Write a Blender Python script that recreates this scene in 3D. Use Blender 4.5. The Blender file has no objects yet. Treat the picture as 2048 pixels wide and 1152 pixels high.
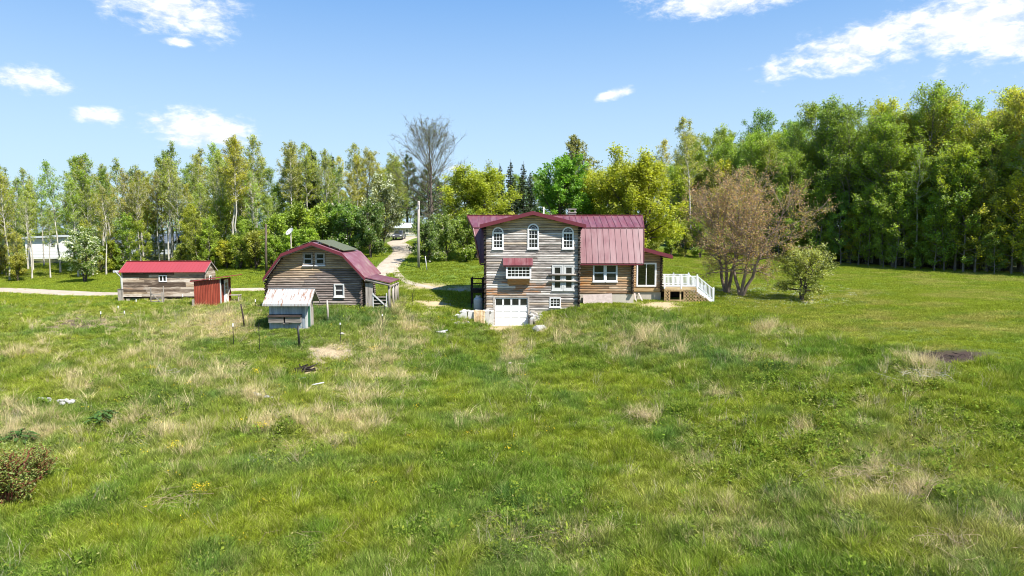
import bpy, bmesh, math, random
import numpy as np
from mathutils import Vector, Matrix

R = math.radians
SC = bpy.context.scene
COL = SC.collection

# ---------------------------------------------------------------- camera
PITCH = 4.4
CAMZ = 7.3
FPX = 2048 * 24.0 / 36.0
cam = bpy.data.cameras.new('camera')
cam.lens = 24.0
cam.sensor_width = 36.0
cam.clip_start = 0.1
cam.clip_end = 6000
camo = bpy.data.objects.new('camera', cam)
camo.location = (0, 0, CAMZ)
camo.rotation_euler = (R(90 - PITCH), 0, 0)
COL.objects.link(camo)
SC.camera = camo

# ---------------------------------------------------------------- world, sun, exposure
SUN_DIR = Vector((0.72, -0.64, 1.30)).normalized()
SUN_EL = math.asin(SUN_DIR.z)
SUN_AZ = math.atan2(SUN_DIR.x, SUN_DIR.y)
sun = bpy.data.lights.new('sun', 'SUN')
sun.energy = 4.6
sun.angle = R(0.53)
sun.color = (1.0, 0.955, 0.885)
suno = bpy.data.objects.new('sun', sun)
suno.rotation_euler = SUN_DIR.to_track_quat('Z', 'Y').to_euler()
suno.location = (40, -40, 80)
COL.objects.link(suno)

SC.view_settings.view_transform = 'Standard'
SC.view_settings.look = 'None'
SC.view_settings.exposure = 1.15
SC.view_settings.gamma = 1.0
SC.view_settings.use_curve_mapping = False
SC.cycles.max_bounces = 8
SC.cycles.diffuse_bounces = 5
SC.cycles.filter_width = 1.05
SC.cycles.transparent_max_bounces = 8


class NT:
    """small helper round a node tree"""
    def __init__(self, tree):
        self.t = tree
        self.n = tree.nodes
        self.l = tree.links

    def new(self, typ, **kw):
        n = self.n.new(typ)
        for k, v in kw.items():
            setattr(n, k, v)
        return n

    def set(self, sock, v):
        if isinstance(v, bpy.types.NodeSocket):
            self.l.new(v, sock)
        elif v is not None:
            sock.default_value = v

    def math(self, op, a, b=None, c=None, clamp=False):
        n = self.new('ShaderNodeMath', operation=op, use_clamp=clamp)
        for i, v in enumerate((a, b, c)):
            self.set(n.inputs[i], v)
        return n.outputs[0]

    def vmath(self, op, a, b=None):
        n = self.new('ShaderNodeVectorMath', operation=op)
        self.set(n.inputs[0], a)
        if b is not None:
            self.set(n.inputs[1], b)
        return n.outputs[0]

    def mix(self, f, a, b, blend='MIX'):
        n = self.new('ShaderNodeMix', data_type='RGBA', blend_type=blend)
        n.clamp_factor = True
        self.set(n.inputs[0], f)
        self.set(n.inputs[6], a)
        self.set(n.inputs[7], b)
        return n.outputs[2]

    def noise(self, vec, scale, detail=4, rough=0.55, dist=0.0):
        n = self.new('ShaderNodeTexNoise')
        if vec is not None:
            self.set(n.inputs['Vector'], vec)
        n.inputs['Scale'].default_value = scale
        n.inputs['Detail'].default_value = detail
        n.inputs['Roughness'].default_value = rough
        n.inputs['Distortion'].default_value = dist
        return n.outputs[0]

    def ramp(self, fac, stops, interp='LINEAR'):
        n = self.new('ShaderNodeValToRGB')
        n.color_ramp.interpolation = interp
        e = n.color_ramp.elements
        while len(e) < len(stops):
            e.new(0.5)
        for i, (p, c) in enumerate(stops):
            e[i].position = p
            e[i].color = (*c, 1) if len(c) == 3 else c
        self.set(n.inputs[0], fac)
        return n.outputs[0]

    def maprange(self, v, a, b, c=0.0, d=1.0, smooth=True):
        n = self.new('ShaderNodeMapRange')
        n.interpolation_type = 'SMOOTHSTEP' if smooth else 'LINEAR'
        self.set(n.inputs[0], v)
        for i, x in enumerate((a, b, c, d)):
            n.inputs[i + 1].default_value = x
        return n.outputs[0]


world = bpy.data.worlds.new('World')
SC.world = world
world.use_nodes = True
w = NT(world.node_tree)
w.n.clear()
sky = w.new('ShaderNodeTexSky', sky_type='NISHITA')
sky.sun_disc = False
sky.sun_elevation = SUN_EL
sky.sun_rotation = SUN_AZ
sky.altitude = 200
sky.air_density = 1.0
sky.dust_density = 0.35
sky.ozone_density = 1.6
tc = w.new('ShaderNodeTexCoord')
sep = w.new('ShaderNodeSeparateXYZ')
w.l.new(tc.outputs['Generated'], sep.inputs[0])
dx, dy, dz = sep.outputs
# clouds: scattered fair-weather puffs; coordinates are azimuth / elevation in degrees
az = w.math('MULTIPLY', w.math('ARCTAN2', dx, dy), 57.29578)
el = w.math('MULTIPLY', w.math('ARCSINE', dz), 57.29578)
cmb = w.new('ShaderNodeCombineXYZ')
w.set(cmb.inputs[0], w.math('MULTIPLY', az, 0.5))
w.set(cmb.inputs[1], el)
wn = w.noise(cmb.outputs[0], 0.55, 8, 0.64, 0.35)
wn2 = w.noise(cmb.outputs[0], 0.16, 4, 0.6, 0.4)


def px_dir(u, v):
    x = (u - 1024) / FPX
    yv = (576 - v) / FPX
    p = R(PITCH)
    d = Vector((x, math.cos(p) + yv * math.sin(p), -math.sin(p) + yv * math.cos(p))).normalized()
    return math.degrees(math.atan2(d.x, d.y)), math.degrees(math.asin(d.z))


# az, el, half-width, half-height, tilt(deg), strength
CLOUDS = [(*px_dir(335, 8), 5.2, 2.2, -8, 1.0), (*px_dir(355, 84), 2.8, 0.7, 0, 0.5),
          (*px_dir(62, 160), 2.6, 1.1, -4, 0.9), (*px_dir(200, 231), 2.2, 0.62, 2, 0.9),
          (*px_dir(392, 258), 4.2, 1.35, -2, 1.1), (*px_dir(1222, 190), 2.9, 0.62, 16, 0.75),
          (*px_dir(1415, 6), 7.0, 1.3, -2, 0.9), (*px_dir(1730, 82), 6.5, 1.5, 14, 1.15),
          (*px_dir(1950, 45), 5.5, 2.6, 6, 1.2), (*px_dir(2060, 75), 4.5, 2.0, 0, 1.1),
          (*px_dir(915, 338), 1.3, 0.5, 0, 0.8), (*px_dir(1900, 335), 7, 2.2, 0, 0.9),
          (55, 16, 8, 3, 0, 1), (70, 10, 6, 1.6, 0, 1), (-52, 14, 7, 2, 0, 1), (-75, 20, 9, 3, 0, 1), (-100, 12, 8, 2, 0, 1),
          (95, 24, 10, 3, 0, 1), (125, 14, 8, 2, 0, 1), (160, 30, 10, 4, 0, 1), (-140, 22, 10, 3, 0, 1), (-170, 12, 9, 2, 0, 1),
          (20, 40, 9, 4, 0, .9), (-30, 48, 10, 4, 0, .9)]
cv = w.new('ShaderNodeCombineXYZ')
w.set(cv.inputs[0], az)
w.set(cv.inputs[1], el)
dens = None
for (ca, ce, hw, hh, tilt, st) in CLOUDS:
    mp = w.new('ShaderNodeMapping', vector_type='TEXTURE')
    w.set(mp.inputs['Vector'], cv.outputs[0])
    mp.inputs['Location'].default_value = (ca, ce, 0)
    mp.inputs['Rotation'].default_value = (0, 0, R(tilt))
    mp.inputs['Scale'].default_value = (hw * st, hh * st, 1)
    ln = w.new('ShaderNodeVectorMath', operation='LENGTH')
    w.set(ln.inputs[0], mp.outputs[0])
    m = ln.outputs['Value']
    dens = m if dens is None else w.math('MINIMUM', dens, m)
dens = w.math('SUBTRACT', 1.0, dens)
edge = w.math('ADD', dens, w.math('MULTIPLY', w.math('SUBTRACT', wn, 0.5), 2.1))
edge = w.math('ADD', edge, w.math('MULTIPLY', w.math('SUBTRACT', wn2, 0.5), 0.8))
wn3 = w.noise(cmb.outputs[0], 1.3, 6, 0.62, 0.3)
edge = w.math('ADD', edge, w.math('MULTIPLY', w.math('SUBTRACT', wn3, 0.5), 1.5))
cl = w.maprange(edge, -0.12, 0.9)
cl = w.math('MULTIPLY', cl, w.maprange(dens, -0.55, 0.15))
skyc = w.mix(0.72, sky.outputs[0], (0.9, 2.75, 6.3, 1))
skyc = w.mix(w.maprange(el, -2.0, 25.0, 0.86, 0.0), skyc, (4.8, 6.3, 7.3, 1))
cc = w.mix(cl, skyc, w.mix(w.maprange(wn3, .35, .65), (5.9, 6.3, 7.0, 1), (8.2, 8.2, 8.3, 1)))
bg = w.new('ShaderNodeBackground')
bg.inputs['Strength'].default_value = 0.07
w.set(bg.inputs['Color'], cc)
wo = w.new('ShaderNodeOutputWorld')
w.l.new(bg.outputs[0], wo.inputs[0])

# ---------------------------------------------------------------- maths: pixel <-> place, noise, terrain
_cp, _sp = math.cos(R(PITCH)), math.sin(R(PITCH))


def at(u, v, Y):
    """the point that stands Y metres out on the line of sight through photo pixel (u, v)"""
    x = (u - 1024) / FPX
    yv = (576 - v) / FPX
    t = Y / (_cp + yv * _sp)
    return Vector((x * t, Y, CAMZ + t * (-_sp + yv * _cp)))


def project(x, y, z):
    dzz = z - CAMZ
    f = np.maximum(y * _cp - dzz * _sp, 0.01)
    up = y * _sp + dzz * _cp
    return 1024 + FPX * x / f, 576 - FPX * up / f


def _hash(ix, iy, seed):
    h = (ix.astype(np.int64) * 374761393 + iy.astype(np.int64) * 668265263 + seed * 1442695041) & 0x7fffffff
    h = ((h ^ (h >> 13)) * 1274126177) & 0x7fffffff
    return ((h ^ (h >> 16)) & 0xffff) / 65535.0


def vnoise(x, y, seed=0):
    x = np.asarray(x, float)
    y = np.asarray(y, float)
    ix, iy = np.floor(x), np.floor(y)
    fx, fy = x - ix, y - iy
    fx = fx * fx * (3 - 2 * fx)
    fy = fy * fy * (3 - 2 * fy)
    a = _hash(ix, iy, seed)
    b = _hash(ix + 1, iy, seed)
    c = _hash(ix, iy + 1, seed)
    d = _hash(ix + 1, iy + 1, seed)
    return (a * (1 - fx) + b * fx) * (1 - fy) + (c * (1 - fx) + d * fx) * fy


def fbm(x, y, seed=0, oct=4):
    s, a, n = 0.0, 0.5, 0.0
    for i in range(oct):
        s = s + a * vnoise(np.asarray(x) * 2 ** i + 17.3 * i, np.asarray(y) * 2 ** i - 9.1 * i, seed + i)
        n += a
        a *= 0.5
    return s / n


TERR_PX = [  # photo pixel and distance
    (2048, 1152, 17), (2048, 850, 26), (2048, 720, 34), (2000, 620, 49), (2000, 555, 80),
    (1600, 1152, 18.5), (1600, 850, 29), (1600, 700, 41), (1600, 620, 54), (1600, 570, 70), (1620, 532, 96),
    (1200, 1152, 20), (1200, 850, 32), (1200, 740, 41), (1200, 660, 49), (1200, 622, 54),
    (1120, 619, 55.1), (1092, 630, 54.2), (1150, 617, 55.2), (1380, 604, 57.5), (1290, 604, 58), (1460, 590, 62), (1400, 640, 51),
    (1020, 690, 50), (1075, 662, 52.5), (1020, 760, 40), (1020, 860, 31), (900, 645, 53.5), (880, 612, 58), (900, 575, 66), (900, 532, 78), (900, 515, 86),
    (800, 520, 80), (812, 492, 102), (800, 480, 118), (820, 470, 128),
    (0, 577, 82), (240, 589, 72), (330, 600, 62), (100, 560, 95), (85, 512, 122), (500, 575, 72), (520, 552, 85), (640, 572, 72),
    (530, 617, 53.5), (640, 617, 53.5), (730, 617, 53.5), (790, 600, 57), (780, 630, 52),
    (100, 640, 52), (200, 700, 44), (50, 760, 38), (0, 850, 32), (0, 1152, 20), (300, 850, 31.5), (500, 1152, 20), (760, 1152, 20),
    (600, 740, 40.5), (580, 662, 47.5), (420, 612, 58), (400, 650, 50), (0, 620, 62), (760, 700, 45), (800, 860, 31)]
_tp = [tuple(at(*p)) for p in TERR_PX]
_tp += [(-150, 60, 0), (-150, 200, 6), (0, 220, 12), (130, 200, 9), (140, 80, 3), (120, 20, 0), (-100, 10, -4), (-40, -30, -6), (40, -30, -5), (0, 0, -4.6), (60, 10, -0.6)]
_tp = np.array(_tp)
_C = 5.0


def _phi(dx, dy):
    return np.sqrt(dx * dx + dy * dy + _C * _C)


_A = _phi(_tp[:, None, 0] - _tp[None, :, 0], _tp[:, None, 1] - _tp[None, :, 1]) - 0.35 * np.eye(len(_tp))
_mean = _tp[:, 2].mean()
_W = np.linalg.solve(_A, _tp[:, 2] - _mean)


def sstep(x, a, b):
    t = np.clip((x - a) / (b - a), 0, 1)
    return t * t * (3 - 2 * t)


def gz(x, y, bumps=True):
    x = np.asarray(x, float)
    y = np.asarray(y, float)
    sh = x.shape
    xf, yf = x.ravel(), y.ravel()
    cx = np.clip(xf, -150, 150)
    cy = np.clip(yf, -30, 220)
    z = np.full(xf.shape, _mean)
    for i in range(len(_tp)):
        z += _W[i] * _phi(cx - _tp[i, 0], cy - _tp[i, 1])
    far = sstep(np.hypot(xf, yf - 60), 160, 420)
    z = z * (1 - far) + far * 9.0
    if bumps:
        near = (1 - sstep(yf, 46, 62)) * (.35 + .65 * (1 - sstep(yf, 30, 60) * sstep(xf, 12, 24))) * (1 - .8 * sstep(yf, 42, 46) * sstep(-xf, 6, 10))
        z += near * (0.75 * (fbm(xf * 0.17, yf * 0.17, 5, 3) - 0.5) + 0.34 * (fbm(xf * 0.8, yf * 0.8, 9, 2) - 0.5))
    # the drive-in cut before the garage
    g = (1 - sstep(np.abs(xf + 0.1), 1.7, 2.6)) * sstep(yf, 51.0, 54.2) * (1 - sstep(yf, 58, 58.6))
    z = z * (1 - g) + g * np.minimum(z, -0.04)
    # levelled spot under the coop
    g = 1 - sstep(np.hypot(xf + 15.85, (yf - 48.7) * 1.1), 1.7, 3.2)
    z = z * (1 - g) + g * np.minimum(z, 0.60)
    return z.reshape(sh)


def gz1(x, y):
    return float(gz(np.array([x]), np.array([y]))[0])


def hit(u, v):
    """where the line of sight through photo pixel (u, v) meets the ground"""
    ys = np.linspace(14, 130, 1200)
    x = (u - 1024) / FPX
    yv = (576 - v) / FPX
    t = ys / (_cp + yv * _sp)
    px, pz = x * t, CAMZ + t * (-_sp + yv * _cp)
    g = gz(px, ys)
    k = np.argmax(pz < g)
    if not (pz < g).any():
        k = len(ys) - 1
    return Vector((px[k], ys[k], g[k]))


def ell(u, v, lst):
    m = np.zeros_like(u)
    for (cu, cv, ru, rv, s) in lst:
        d = ((u - cu) / ru) ** 2 + ((v - cv) / rv) ** 2
        m = np.maximum(m, s * np.exp(-d * 0.9))
    return m


STRAW = [(425, 650, 75, 28, .95), (350, 668, 55, 34, .8), (300, 720, 90, 26, .45), (160, 765, 60, 30, .5), (90, 880, 60, 36, .8),
         (20, 860, 40, 60, .6), (420, 745, 80, 30, .55), (520, 790, 50, 22, .75), (640, 850, 70, 36, .75), (700, 850, 70, 24, .7),
         (560, 862, 50, 20, .8), (740, 740, 60, 60, .6), (810, 660, 40, 40, .65), (765, 705, 30, 40, .6), (1028, 690, 22, 50, .8),
         (1285, 688, 75, 26, .65), (1130, 665, 60, 24, .45), (1540, 662, 26, 14, .95), (1440, 622, 22, 16, .6), (1800, 970, 130, 95, .8),
         (1950, 1085, 110, 70, .75), (1480, 1040, 140, 60, .4), (1720, 660, 100, 14, .55), (1850, 650, 120, 20, .45),
         (1100, 1090, 170, 50, .35), (330, 880, 110, 60, .4), (1285, 835, 24, 18, .95), (1840, 745, 40, 40, .6), (560, 905, 60, 40, .3),
         (200, 640, 120, 14, .3), (1600, 860, 14, 18, .8), (960, 840, 30, 20, .3), (60, 700, 80, 30, .35), (1300, 1000, 60, 40, .35), (1400, 920, 60, 30, .35),
         (1500, 720, 40, 10, .4), (1640, 735, 26, 8, .7), (1560, 722, 20, 6, .7), (1455, 790, 30, 8, .6), (660, 790, 40, 14, .5)]
DIRT = [(150, 648, 110, 18, .8), (230, 628, 60, 10, .6), (868, 606, 46, 10, 1.0), (850, 573, 55, 7, 1.0), (925, 578, 40, 6, .9), (1320, 611, 60, 9, 1.1),
        (659, 708, 48, 13, 1.25), (840, 640, 18, 26, .5), (1000, 657, 40, 6, 1.1), (860, 625, 30, 8, .6), (1455, 583, 16, 5, .9), (1482, 590, 22, 5, .9),
        (330, 602, 80, 6, .8), (720, 845, 20, 8, .9), (1610, 603, 24, 6, .8), (615, 743, 38, 10, 1.2), (870, 590, 50, 6, .5)]
ASH = [(1905, 713, 95, 15.5, 1.6)]
DARK_SOIL = [(150, 648, 100, 14, 1.0), (230, 630, 60, 10, .8)]  # patches of naturally dark bare soil in the left field
LUSH = [(640, 640, 130, 36, .9), (1000, 770, 70, 30, .7), (330, 800, 110, 45, .7), (1300, 650, 130, 22, .6), (1390, 700, 110, 40, .5), (600, 690, 90, 14, .7),
        (200, 1020, 60, 30, .4), (480, 940, 110, 30, .5), (900, 730, 50, 20, .5), (820, 820, 60, 30, .4), (1500, 760, 60, 30, .5), (940, 1010, 90, 40, .4)]
BRAMBLE = [(1620, 790, 110, 34, .9), (1560, 900, 140, 60, .8), (1850, 760, 90, 34, .7), (1900, 880, 110, 60, .6), (1050, 1060, 120, 50, .5), (560, 870, 60, 30, .4), (270, 830, 80, 40, .5)]


def zones(x, y, z=None):
    if z is None:
        z = gz(x, y)
    u, v = project(x, y, z)
    wob = 26 * (fbm(x * 0.6, y * 0.6, 31, 3) - 0.5)
    uu, vv = u + wob * 1.6, v + wob * 0.7
    lawn_edge = np.interp(u, [800, 960, 1330, 1480, 1640, 1800, 2048], [640, 612, 613, 640, 668, 692, 735])
    lawn = sstep(lawn_edge - vv, -14, 12) * sstep(u, 790, 830)
    behind = sstep(y, 62, 70)
    lawn = np.maximum(lawn, behind)
    d = dict(u=u, v=v)
    d['straw'] = np.clip(ell(uu, vv, STRAW) * (0.35 + 1.3 * fbm(x * 1.1, y * 1.1, 41, 3)), 0, 1)
    d['dirt'] = np.clip(ell(u + wob * .6, v + wob * .25, DIRT) * 1.25 - 0.15, 0, 1)
    d['ash'] = np.clip(ell(u + wob * .7, v + wob * .2, ASH) * 1.3 - 0.45, 0, 1)
    d['soil'] = np.clip(ell(uu, vv, DARK_SOIL), 0, 1) * sstep(fbm(x * 0.5, y * 0.5, 77, 3), .35, .6)
    d['lush'] = np.clip(ell(uu, vv, LUSH), 0, 1)
    d['bramble'] = np.clip(ell(uu, vv, BRAMBLE) * (0.3 + 1.4 * fbm(x * .8, y * .8, 61, 3)), 0, 1)
    d['lawn'] = lawn
    d['field'] = sstep(-x, 12, 18) * sstep(y, 40, 48) * (1 - behind)
    return d


# ---------------------------------------------------------------- materials
MATS = {}


def mat(name, fn=None, **kw):
    if name in MATS:
        return MATS[name]
    m = bpy.data.materials.new(name)
    m.use_nodes = True
    t = NT(m.node_tree)
    t.n.clear()
    out = t.new('ShaderNodeOutputMaterial')
    fn(t, out, **kw)
    MATS[name] = m
    return m


def principled(t, out, col, rough=0.7, spec=0.3, metal=0.0, bump=None, bstr=0.3, bdist=0.02):
    p = t.new('ShaderNodeBsdfPrincipled')
    t.set(p.inputs['Base Color'], col if isinstance(col, bpy.types.NodeSocket) else (*col[:3], 1))
    t.set(p.inputs['Roughness'], rough)
    t.set(p.inputs['Specular IOR Level'], spec)
    t.set(p.inputs['Metallic'], metal)
    if bump is not None:
        b = t.new('ShaderNodeBump')
        b.inputs['Strength'].default_value = bstr
        b.inputs['Distance'].default_value = bdist
        t.set(b.inputs['Height'], bump)
        t.l.new(b.outputs[0], p.inputs['Normal'])
    t.l.new(p.outputs[0], out.inputs[0])
    return p


def pos(t):
    return t.new('ShaderNodeNewGeometry').outputs['Position']


def scaled(t, vec, s):
    return t.vmath('MULTIPLY', vec, s)


def m_plain(name, col, rough=0.6, spec=0.3, var=0.18, scale=3.0, metal=0.0):
    """painted / plain surface with light soiling"""
    def f(t, out):
        n = t.noise(pos(t), scale, 6, 0.65)
        oi = t.new('ShaderNodeObjectInfo')
        k = t.math('ADD', t.math('MULTIPLY', n, 2 * var), t.math('MULTIPLY', oi.outputs['Random'], var * 0.5))
        k = t.math('ADD', k, 1 - 1.25 * var)
        c = t.mix(1.0, (*col, 1), t.combine(k) if hasattr(t, 'combine') else k, 'MULTIPLY')
        principled(t, out, c, rough, spec, metal, bump=n, bstr=0.08)
    return mat(name, f)


def m_wood(name, dark, mid, pale, axis='x', stain=None, rough=0.85, fresh=True, sc=1.0, lo=.30, hi=.68, rnd=.16):
    """weathered wood, grain along one axis; the object's own colour (alpha 0..1 kept apart) shifts it to fresh honey wood"""
    def f(t, out):
        oi = t.new('ShaderNodeObjectInfo')
        off = t.new('ShaderNodeCombineXYZ')
        for i in range(3):
            t.set(off.inputs[i], t.math('MULTIPLY', oi.outputs['Random'], 37.0 + 11 * i))
        P = t.vmath('ADD', pos(t), off.outputs[0])
        s1 = dict(x=(0.9, 0.9, 9), y=(0.9, 0.9, 9), z=(9, 9, 0.7))[axis]
        s2 = dict(x=(3, 3, 42), y=(3, 3, 42), z=(40, 40, 2.2))[axis]
        n1 = t.noise(scaled(t, P, s1), 1.0 * sc, 5, 0.62)
        n2 = t.noise(scaled(t, P, s2), 1.0 * sc, 4, 0.6)
        n3 = t.noise(pos(t), 0.35, 3, 0.5)
        k = t.math('ADD', t.math('MULTIPLY', n1, 0.62), t.math('MULTIPLY', n2, 0.30))
        k = t.math('ADD', k, t.math('MULTIPLY', t.math('SUBTRACT', n3, 0.5), 0.25))
        k = t.math('ADD', k, t.math('MULTIPLY', t.math('SUBTRACT', oi.outputs['Random'], 0.5), rnd))
        c = t.ramp(k, [(lo, dark), ((lo + hi) / 2, mid), (hi, pale)])
        if fresh:
            h = t.ramp(t.math('ADD', t.math('MULTIPLY', n2, .6), t.math('MULTIPLY', n1, .4)), [(.3, (.34, .21, .095)), (.6, (.60, .43, .235))])
            s = t.new('ShaderNodeSeparateColor')
            t.l.new(oi.outputs['Color'], s.inputs[0])
            # red channel of the object's colour = share of fresh wood, green = share of orange stain
            fm = t.math('MULTIPLY', s.outputs[0], t.maprange(n1, .36, .58, 0.45, 1.0))
            c = t.mix(fm, c, h)
            c = t.mix(t.math('MULTIPLY', s.outputs[1], t.maprange(n1, .42, .58)), c, (.30, .125, .035, 1))
            c = t.mix(t.math('MULTIPLY', s.outputs[2], t.maprange(n1, .35, .6, .4, 1)), c, (.085, .06, .048, 1))
        principled(t, out, c, rough, 0.15, 0, bump=t.math('ADD', n2, n1), bstr=0.45, bdist=0.012)
    return mat(name, f)


def _cmb(self, k):
    c = self.new('ShaderNodeCombineColor')
    for i in range(3):
        self.set(c.inputs[i], k)
    return c.outputs[0]


NT.combine = _cmb

LOG = m_wood('weathered_log', (.12, .102, .09), (.36, .325, .295), (.62, .575, .525), lo=.32, hi=.62, rnd=.24)
LOGB = m_wood('barn_log', (.08, .062, .054), (.21, .170, .150), (.46, .40, .355), lo=.32, hi=.68)
LOGEND = m_wood('shaded_end_grain', (.012, .008, .006), (.04, .028, .02), (.11, .085, .065), fresh=False)  # dark end grain, with the shadow on the log ends put into the colour
LOGORANGE = m_wood('orange_log', (.11, .07, .048), (.31, .21, .13), (.54, .45, .35), lo=.30, hi=.64)
PLANK = m_wood('weathered_plank', (.085, .06, .043), (.34, .265, .20), (.74, .66, .56), lo=.33, hi=.63, rnd=.30)
GREYWOOD = m_wood('grey_board_upright', (.15, .13, .11), (.34, .30, .26), (.55, .50, .44), axis='z', fresh=False)
GREYWOODX = m_wood('grey_board_level', (.13, .11, .095), (.33, .29, .25), (.55, .50, .45), axis='x', fresh=False)
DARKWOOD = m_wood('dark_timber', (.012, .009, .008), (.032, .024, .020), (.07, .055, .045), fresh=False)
NEWWOOD = m_wood('raw_lumber', (.26, .165, .075), (.42, .30, .16), (.58, .45, .27), fresh=False)
COOPWOOD = m_wood('blue_grey_board', (.17, .20, .23), (.30, .35, .40), (.45, .50, .54), axis='z', fresh=False)
WHITE = m_plain('white_vinyl', (.80, .80, .79), 0.5, 0.35, 0.05, 2.0)
WHITE2 = m_plain('weathered_white_paint', (.50, .50, .48), 0.7, 0.2, 0.2, 8.0)
CREAM = m_plain('cream_siding', (.62, .56, .46), 0.7, 0.2, 0.1, 2)
CONC = m_plain('concrete', (.42, .375, .31), 0.9, 0.15, 0.22, 2.4)
PALECONC = m_plain('pale_concrete', (.48, .465, .43), 0.9, 0.15, 0.25, 3.0)
STONE = m_plain('field_stone', (.27, .245, .21), 0.9, 0.15, 0.35, 4.0)
WHITESTONE = m_plain('white_stone', (.36, .35, .33), 0.9, 0.15, 0.25, 4.0)
BLACK = m_plain('black_metal', (.012, .012, .012), 0.5, 0.4, 0.1)
GREYMETAL = m_plain('grey_metal', (.30, .31, .32), 0.45, 0.5, 0.1, 3, 0.3)
BLUEROOF = m_plain('pale_grey_roof', (.50, .54, .58), 0.5, 0.3, 0.1, 1)
GREEN = m_plain('green_door_paint', (.035, .12, .065), 0.6, 0.3, 0.2, 5)
REDROOF = m_plain('bright_red_metal', (.28, .040, .046), 0.5, 0.45, 0.07, 1.2)
MAROONTRIM = m_plain('maroon_trim', (.13, .022, .032), 0.45, 0.4, 0.08, 1.2)
DARKCORE = m_plain('dark_chinking', (.035, .027, .022), 0.95, 0.05, 0.2)
DARKIN = m_plain('dark_interior', (.012, .011, .010), 0.95, 0.05, 0.2)
PINK = m_plain('weathered_sheet', (.36, .30, .27), 0.85, 0.15, 0.45, 4)
BARK = m_wood('brown_bark', (.05, .038, .028), (.12, .095, .072), (.24, .20, .16), axis='z', fresh=False)


def _maroon(t, out):
    P = pos(t)
    n = t.noise(scaled(t, P, (1.0, 1.0, 0.5)), 1.3, 5, 0.6)
    oi = t.new('ShaderNodeObjectInfo')
    k = t.math('ADD', t.math('MULTIPLY', n, 0.5), t.math('MULTIPLY', oi.outputs['Random'], 0.28))
    c = t.ramp(k, [(.15, (.118, .026, .034)), (.75, (.185, .060, .070))])
    n2 = t.noise(scaled(t, P, (3.2, .5, .35)), 1.0, 5, .6)
    c = t.mix(t.maprange(n2, .40, .70, 0, .50), c, (.225, .135, .138, 1))
    principled(t, out, c, t.maprange(n, .3, .7, .34, .5), 0.5)


MAROON = mat('maroon_metal_roof', _maroon)


def _barnroof(t, out):
    P = pos(t)
    n = t.noise(scaled(t, P, (1.4, 1.4, 1.4)), 1.0, 6, 0.7, 0.5)
    c = t.ramp(n, [(.35, (.17, .042, .058)), (.54, (.24, .10, .125)), (.66, (.30, .22, .185))])
    principled(t, out, c, 0.36, 0.5)


BARNROOF = mat('faded_maroon_roof', _barnroof)


def _rust(t, out):
    P = pos(t)
    n = t.noise(scaled(t, P, (3.4, .5, .35)), 1.3, 6, 0.7, .3)
    n2 = t.noise(scaled(t, P, (11, 1.5, 1.5)), 1.0, 5, .6)
    k = t.math('ADD', t.math('MULTIPLY', n, .7), t.math('MULTIPLY', n2, .35))
    c = t.ramp(k, [(.30, (.44, .45, .46)), (.545, (.38, .375, .365)), (.60, (.25, .15, .10)), (.68, (.14, .05, .025))])
    principled(t, out, c, 0.6, 0.3)


RUSTROOF = mat('rusty_tin_roof', _rust)


def _redmetal(t, out):
    P = pos(t)
    n = t.noise(scaled(t, P, (3, 3, .5)), 1.3, 5, .6)
    n2 = t.noise(scaled(t, P, (1, 1, 2.5)), 2.3, 5, .7)
    c = t.ramp(n, [(.3, (.20, .036, .022)), (.6, (.31, .066, .038)), (.8, (.40, .13, .075))])
    c = t.mix(t.maprange(n2, .62, .75, 0, .5), c, (.30, .16, .10, 1))
    principled(t, out, c, 0.55, 0.3)


REDMETAL = mat('faded_red_corrugated', _redmetal)


def _glass(t, out):
    p = t.new('ShaderNodeBsdfPrincipled')
    n = t.noise(pos(t), 1.2, 3, .5)
    t.set(p.inputs['Base Color'], t.ramp(n, [(.35, (.010, .011, .011)), (.7, (.035, .036, .034))]))
    p.inputs['Roughness'].default_value = 0.04
    p.inputs['Specular IOR Level'].default_value = 0.5
    t.l.new(p.outputs[0], out.inputs[0])


GLASS = mat('window_glass', _glass)


def _clear(t, out):
    tr = t.new('ShaderNodeBsdfTransparent')
    tr.inputs[0].default_value = (.80, .84, .82, 1)
    gl = t.new('ShaderNodeBsdfGlossy')
    gl.inputs['Roughness'].default_value = 0.03
    fr = t.new('ShaderNodeFresnel')
    fr.inputs[0].default_value = 1.6
    mx = t.new('ShaderNodeMixShader')
    t.l.new(fr.outputs[0], mx.inputs[0])
    t.l.new(tr.outputs[0], mx.inputs[1])
    t.l.new(gl.outputs[0], mx.inputs[2])
    t.l.new(mx.outputs[0], out.inputs[0])


CLEAR = mat('clear_glass', _clear)


def _solar(t, out):
    principled(t, out, (.105, .11, .055), 0.5, 0.4)  # olive reflection on the panels is put into their base colour


SOLAR = mat('solar_glass', _solar)

# ---------------------------------------------------------------- mesh builders


def world_origin(o):
    v = Vector((0, 0, 0))
    while o is not None:
        v += o.location
        o = o.parent
    return v


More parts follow.
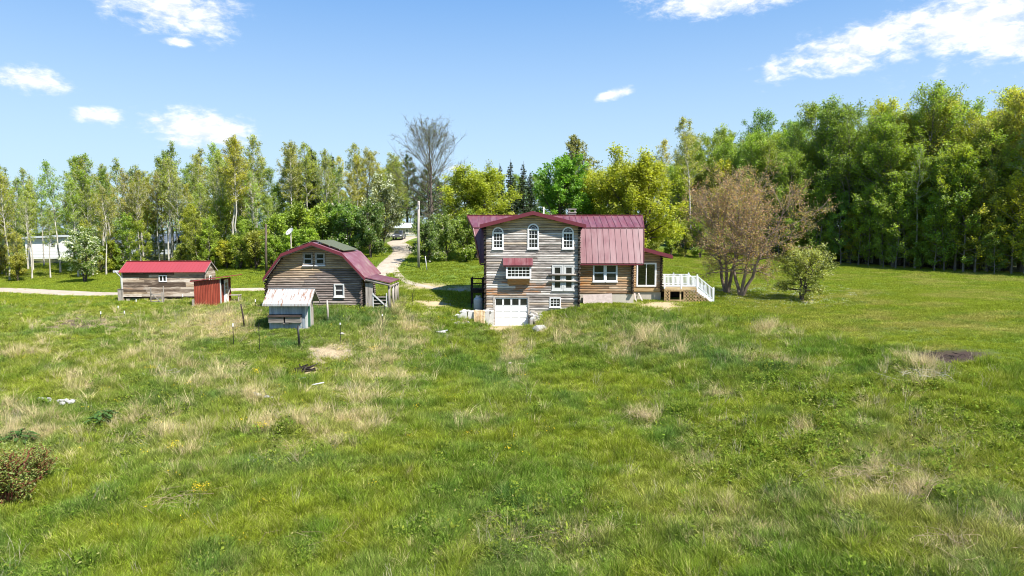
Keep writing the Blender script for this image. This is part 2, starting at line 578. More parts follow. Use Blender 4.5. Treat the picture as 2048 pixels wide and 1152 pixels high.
class MB:
    def __init__(self):
        self.v = []
        self.f = []

    def add(self, vs, fs):
        k = len(self.v)
        self.v += [tuple(p) for p in vs]
        self.f += [tuple(i + k for i in f) for f in fs]
        return self

    def box(self, x0, x1, y0, y1, z0, z1):
        return self.add([(x0, y0, z0), (x1, y0, z0), (x1, y1, z0), (x0, y1, z0), (x0, y0, z1), (x1, y0, z1), (x1, y1, z1), (x0, y1, z1)],
                        [(0, 3, 2, 1), (4, 5, 6, 7), (0, 1, 5, 4), (1, 2, 6, 5), (2, 3, 7, 6), (3, 0, 4, 7)])

    def hexa(self, a, b):
        """two quads joined into a solid"""
        return self.add(list(a) + list(b), [(3, 2, 1, 0), (4, 5, 6, 7), (0, 1, 5, 4), (1, 2, 6, 5), (2, 3, 7, 6), (3, 0, 4, 7)])

    def prism_xz(self, poly, y0, y1):
        n = len(poly)
        vs = [(x, y0, z) for x, z in poly] + [(x, y1, z) for x, z in poly]
        return self.add(vs, [tuple(range(n)), tuple(range(2 * n - 1, n - 1, -1))] + [(i, i + n, (i + 1) % n + n, (i + 1) % n) for i in range(n)])

    def prism_yz(self, poly, x0, x1):
        n = len(poly)
        vs = [(x0, y, z) for y, z in poly] + [(x1, y, z) for y, z in poly]
        return self.add(vs, [tuple(range(n)), tuple(range(2 * n - 1, n - 1, -1))] + [(i, i + n, (i + 1) % n + n, (i + 1) % n) for i in range(n)])

    def bar(self, a, b, w, h=None):
        """rectangular bar from a to b"""
        a, b = Vector(a), Vector(b)
        h = h or w
        d = (b - a).normalized()
        up = Vector((0, 0, 1)) if abs(d.z) < .95 else Vector((0, 1, 0))
        s = d.cross(up).normalized() * w / 2
        t = s.cross(d).normalized() * h / 2
        return self.hexa([a - s - t, a + s - t, a + s + t, a - s + t], [b - s - t, b + s - t, b + s + t, b - s + t])

    def tube(self, pts, rads, n=6, cap=True):
        pts = [Vector(p) for p in pts]
        k = len(self.v)
        for i, p in enumerate(pts):
            d = (pts[min(i + 1, len(pts) - 1)] - pts[max(i - 1, 0)]).normalized()
            ref = Vector((1, 0, 0)) if abs(d.x) < .8 else Vector((0, 1, 0))
            s = d.cross(ref).normalized()
            t = d.cross(s)
            for j in range(n):
                a = 2 * math.pi * j / n
                self.v.append(tuple(p + (s * math.cos(a) + t * math.sin(a)) * rads[i]))
        for i in range(len(pts) - 1):
            for j in range(n):
                self.f.append((k + i * n + j, k + i * n + (j + 1) % n, k + (i + 1) * n + (j + 1) % n, k + (i + 1) * n + j))
        if cap:
            self.f.append(tuple(k + j for j in range(n - 1, -1, -1)))
            self.f.append(tuple(k + (len(pts) - 1) * n + j for j in range(n)))
        return self

    def build(self, name, m, parent=None, smooth=False, local=False):
        o0 = Vector((0, 0, 0)) if local else world_origin(parent)
        me = bpy.data.meshes.new(name)
        me.from_pydata([(p[0] - o0.x, p[1] - o0.y, p[2] - o0.z) for p in self.v], [], self.f)
        me.materials.append(m)
        if smooth:
            me.polygons.foreach_set('use_smooth', [True] * len(me.polygons))
        me.update()
        bm = bmesh.new()
        bm.from_mesh(me)
        bmesh.ops.recalc_face_normals(bm, faces=bm.faces)
        bm.to_mesh(me)
        bm.free()
        o = bpy.data.objects.new(name, me)
        o.parent = parent
        COL.objects.link(o)
        return o


def tag(o, label=None, cat=None, group=None, kind=None):
    if label:
        o['label'] = label
    if cat:
        o['category'] = cat
    if group:
        o['group'] = group
    if kind:
        o['kind'] = kind
    return o


def thing(name, label, cat, loc=(0, 0, 0), rotz=0.0, group=None):
    o = bpy.data.objects.new(name, None)
    o.empty_display_size = 0.3
    o.location = loc
    o.rotation_euler = (0, 0, rotz)
    COL.objects.link(o)
    return tag(o, label, cat, group)


def copy_tree(o, parent=None):
    c = o.copy()
    COL.objects.link(c)
    c.parent = parent
    for ch in o.children:
        copy_tree(ch, c)
    return c


_UNIT = {}


def unit(shape, m):
    key = (shape, m.name)
    if key in _UNIT:
        return _UNIT[key]
    b = MB()
    smooth = False
    if shape == 'box':
        b.box(-.5, .5, -.5, .5, -.5, .5)
    elif shape == 'log':
        n = 8
        for sx in (-.5, .5):
            for j in range(n):
                a = 2 * math.pi * (j + .5) / n
                b.v.append((sx, .5 * math.cos(a), .5 * math.sin(a)))
        b.f = [(j, (j + 1) % n, (j + 1) % n + n, j + n) for j in range(n)] + [tuple(range(n - 1, -1, -1)), tuple(range(n, 2 * n))]
        smooth = True
    me = bpy.data.meshes.new(shape + '_' + m.name)
    me.from_pydata(b.v, [], b.f)
    me.materials.append(m)
    if smooth:
        me.polygons.foreach_set('use_smooth', [len(p.vertices) == 4 for p in me.polygons])
    me.update()
    _UNIT[key] = me
    return me


def piece(name, shape, m, parent, loc, scale, rot=(0, 0, 0), color=None, local=False):
    o = bpy.data.objects.new(name, unit(shape, m))
    o.parent = parent
    o.location = Vector(loc) if local else Vector(loc) - world_origin(parent)
    o.scale = scale
    o.rotation_euler = rot
    o.color = color if color else (0, 0, 0, 1)
    COL.objects.link(o)
    return o


rng = random.Random(7)


def log_wall(parent, axis, fixed, a_range, z0, z1, course, d, m, openings=(), tone=None, ext=0.0, name='log', core_m=None, joint=0.0):
    """courses of logs; a_range(z) gives the span along the wall; an opening is a function z -> (a, b) or None"""
    n = int(round((z1 - z0) / course))
    for i in range(n):
        z = z0 + (i + .5) * course
        sp = a_range(z)
        if sp is None or sp[1] - sp[0] < .15:
            continue
        lo, hi = sp
        e = ext * (0.6 + 0.4 * (i % 2))
        segs = [(lo - e, hi + e)]
        for op in openings:
            r = op(z)
            if r is None:
                continue
            ns = []
            for s in segs:
                if r[1] <= s[0] or r[0] >= s[1]:
                    ns.append(s)
                    continue
                if r[0] - s[0] > .04:
                    ns.append((s[0], r[0]))
                if s[1] - r[1] > .04:
                    ns.append((r[1], s[1]))
            segs = ns
        for s in segs:
            # long courses are butted from two or three logs
            cuts = [s[0], s[1]]
            if s[1] - s[0] > 3.2 and rng.random() < .75:
                cuts.insert(1, s[0] + (s[1] - s[0]) * rng.uniform(.3, .7))
            for a, b in zip(cuts[:-1], cuts[1:]):
                c = (a + b) / 2
                dd = d * rng.uniform(.95, 1.05)
                jy = rng.uniform(-.008, .008)
                col = tone(c, z) if tone else None
                if axis == 'x':
                    piece(name, 'log', m, parent, (c, fixed + jy, z), (b - a - .006, dd, course * 1.02), color=col)
                else:
                    piece(name, 'log', m, parent, (fixed + jy, c, z), (b - a - .006, dd, course * 1.02), (0, 0, math.pi / 2), color=col)


def rect_op(x0, x1, z0, z1):
    return lambda z: (x0, x1) if z0 < z < z1 else None


def arch_op(x0, x1, z0, zs):
    cx, r = (x0 + x1) / 2, (x1 - x0) / 2

    def f(z):
        if z < z0 or z > zs + r:
            return None
        if z <= zs:
            return (x0, x1)
        h = math.sqrt(max(r * r - (z - zs) ** 2, 0))
        return (cx - h, cx + h)
    return f


def frame_mb(x0, x1, z0, z1, y0, y1, t, b=None):
    mb = MB()
    b = b or t
    mb.box(x0, x0 + t, y0, y1, z0, z1)
    mb.box(x1 - t, x1, y0, y1, z0, z1)
    mb.box(x0 + t, x1 - t, y0, y1, z1 - t, z1)
    mb.box(x0 + t, x1 - t, y0, y1, z0, z0 + b)
    return mb


def window_rect(parent, x0, x1, z0, z1, y, cols=2, rows=2, t=.09, hung=True, m=None, glass=None, deep=.10, sash_m=None, mt=.022, sill=True, label=None):
    """a window facing -y whose casing face is at y; parts of the window are its panes, sashes and bars"""
    m = m or WHITE
    glass = glass or GLASS
    f = frame_mb(x0, x1, z0, z1, y, y + deep, t)
    w_ = f.build('window', m, parent)
    if label:
        w_['label'] = label
    if sill:
        MB().box(x0 - .04, x1 + .04, y - .05, y - .002, z0 - .05, z0 + .02).build('sill', m, w_)
    ix0, ix1, iz0, iz1 = x0 + t, x1 - t, z0 + t, z1 - t
    panes = [(iz0, iz1)] if not hung else [(iz0, (iz0 + iz1) / 2), ((iz0 + iz1) / 2, iz1)]
    for k, (a, b) in enumerate(panes):
        yy = y + deep * (.45 if k == 0 else .6)
        if hung:
            frame_mb(ix0 + .002, ix1 - .002, a, b, yy - .02, yy + .02, .04).build('sash', sash_m or m, w_)
        MB().box(ix0 + .01, ix1 - .01, yy - .004, yy + .006, a + .01, b - .01).build('pane', glass, w_)
        if cols * rows > 1:
            g = MB()
            for i in range(1, cols):
                xx = ix0 + (ix1 - ix0) * i / cols
                g.box(xx - mt / 2, xx + mt / 2, yy - .014, yy - .0045, a + .035, b - .035)
            for j in range(1, rows):
                zz = a + (b - a) * j / rows
                g.box(ix0 + .035, ix1 - .035, yy - .013, yy - .005, zz - mt / 2, zz + mt / 2)
            if g.v:
                g.build('glazing_bars', sash_m or m, w_)
    return w_

# ---------------------------------------------------------------- ground
def axis_coords(lo, hi, step, far, grow=1.22):
    c = list(np.arange(lo, hi + 1e-6, step))
    s = step
    a = hi
    while a < far:
        s *= grow
        a += s
        c.append(a)
    s = step
    a = lo
    while a > -far:
        s *= grow
        a -= s
        c.insert(0, a)
    return np.array(c)


gx = axis_coords(-64, 66, 0.5, 1600)
gy = axis_coords(14, 100, 0.5, 1600)
GX, GY = np.meshgrid(gx, gy)
GZ = gz(GX, GY)
nx, ny = len(gx), len(gy)
verts = np.stack([GX.ravel(), GY.ravel(), GZ.ravel()], 1)
ii = np.arange(nx * ny).reshape(ny, nx)
faces = np.stack([ii[:-1, :-1].ravel(), ii[:-1, 1:].ravel(), ii[1:, 1:].ravel(), ii[1:, :-1].ravel()], 1)


def fast_mesh(name, verts, faces, m, smooth=False):
    me = bpy.data.meshes.new(name)
    verts = np.asarray(verts, np.float32)
    faces = np.asarray(faces, np.int32)
    me.vertices.add(len(verts))
    me.vertices.foreach_set('co', verts.ravel())
    k = faces.shape[1]
    me.loops.add(faces.size)
    me.loops.foreach_set('vertex_index', faces.ravel())
    me.polygons.add(len(faces))
    me.polygons.foreach_set('loop_start', np.arange(0, faces.size, k, dtype=np.int32))
    me.polygons.foreach_set('loop_total', np.full(len(faces), k, np.int32))
    if smooth:
        me.polygons.foreach_set('use_smooth', np.ones(len(faces), bool))
    me.update(calc_edges=True)
    me.validate()
    if m:
        me.materials.append(m)
    return me


def _ground(t, out):
    a = t.new('ShaderNodeAttribute', attribute_name='soil')
    n = t.noise(pos(t), 2.2, 8, .65)
    n2 = t.noise(pos(t), 17, 5, .7)
    k = t.math('ADD', t.math('MULTIPLY', n, .7), t.math('MULTIPLY', n2, .75))
    c = t.mix(1.0, a.outputs['Color'], t.combine(t.math('ADD', k, .28)), 'MULTIPLY')
    principled(t, out, c, .95, .05, 0, bump=n2, bstr=.7, bdist=.05)


GROUND = mat('meadow_soil', _ground)
zz = zones(verts[:, 0], verts[:, 1], verts[:, 2])
nv = fbm(verts[:, 0] * .35, verts[:, 1] * .35, 3, 4)[:, None]
base = np.array([.085, .105, .028]) * (1 - nv) + np.array([.115, .135, .034]) * nv
lawnc = np.array([.115, .165, .030])


def lerp(a, b, k):
    k = k[:, None] if k.ndim == 1 else k
    return a * (1 - k) + b * k


soilc = lerp(base, np.tile(lawnc, (len(verts), 1)), zz['lawn'])
soilc = lerp(soilc, np.array([.25, .20, .10]), zz['straw'] * .8)
soilc = lerp(soilc, np.array([.40, .31, .185]), zz['dirt'])
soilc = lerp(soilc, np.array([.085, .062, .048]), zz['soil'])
soilc = lerp(soilc, np.array([.060, .042, .034]), zz['ash'])
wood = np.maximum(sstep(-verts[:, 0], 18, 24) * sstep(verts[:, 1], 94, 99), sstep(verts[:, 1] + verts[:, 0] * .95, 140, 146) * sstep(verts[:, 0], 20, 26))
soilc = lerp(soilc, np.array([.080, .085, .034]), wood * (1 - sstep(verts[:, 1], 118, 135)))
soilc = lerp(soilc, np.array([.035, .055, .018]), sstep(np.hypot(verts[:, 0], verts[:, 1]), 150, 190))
me = fast_mesh('ground', verts, faces, GROUND, True)
ca = me.color_attributes.new('soil', 'FLOAT_COLOR', 'POINT')
ca.data.foreach_set('color', np.concatenate([soilc, np.ones((len(verts), 1))], 1).astype(np.float32).ravel())
ground = bpy.data.objects.new('ground', me)
COL.objects.link(ground)
tag(ground, kind='structure')

# ---------------------------------------------------------------- driveway


def _gravel(t, out):
    n = t.noise(pos(t), 1.3, 6, .65)
    n2 = t.noise(pos(t), 22, 4, .7)
    c = t.ramp(t.math('ADD', t.math('MULTIPLY', n, .6), t.math('MULTIPLY', n2, .4)), [(.3, (.26, .21, .155)), (.7, (.50, .43, .34))])
    principled(t, out, c, .95, .05, 0, bump=n2, bstr=.5, bdist=.03)


GRAVEL = mat('pale_gravel', _gravel)
ROAD = [(-18.0, 124, 3.2), (-19.2, 114, 3.4), (-17.0, 104, 3.2), (-15.2, 96, 3.2), (-14.6, 88, 3.0), (-14.0, 80, 3.0), (-14.8, 73.5, 3.0), (-18.5, 70.2, 3.0),
        (-27, 70.2, 3.0), (-36, 71.2, 3.0), (-44, 73.2, 3.2), (-52, 76.8, 3.4), (-64, 82, 3.6), (-84, 90, 3.6)]


def smooth_line(pts, n=14):
    P = np.array(pts, float)
    Q = np.vstack([2 * P[0] - P[1], P, 2 * P[-1] - P[-2]])
    out = []
    for i in range(1, len(Q) - 2):
        for t in np.linspace(0, 1, n, endpoint=False):
            a, b, c, d = Q[i - 1], Q[i], Q[i + 1], Q[i + 2]
            out.append(.5 * ((2 * b) + (-a + c) * t + (2 * a - 5 * b + 4 * c - d) * t * t + (-a + 3 * b - 3 * c + d) * t ** 3))
    out.append(P[-1])
    return np.array(out)


RL = smooth_line(ROAD)


def ribbon(name, line, m, lift=.05, nw=9, seed=1):
    tg = np.gradient(line[:, :2], axis=0)
    tg /= np.linalg.norm(tg, axis=1)[:, None]
    nm = np.stack([-tg[:, 1], tg[:, 0]], 1)
    V = []
    for j in range(nw):
        s = j / (nw - 1) * 2 - 1
        wv = line[:, 2] / 2 * (1 + .25 * (fbm(np.arange(len(line)) * .25, np.full(len(line), 3.0 + (s > 0) * 9), seed, 3) - .5))
        p = line[:, :2] + nm * (wv * s)[:, None]
        z = gz(p[:, 0], p[:, 1]) + lift - .07 * (abs(s) > .9)
        V.append(np.column_stack([p, z]))
    V = np.stack(V, 1)
    n = len(line)
    idx = np.arange(n * nw).reshape(n, nw)
    F = np.stack([idx[:-1, :-1].ravel(), idx[:-1, 1:].ravel(), idx[1:, 1:].ravel(), idx[1:, :-1].ravel()], 1)
    o = bpy.data.objects.new(name, fast_mesh(name, V.reshape(-1, 3), F, m, True))
    COL.objects.link(o)
    return tag(o, kind='structure')


ribbon('driveway', RL, GRAVEL)


def road_dist(x, y):
    d = np.full(np.shape(x), 99.0)
    for p in RL[::3]:
        d = np.minimum(d, np.hypot(x - p[0], y - p[1]) - p[2] / 2)
    return d


# a worn gravel track that runs from the drive to the landing beside the house
ribbon('worn_track', smooth_line([(-14.2, 79, 1.0), (-11, 70, 1.0), (-8.0, 66, 1.2), (-4.5, 64.5, 1.2)]), GRAVEL, .035, 7, 4)

# ================================================================ LOG HOUSE
YW = 55.5           # face of the front wing
YM = 57.0           # face of the main house front wall
YS = 58.6           # face of the sun room


def ux(u, Y):
    return (u - 1024) / FPX * Y


def vz(v, Y):
    return at(1024, v, Y).z


house = thing('log_house', 'weathered two-storey log house with maroon metal gambrel roof and front gable wing', 'house', (3.2, 58.5, 1.2))

WX0, WX1 = ux(970, YW), ux(1158.5, YW)
WC = (WX0 + WX1) / 2
APEX, KS = 9.02, 0.2465
LOGD = 0.11


def wing_span(z):
    h = (APEX - z) / KS
    return (max(WX0, WC - h), min(WX1, WC + h))


# openings of the wing
AW = [(984.8, 1007.2, 465.5, 498.2), (1055, 1077.6, 458.6, 497.8), (1124.2, 1147.2, 465.5, 497.8)]
ops = []
arches = []
for (a, b, sp, bt) in AW:
    x0, x1, zs, z0 = ux(a, YW), ux(b, YW), vz(sp, YW), vz(bt, YW)
    arches.append((x0, x1, z0, zs))
    ops.append(arch_op(x0 + .05, x1 - .05, z0 + .03, zs - .03))
dw = (ux(1104, YW), ux(1149, YW), vz(581, YW), vz(529.5, YW))
bwn = (ux(1099.5, YW), ux(1122, YW), vz(614.5, YW), vz(595, YW))
gd = (ux(989.3, YW), ux(1056, YW), 0.0, vz(595, YW))
bx = (ux(1010.6, YW), ux(1061.7, YW), vz(557.3, YW), vz(531.5, YW))
for q in (dw, bwn):
    ops.append(rect_op(q[0] + .05, q[1] - .05, q[2] + .05, q[3] - .05))
ops.append(rect_op(gd[0] - .1, gd[1] + .1, -1, gd[3] + .1))
ZB = 1.22


def wing_tone(x, z):
    fresh = max(0, min(1, (z - (7.9 - .2465 * abs(x - WC))) / .5)) * .95
    org = 0.0
    if bx[0] - .2 < x < bx[1] + .3 and 2.2 < z < 3.7:
        org = .85
    if rng.random() < .12:
        fresh = max(fresh, .5)
    dk = 0.0
    if z < 2.4 or (4.9 < z < 6.3):
        dk = rng.choice([0, 0, .3, .55])
    return (fresh, org, dk, 1)


log_wall(house, 'x', YW + LOGD / 2, wing_span, ZB, APEX, .197, LOGD, LOG, ops, wing_tone, ext=0.10)
MB().prism_xz([(WX0 + .1, ZB), (WX1 - .1, ZB), (WX1 - .1, 8.0), (WC, APEX - .02), (WX0 + .1, 8.0)], YW + .105, YW + .45).build('wall_core', DARKCORE, house)
# side walls of the wing: their log ends stick out past the front corners
for xs in (WX0 + .02, WX1 - .02):
    nlog = int((8.02 - ZB) / .197)
    for i in range(nlog):
        z = ZB + (i + 1) * .197 - .02
        e = .30 if i % 2 else .20
        y0, y1 = YW - e, 58.4
        piece('corner_log', 'log', LOGEND, house, (xs, (y0 + y1) / 2, z), (y1 - y0, .20 + .03 * (i % 2), .185), (0, 0, math.pi / 2))
    MB().box(min(xs, xs - .08 * (1 if xs > 0 else -1)), max(xs, xs - .08 * (1 if xs > 0 else -1)), YW + .5, 58.4, ZB, 8.0).build('side_core', DARKCORE, house)

# foundation of the wing either side of the garage
MB().box(WX0 + .02, gd[0] - .12, YW + .06, YW + 3, -.6, ZB - .004).build('foundation', PALECONC, house)
MB().box(gd[1] + .12, WX1 - .02, YW + .06, YW + 3, -.6, ZB - .004).build('foundation', CONC, house)

# arched windows
for (x0, x1, z0, zs) in arches:
    cx, r = (x0 + x1) / 2, (x1 - x0) / 2
    t = .10
    y0, y1 = YW - .05, YW + .09
    f = MB()
    f.box(x0, x0 + t, y0, y1, z0, zs)
    f.box(x1 - t, x1, y0, y1, z0, zs)
    f.box(x0 + t, x1 - t, y0, y1, z0, z0 + t)
    f.box(x0 + t, x1 - t, y0, y1, zs - .06, zs + .05)
    n = 16
    for i in range(n):
        a0, a1 = math.pi * i / n, math.pi * (i + 1) / n
        q = [(cx + math.cos(a) * rr, zs + math.sin(a) * rr) for a, rr in ((a0, r - t), (a0, r), (a1, r), (a1, r - t))]
        f.prism_xz(q, y0, y1)
    wo_ = f.build('arched_window', WHITE, house)
    MB().box(x0 - .05, x1 + .05, y0 - .05, y0 - .002, z0 - .05, z0 + .02).build('sill', WHITE, wo_)
    # fanlight
    fan = [(cx + math.cos(math.pi * i / n) * (r - t + .01), zs + .03 + math.sin(math.pi * i / n) * (r - t - .02)) for i in range(n + 1)]
    MB().prism_xz(fan, YW + .030, YW + .036).build('fanlight_pane', GLASS, wo_)
    g = MB()
    for ang in (36, 72, 108, 144):
        a = R(ang)
        g.bar((cx + math.cos(a) * .17, YW + .022, zs + .05 + math.sin(a) * .17), (cx + math.cos(a) * (r - t), YW + .022, zs + math.sin(a) * (r - t)), .022, .012)
    for i in range(8):
        a0, a1 = math.pi * i / 8, math.pi * (i + 1) / 8
        g.bar((cx + math.cos(a0) * .17, YW + .022, zs + .05 + math.sin(a0) * .17), (cx + math.cos(a1) * .17, YW + .022, zs + .05 + math.sin(a1) * .17), .022, .012)
    g.build('fanlight_bars', WHITE, wo_)
    zm = (z0 + t + zs - .06) / 2
    for k, (a, b) in enumerate(((z0 + t, zm), (zm, zs - .06))):
        yy = YW + (.01 if k == 0 else .03)
        frame_mb(x0 + t + .002, x1 - t - .002, a, b, yy - .02, yy + .02, .035).build('sash', WHITE, wo_)
        MB().box(x0 + t + .01, x1 - t - .01, yy - .003, yy + .005, a + .02, b - .02).build('pane', GLASS, wo_)
        g = MB()
        for i in (1, 2):
            xx = x0 + t + (x1 - x0 - 2 * t) * i / 3
            g.box(xx - .011, xx + .011, yy - .016, yy - .0035, a + .03, b - .03)
        g.box(x0 + t + .03, x1 - t - .03, yy - .015, yy - .004, (a + b) / 2 - .011, (a + b) / 2 + .011)
        g.build('glazing_bars', WHITE, wo_)

# box bay window
YB = YW - .62
bay = MB()
bx0, bx1, bz0, bz1 = ux(1012, YB), ux(1062.5, YB), vz(557.0, YB), vz(531.5, YB)
bay.box(bx0 + .02, bx0 + .1, YB + .085, YW + .1, bz0, bz1)
bay.box(bx1 - .1, bx1 - .02, YB + .085, YW + .1, bz0, bz1)
bay.box(bx0 + .1, bx1 - .1, YB + .085, YW + .1, bz0, bz0 + .06)
bo = bay.build('bay_window', WHITE, house)
MB().box(bx0 + .11, bx1 - .11, YB + .2, YW + .1, bz0 + .07, bz1 - .03).build('bay_inside', DARKIN, bo)
frame_mb(bx0, bx1, bz0, bz1, YB, YB + .08, .13, .16).build('bay_frame', WHITE, bo)
MB().box(bx0 + .12, bx1 - .12, YB + .035, YB + .045, bz0 + .15, bz1 - .12).build('pane', GLASS, bo)
g = MB()
for i in range(1, 6):
    xx = bx0 + .13 + (bx1 - bx0 - .26) * i / 6
    g.box(xx - .016, xx + .016, YB + .015, YB + .034, bz0 + .15, bz1 - .12)
for j in (1, 2):
    zz_ = bz0 + .16 + (bz1 - bz0 - .29) * j / 3
    g.box(bx0 + .12, bx1 - .12, YB + .017, YB + .033, zz_ - .016, zz_ + .016)
g.build('glazing_bars', WHITE, bo)
# slanted board skirt under the bay
nb = 4
for i in range(nb):
    za, zb2 = bz0 - .52 * i / nb, bz0 - .52 * (i + 1) / nb
    ya, yb = YB + .05 + .5 * i / nb, YB + .05 + .5 * (i + 1) / nb
    q = MB().hexa([(bx0 + .12, ya, za - .004), (bx1 - .12, ya, za - .004), (bx1 - .12, yb, zb2), (bx0 + .12, yb, zb2)],
                  [(bx0 + .12, ya + .06, za - .004), (bx1 - .12, ya + .06, za - .004), (bx1 - .12, yb + .06, zb2), (bx0 + .12, yb + .06, zb2)])
    ob = q.build('skirt_board', LOGORANGE, bo)
    ob.color = (.5, .7, 0, 1)
# small maroon roof over the bay, five pans
rx0, rx1 = ux(1005.8, YB), ux(1066, YB)
rzt, rzb = vz(517.4, YW) + .02, vz(531, YB - .12)
for i in range(5):
    a, b = rx0 + (rx1 - rx0) * i / 5, rx0 + (rx1 - rx0) * (i + 1) / 5
    q = MB().hexa([(a, YB - .14, rzb), (b - .004, YB - .14, rzb), (b - .004, YW + .05, rzt), (a, YW + .05, rzt)],
                  [(a, YB - .14, rzb + .05), (b - .004, YB - .14, rzb + .05), (b - .004, YW + .05, rzt + .05), (a, YW + .05, rzt + .05)])
    q.bar((a + .015, YB - .14, rzb + .065), (a + .015, YW + .04, rzt + .065), .03, .04)
    q.build('bay_roof_panel', MAROON, bo)
MB().box(rx0 + .06, rx1 - .06, YB - .10, YW, rzb - .10, rzb - .004).build('bay_soffit', MAROONTRIM, bo)

# paired casement with two poles nailed across it
for k in (0, 1):
    mid = (dw[0] + dw[1]) / 2
    a, b = (dw[0], mid - .01) if k == 0 else (mid + .01, dw[1])
    wn_ = window_rect(house, a, b, dw[2], dw[3], YW - .04, 1, 3, .11, False, WHITE2, mt=.05, deep=.13)
    frame_mb(a + .112, b - .112, dw[2] + .112, dw[3] - .112, YW - .02, YW + .03, .11).build('sash', WHITE2, wn_)
for v in (549.5, 562.3):
    z = vz(v, YW)
    MB().tube([(ux(1096.5, YW), YW - .11, z), (ux(1126, YW), YW - .12, z + .01), (ux(1157.5, YW), YW - .11, z + .005)], [.075, .08, .072], 8).build('nailed_pole', GREYWOODX, house, True)
window_rect(house, *bwn, YW - .05, 3, 3, .08, False, WHITE, deep=.13, mt=.03)

# garage door
gx0, gx1, gz1_ = gd[0] + .02, gd[1] - .02, gd[3] - .03
gdoor = MB().box(gx0, gx1, YW + .075, YW + .10, 0, gz1_).build('garage_door', WHITE, house)
rows = [0, .53, 1.03, 1.53, gz1_]
for r_ in range(4):
    for c in range(4):
        a = gx0 + (gx1 - gx0) * c / 4
        b = gx0 + (gx1 - gx0) * (c + 1) / 4
        za, zb2 = rows[r_], rows[r_ + 1]
        if r_ < 3:
            q = MB()
            q.hexa([(a + .05, YW + .074, za + .05), (b - .05, YW + .074, za + .05), (b - .05, YW + .074, zb2 - .05), (a + .05, YW + .074, zb2 - .05)],
                   [(a + .09, YW + .050, za + .09), (b - .09, YW + .050, za + .09), (b - .09, YW + .050, zb2 - .09), (a + .09, YW + .050, zb2 - .09)])
            q.build('panel', WHITE, gdoor)
        else:
            frame_mb(a + .03, b - .03, za + .06, zb2 - .06, YW + .050, YW + .074, .035).build('light_frame', WHITE, gdoor)
            MB().box(a + .06, b - .06, YW + .060, YW + .070, za + .09, zb2 - .09).build('pane', GLASS, gdoor)
for z in rows[1:4]:
    MB().box(gx0, gx1, YW + .069, YW + .0745, z - .008, z + .008).build('section_joint', GREYMETAL, gdoor)
frame = MB()
frame.box(gd[0] - .12, gd[0] + .015, YW - .03, YW + .2, 0, gd[3])
frame.box(gd[1] - .015, gd[1] + .12, YW - .03, YW + .2, 0, gd[3])
frame.box(gd[0] - .12, gd[1] + .12, YW - .032, YW + .2, gd[3] + .002, gd[3] + .12)
frame.build('garage_frame', GREYWOODX, house)
MB().box(gd[0] - .1, gd[1] + .35, YW - .55, YW + .1, -.4, -.004).build('door_apron', CONC, house)

# ---- wing roof (low pitched gable of maroon metal)
RY0, RY1 = 54.98, 61.2
RXL, RXR = ux(959.5, 55), ux(1171.8, 55)
RZE, RZA = vz(449.8, 55), vz(422.8, 55)
RXA = ux(1065.5, 55)
for (xa, za, xb, zb2) in ((RXL, RZE, RXA, RZA), (RXA, RZA, RXR, RZE)):
    npan = 9
    for i in range(npan):
        ya, yb = RY0 + (RY1 - RY0) * i / npan, RY0 + (RY1 - RY0) * (i + 1) / npan - .006
        q = MB().hexa([(xa, ya, za - .06), (xb, ya, zb2 - .06), (xb, yb, zb2 - .06), (xa, yb, za - .06)],
                      [(xa, ya, za), (xb, ya, zb2), (xb, yb, zb2), (xa, yb, za)])
        q.bar((xa, ya + .02, za + .015), (xb, ya + .02, zb2 + .015), .03, .04)
        q.build('wing_roof_panel', MAROON, house)
    # rake fascia and eave trim
    MB().hexa([(xa, RY0 - .05, za - .27), (xb, RY0 - .05, zb2 - .27), (xb, RY0 - .005, zb2 - .27), (xa, RY0 - .005, za - .27)],
              [(xa, RY0 - .05, za + .03), (xb, RY0 - .05, zb2 + .03), (xb, RY0 - .005, zb2 + .03), (xa, RY0 - .005, za + .03)]).build('rake_board', MAROONTRIM, house)
    MB().hexa([(xa, RY0, za - .15), (xb, RY0, zb2 - .15), (xb, YW + .3, zb2 - .15), (xa, YW + .3, za - .15)],
              [(xa, RY0, za - .10), (xb, RY0, zb2 - .10), (xb, YW + .3, zb2 - .10), (xa, YW + .3, za - .10)]).build('soffit', MAROONTRIM, house)
for xe, s in ((RXL, -1), (RXR, 1)):
    MB().box(min(xe, xe - s * .04), max(xe, xe - s * .04), RY0 + .002, 58.8, RZE - .26, RZE - .062).build('eave_board', MAROONTRIM, house)

# ---- main gambrel roof, pans between ridge, knee and eave; the ends rake outward to the ridge
YR, YK, YE = 61.3, 58.2, 56.55
ZR, ZK, ZE = vz(431, YR), vz(455, YK), vz(526.5, YE)
XR = (ux(935, YR), ux(1283, YR))
XK = (ux(947, YK), ux(1286.6, YK))
XE = (ux(961.5, YE), ux(1287, YE))


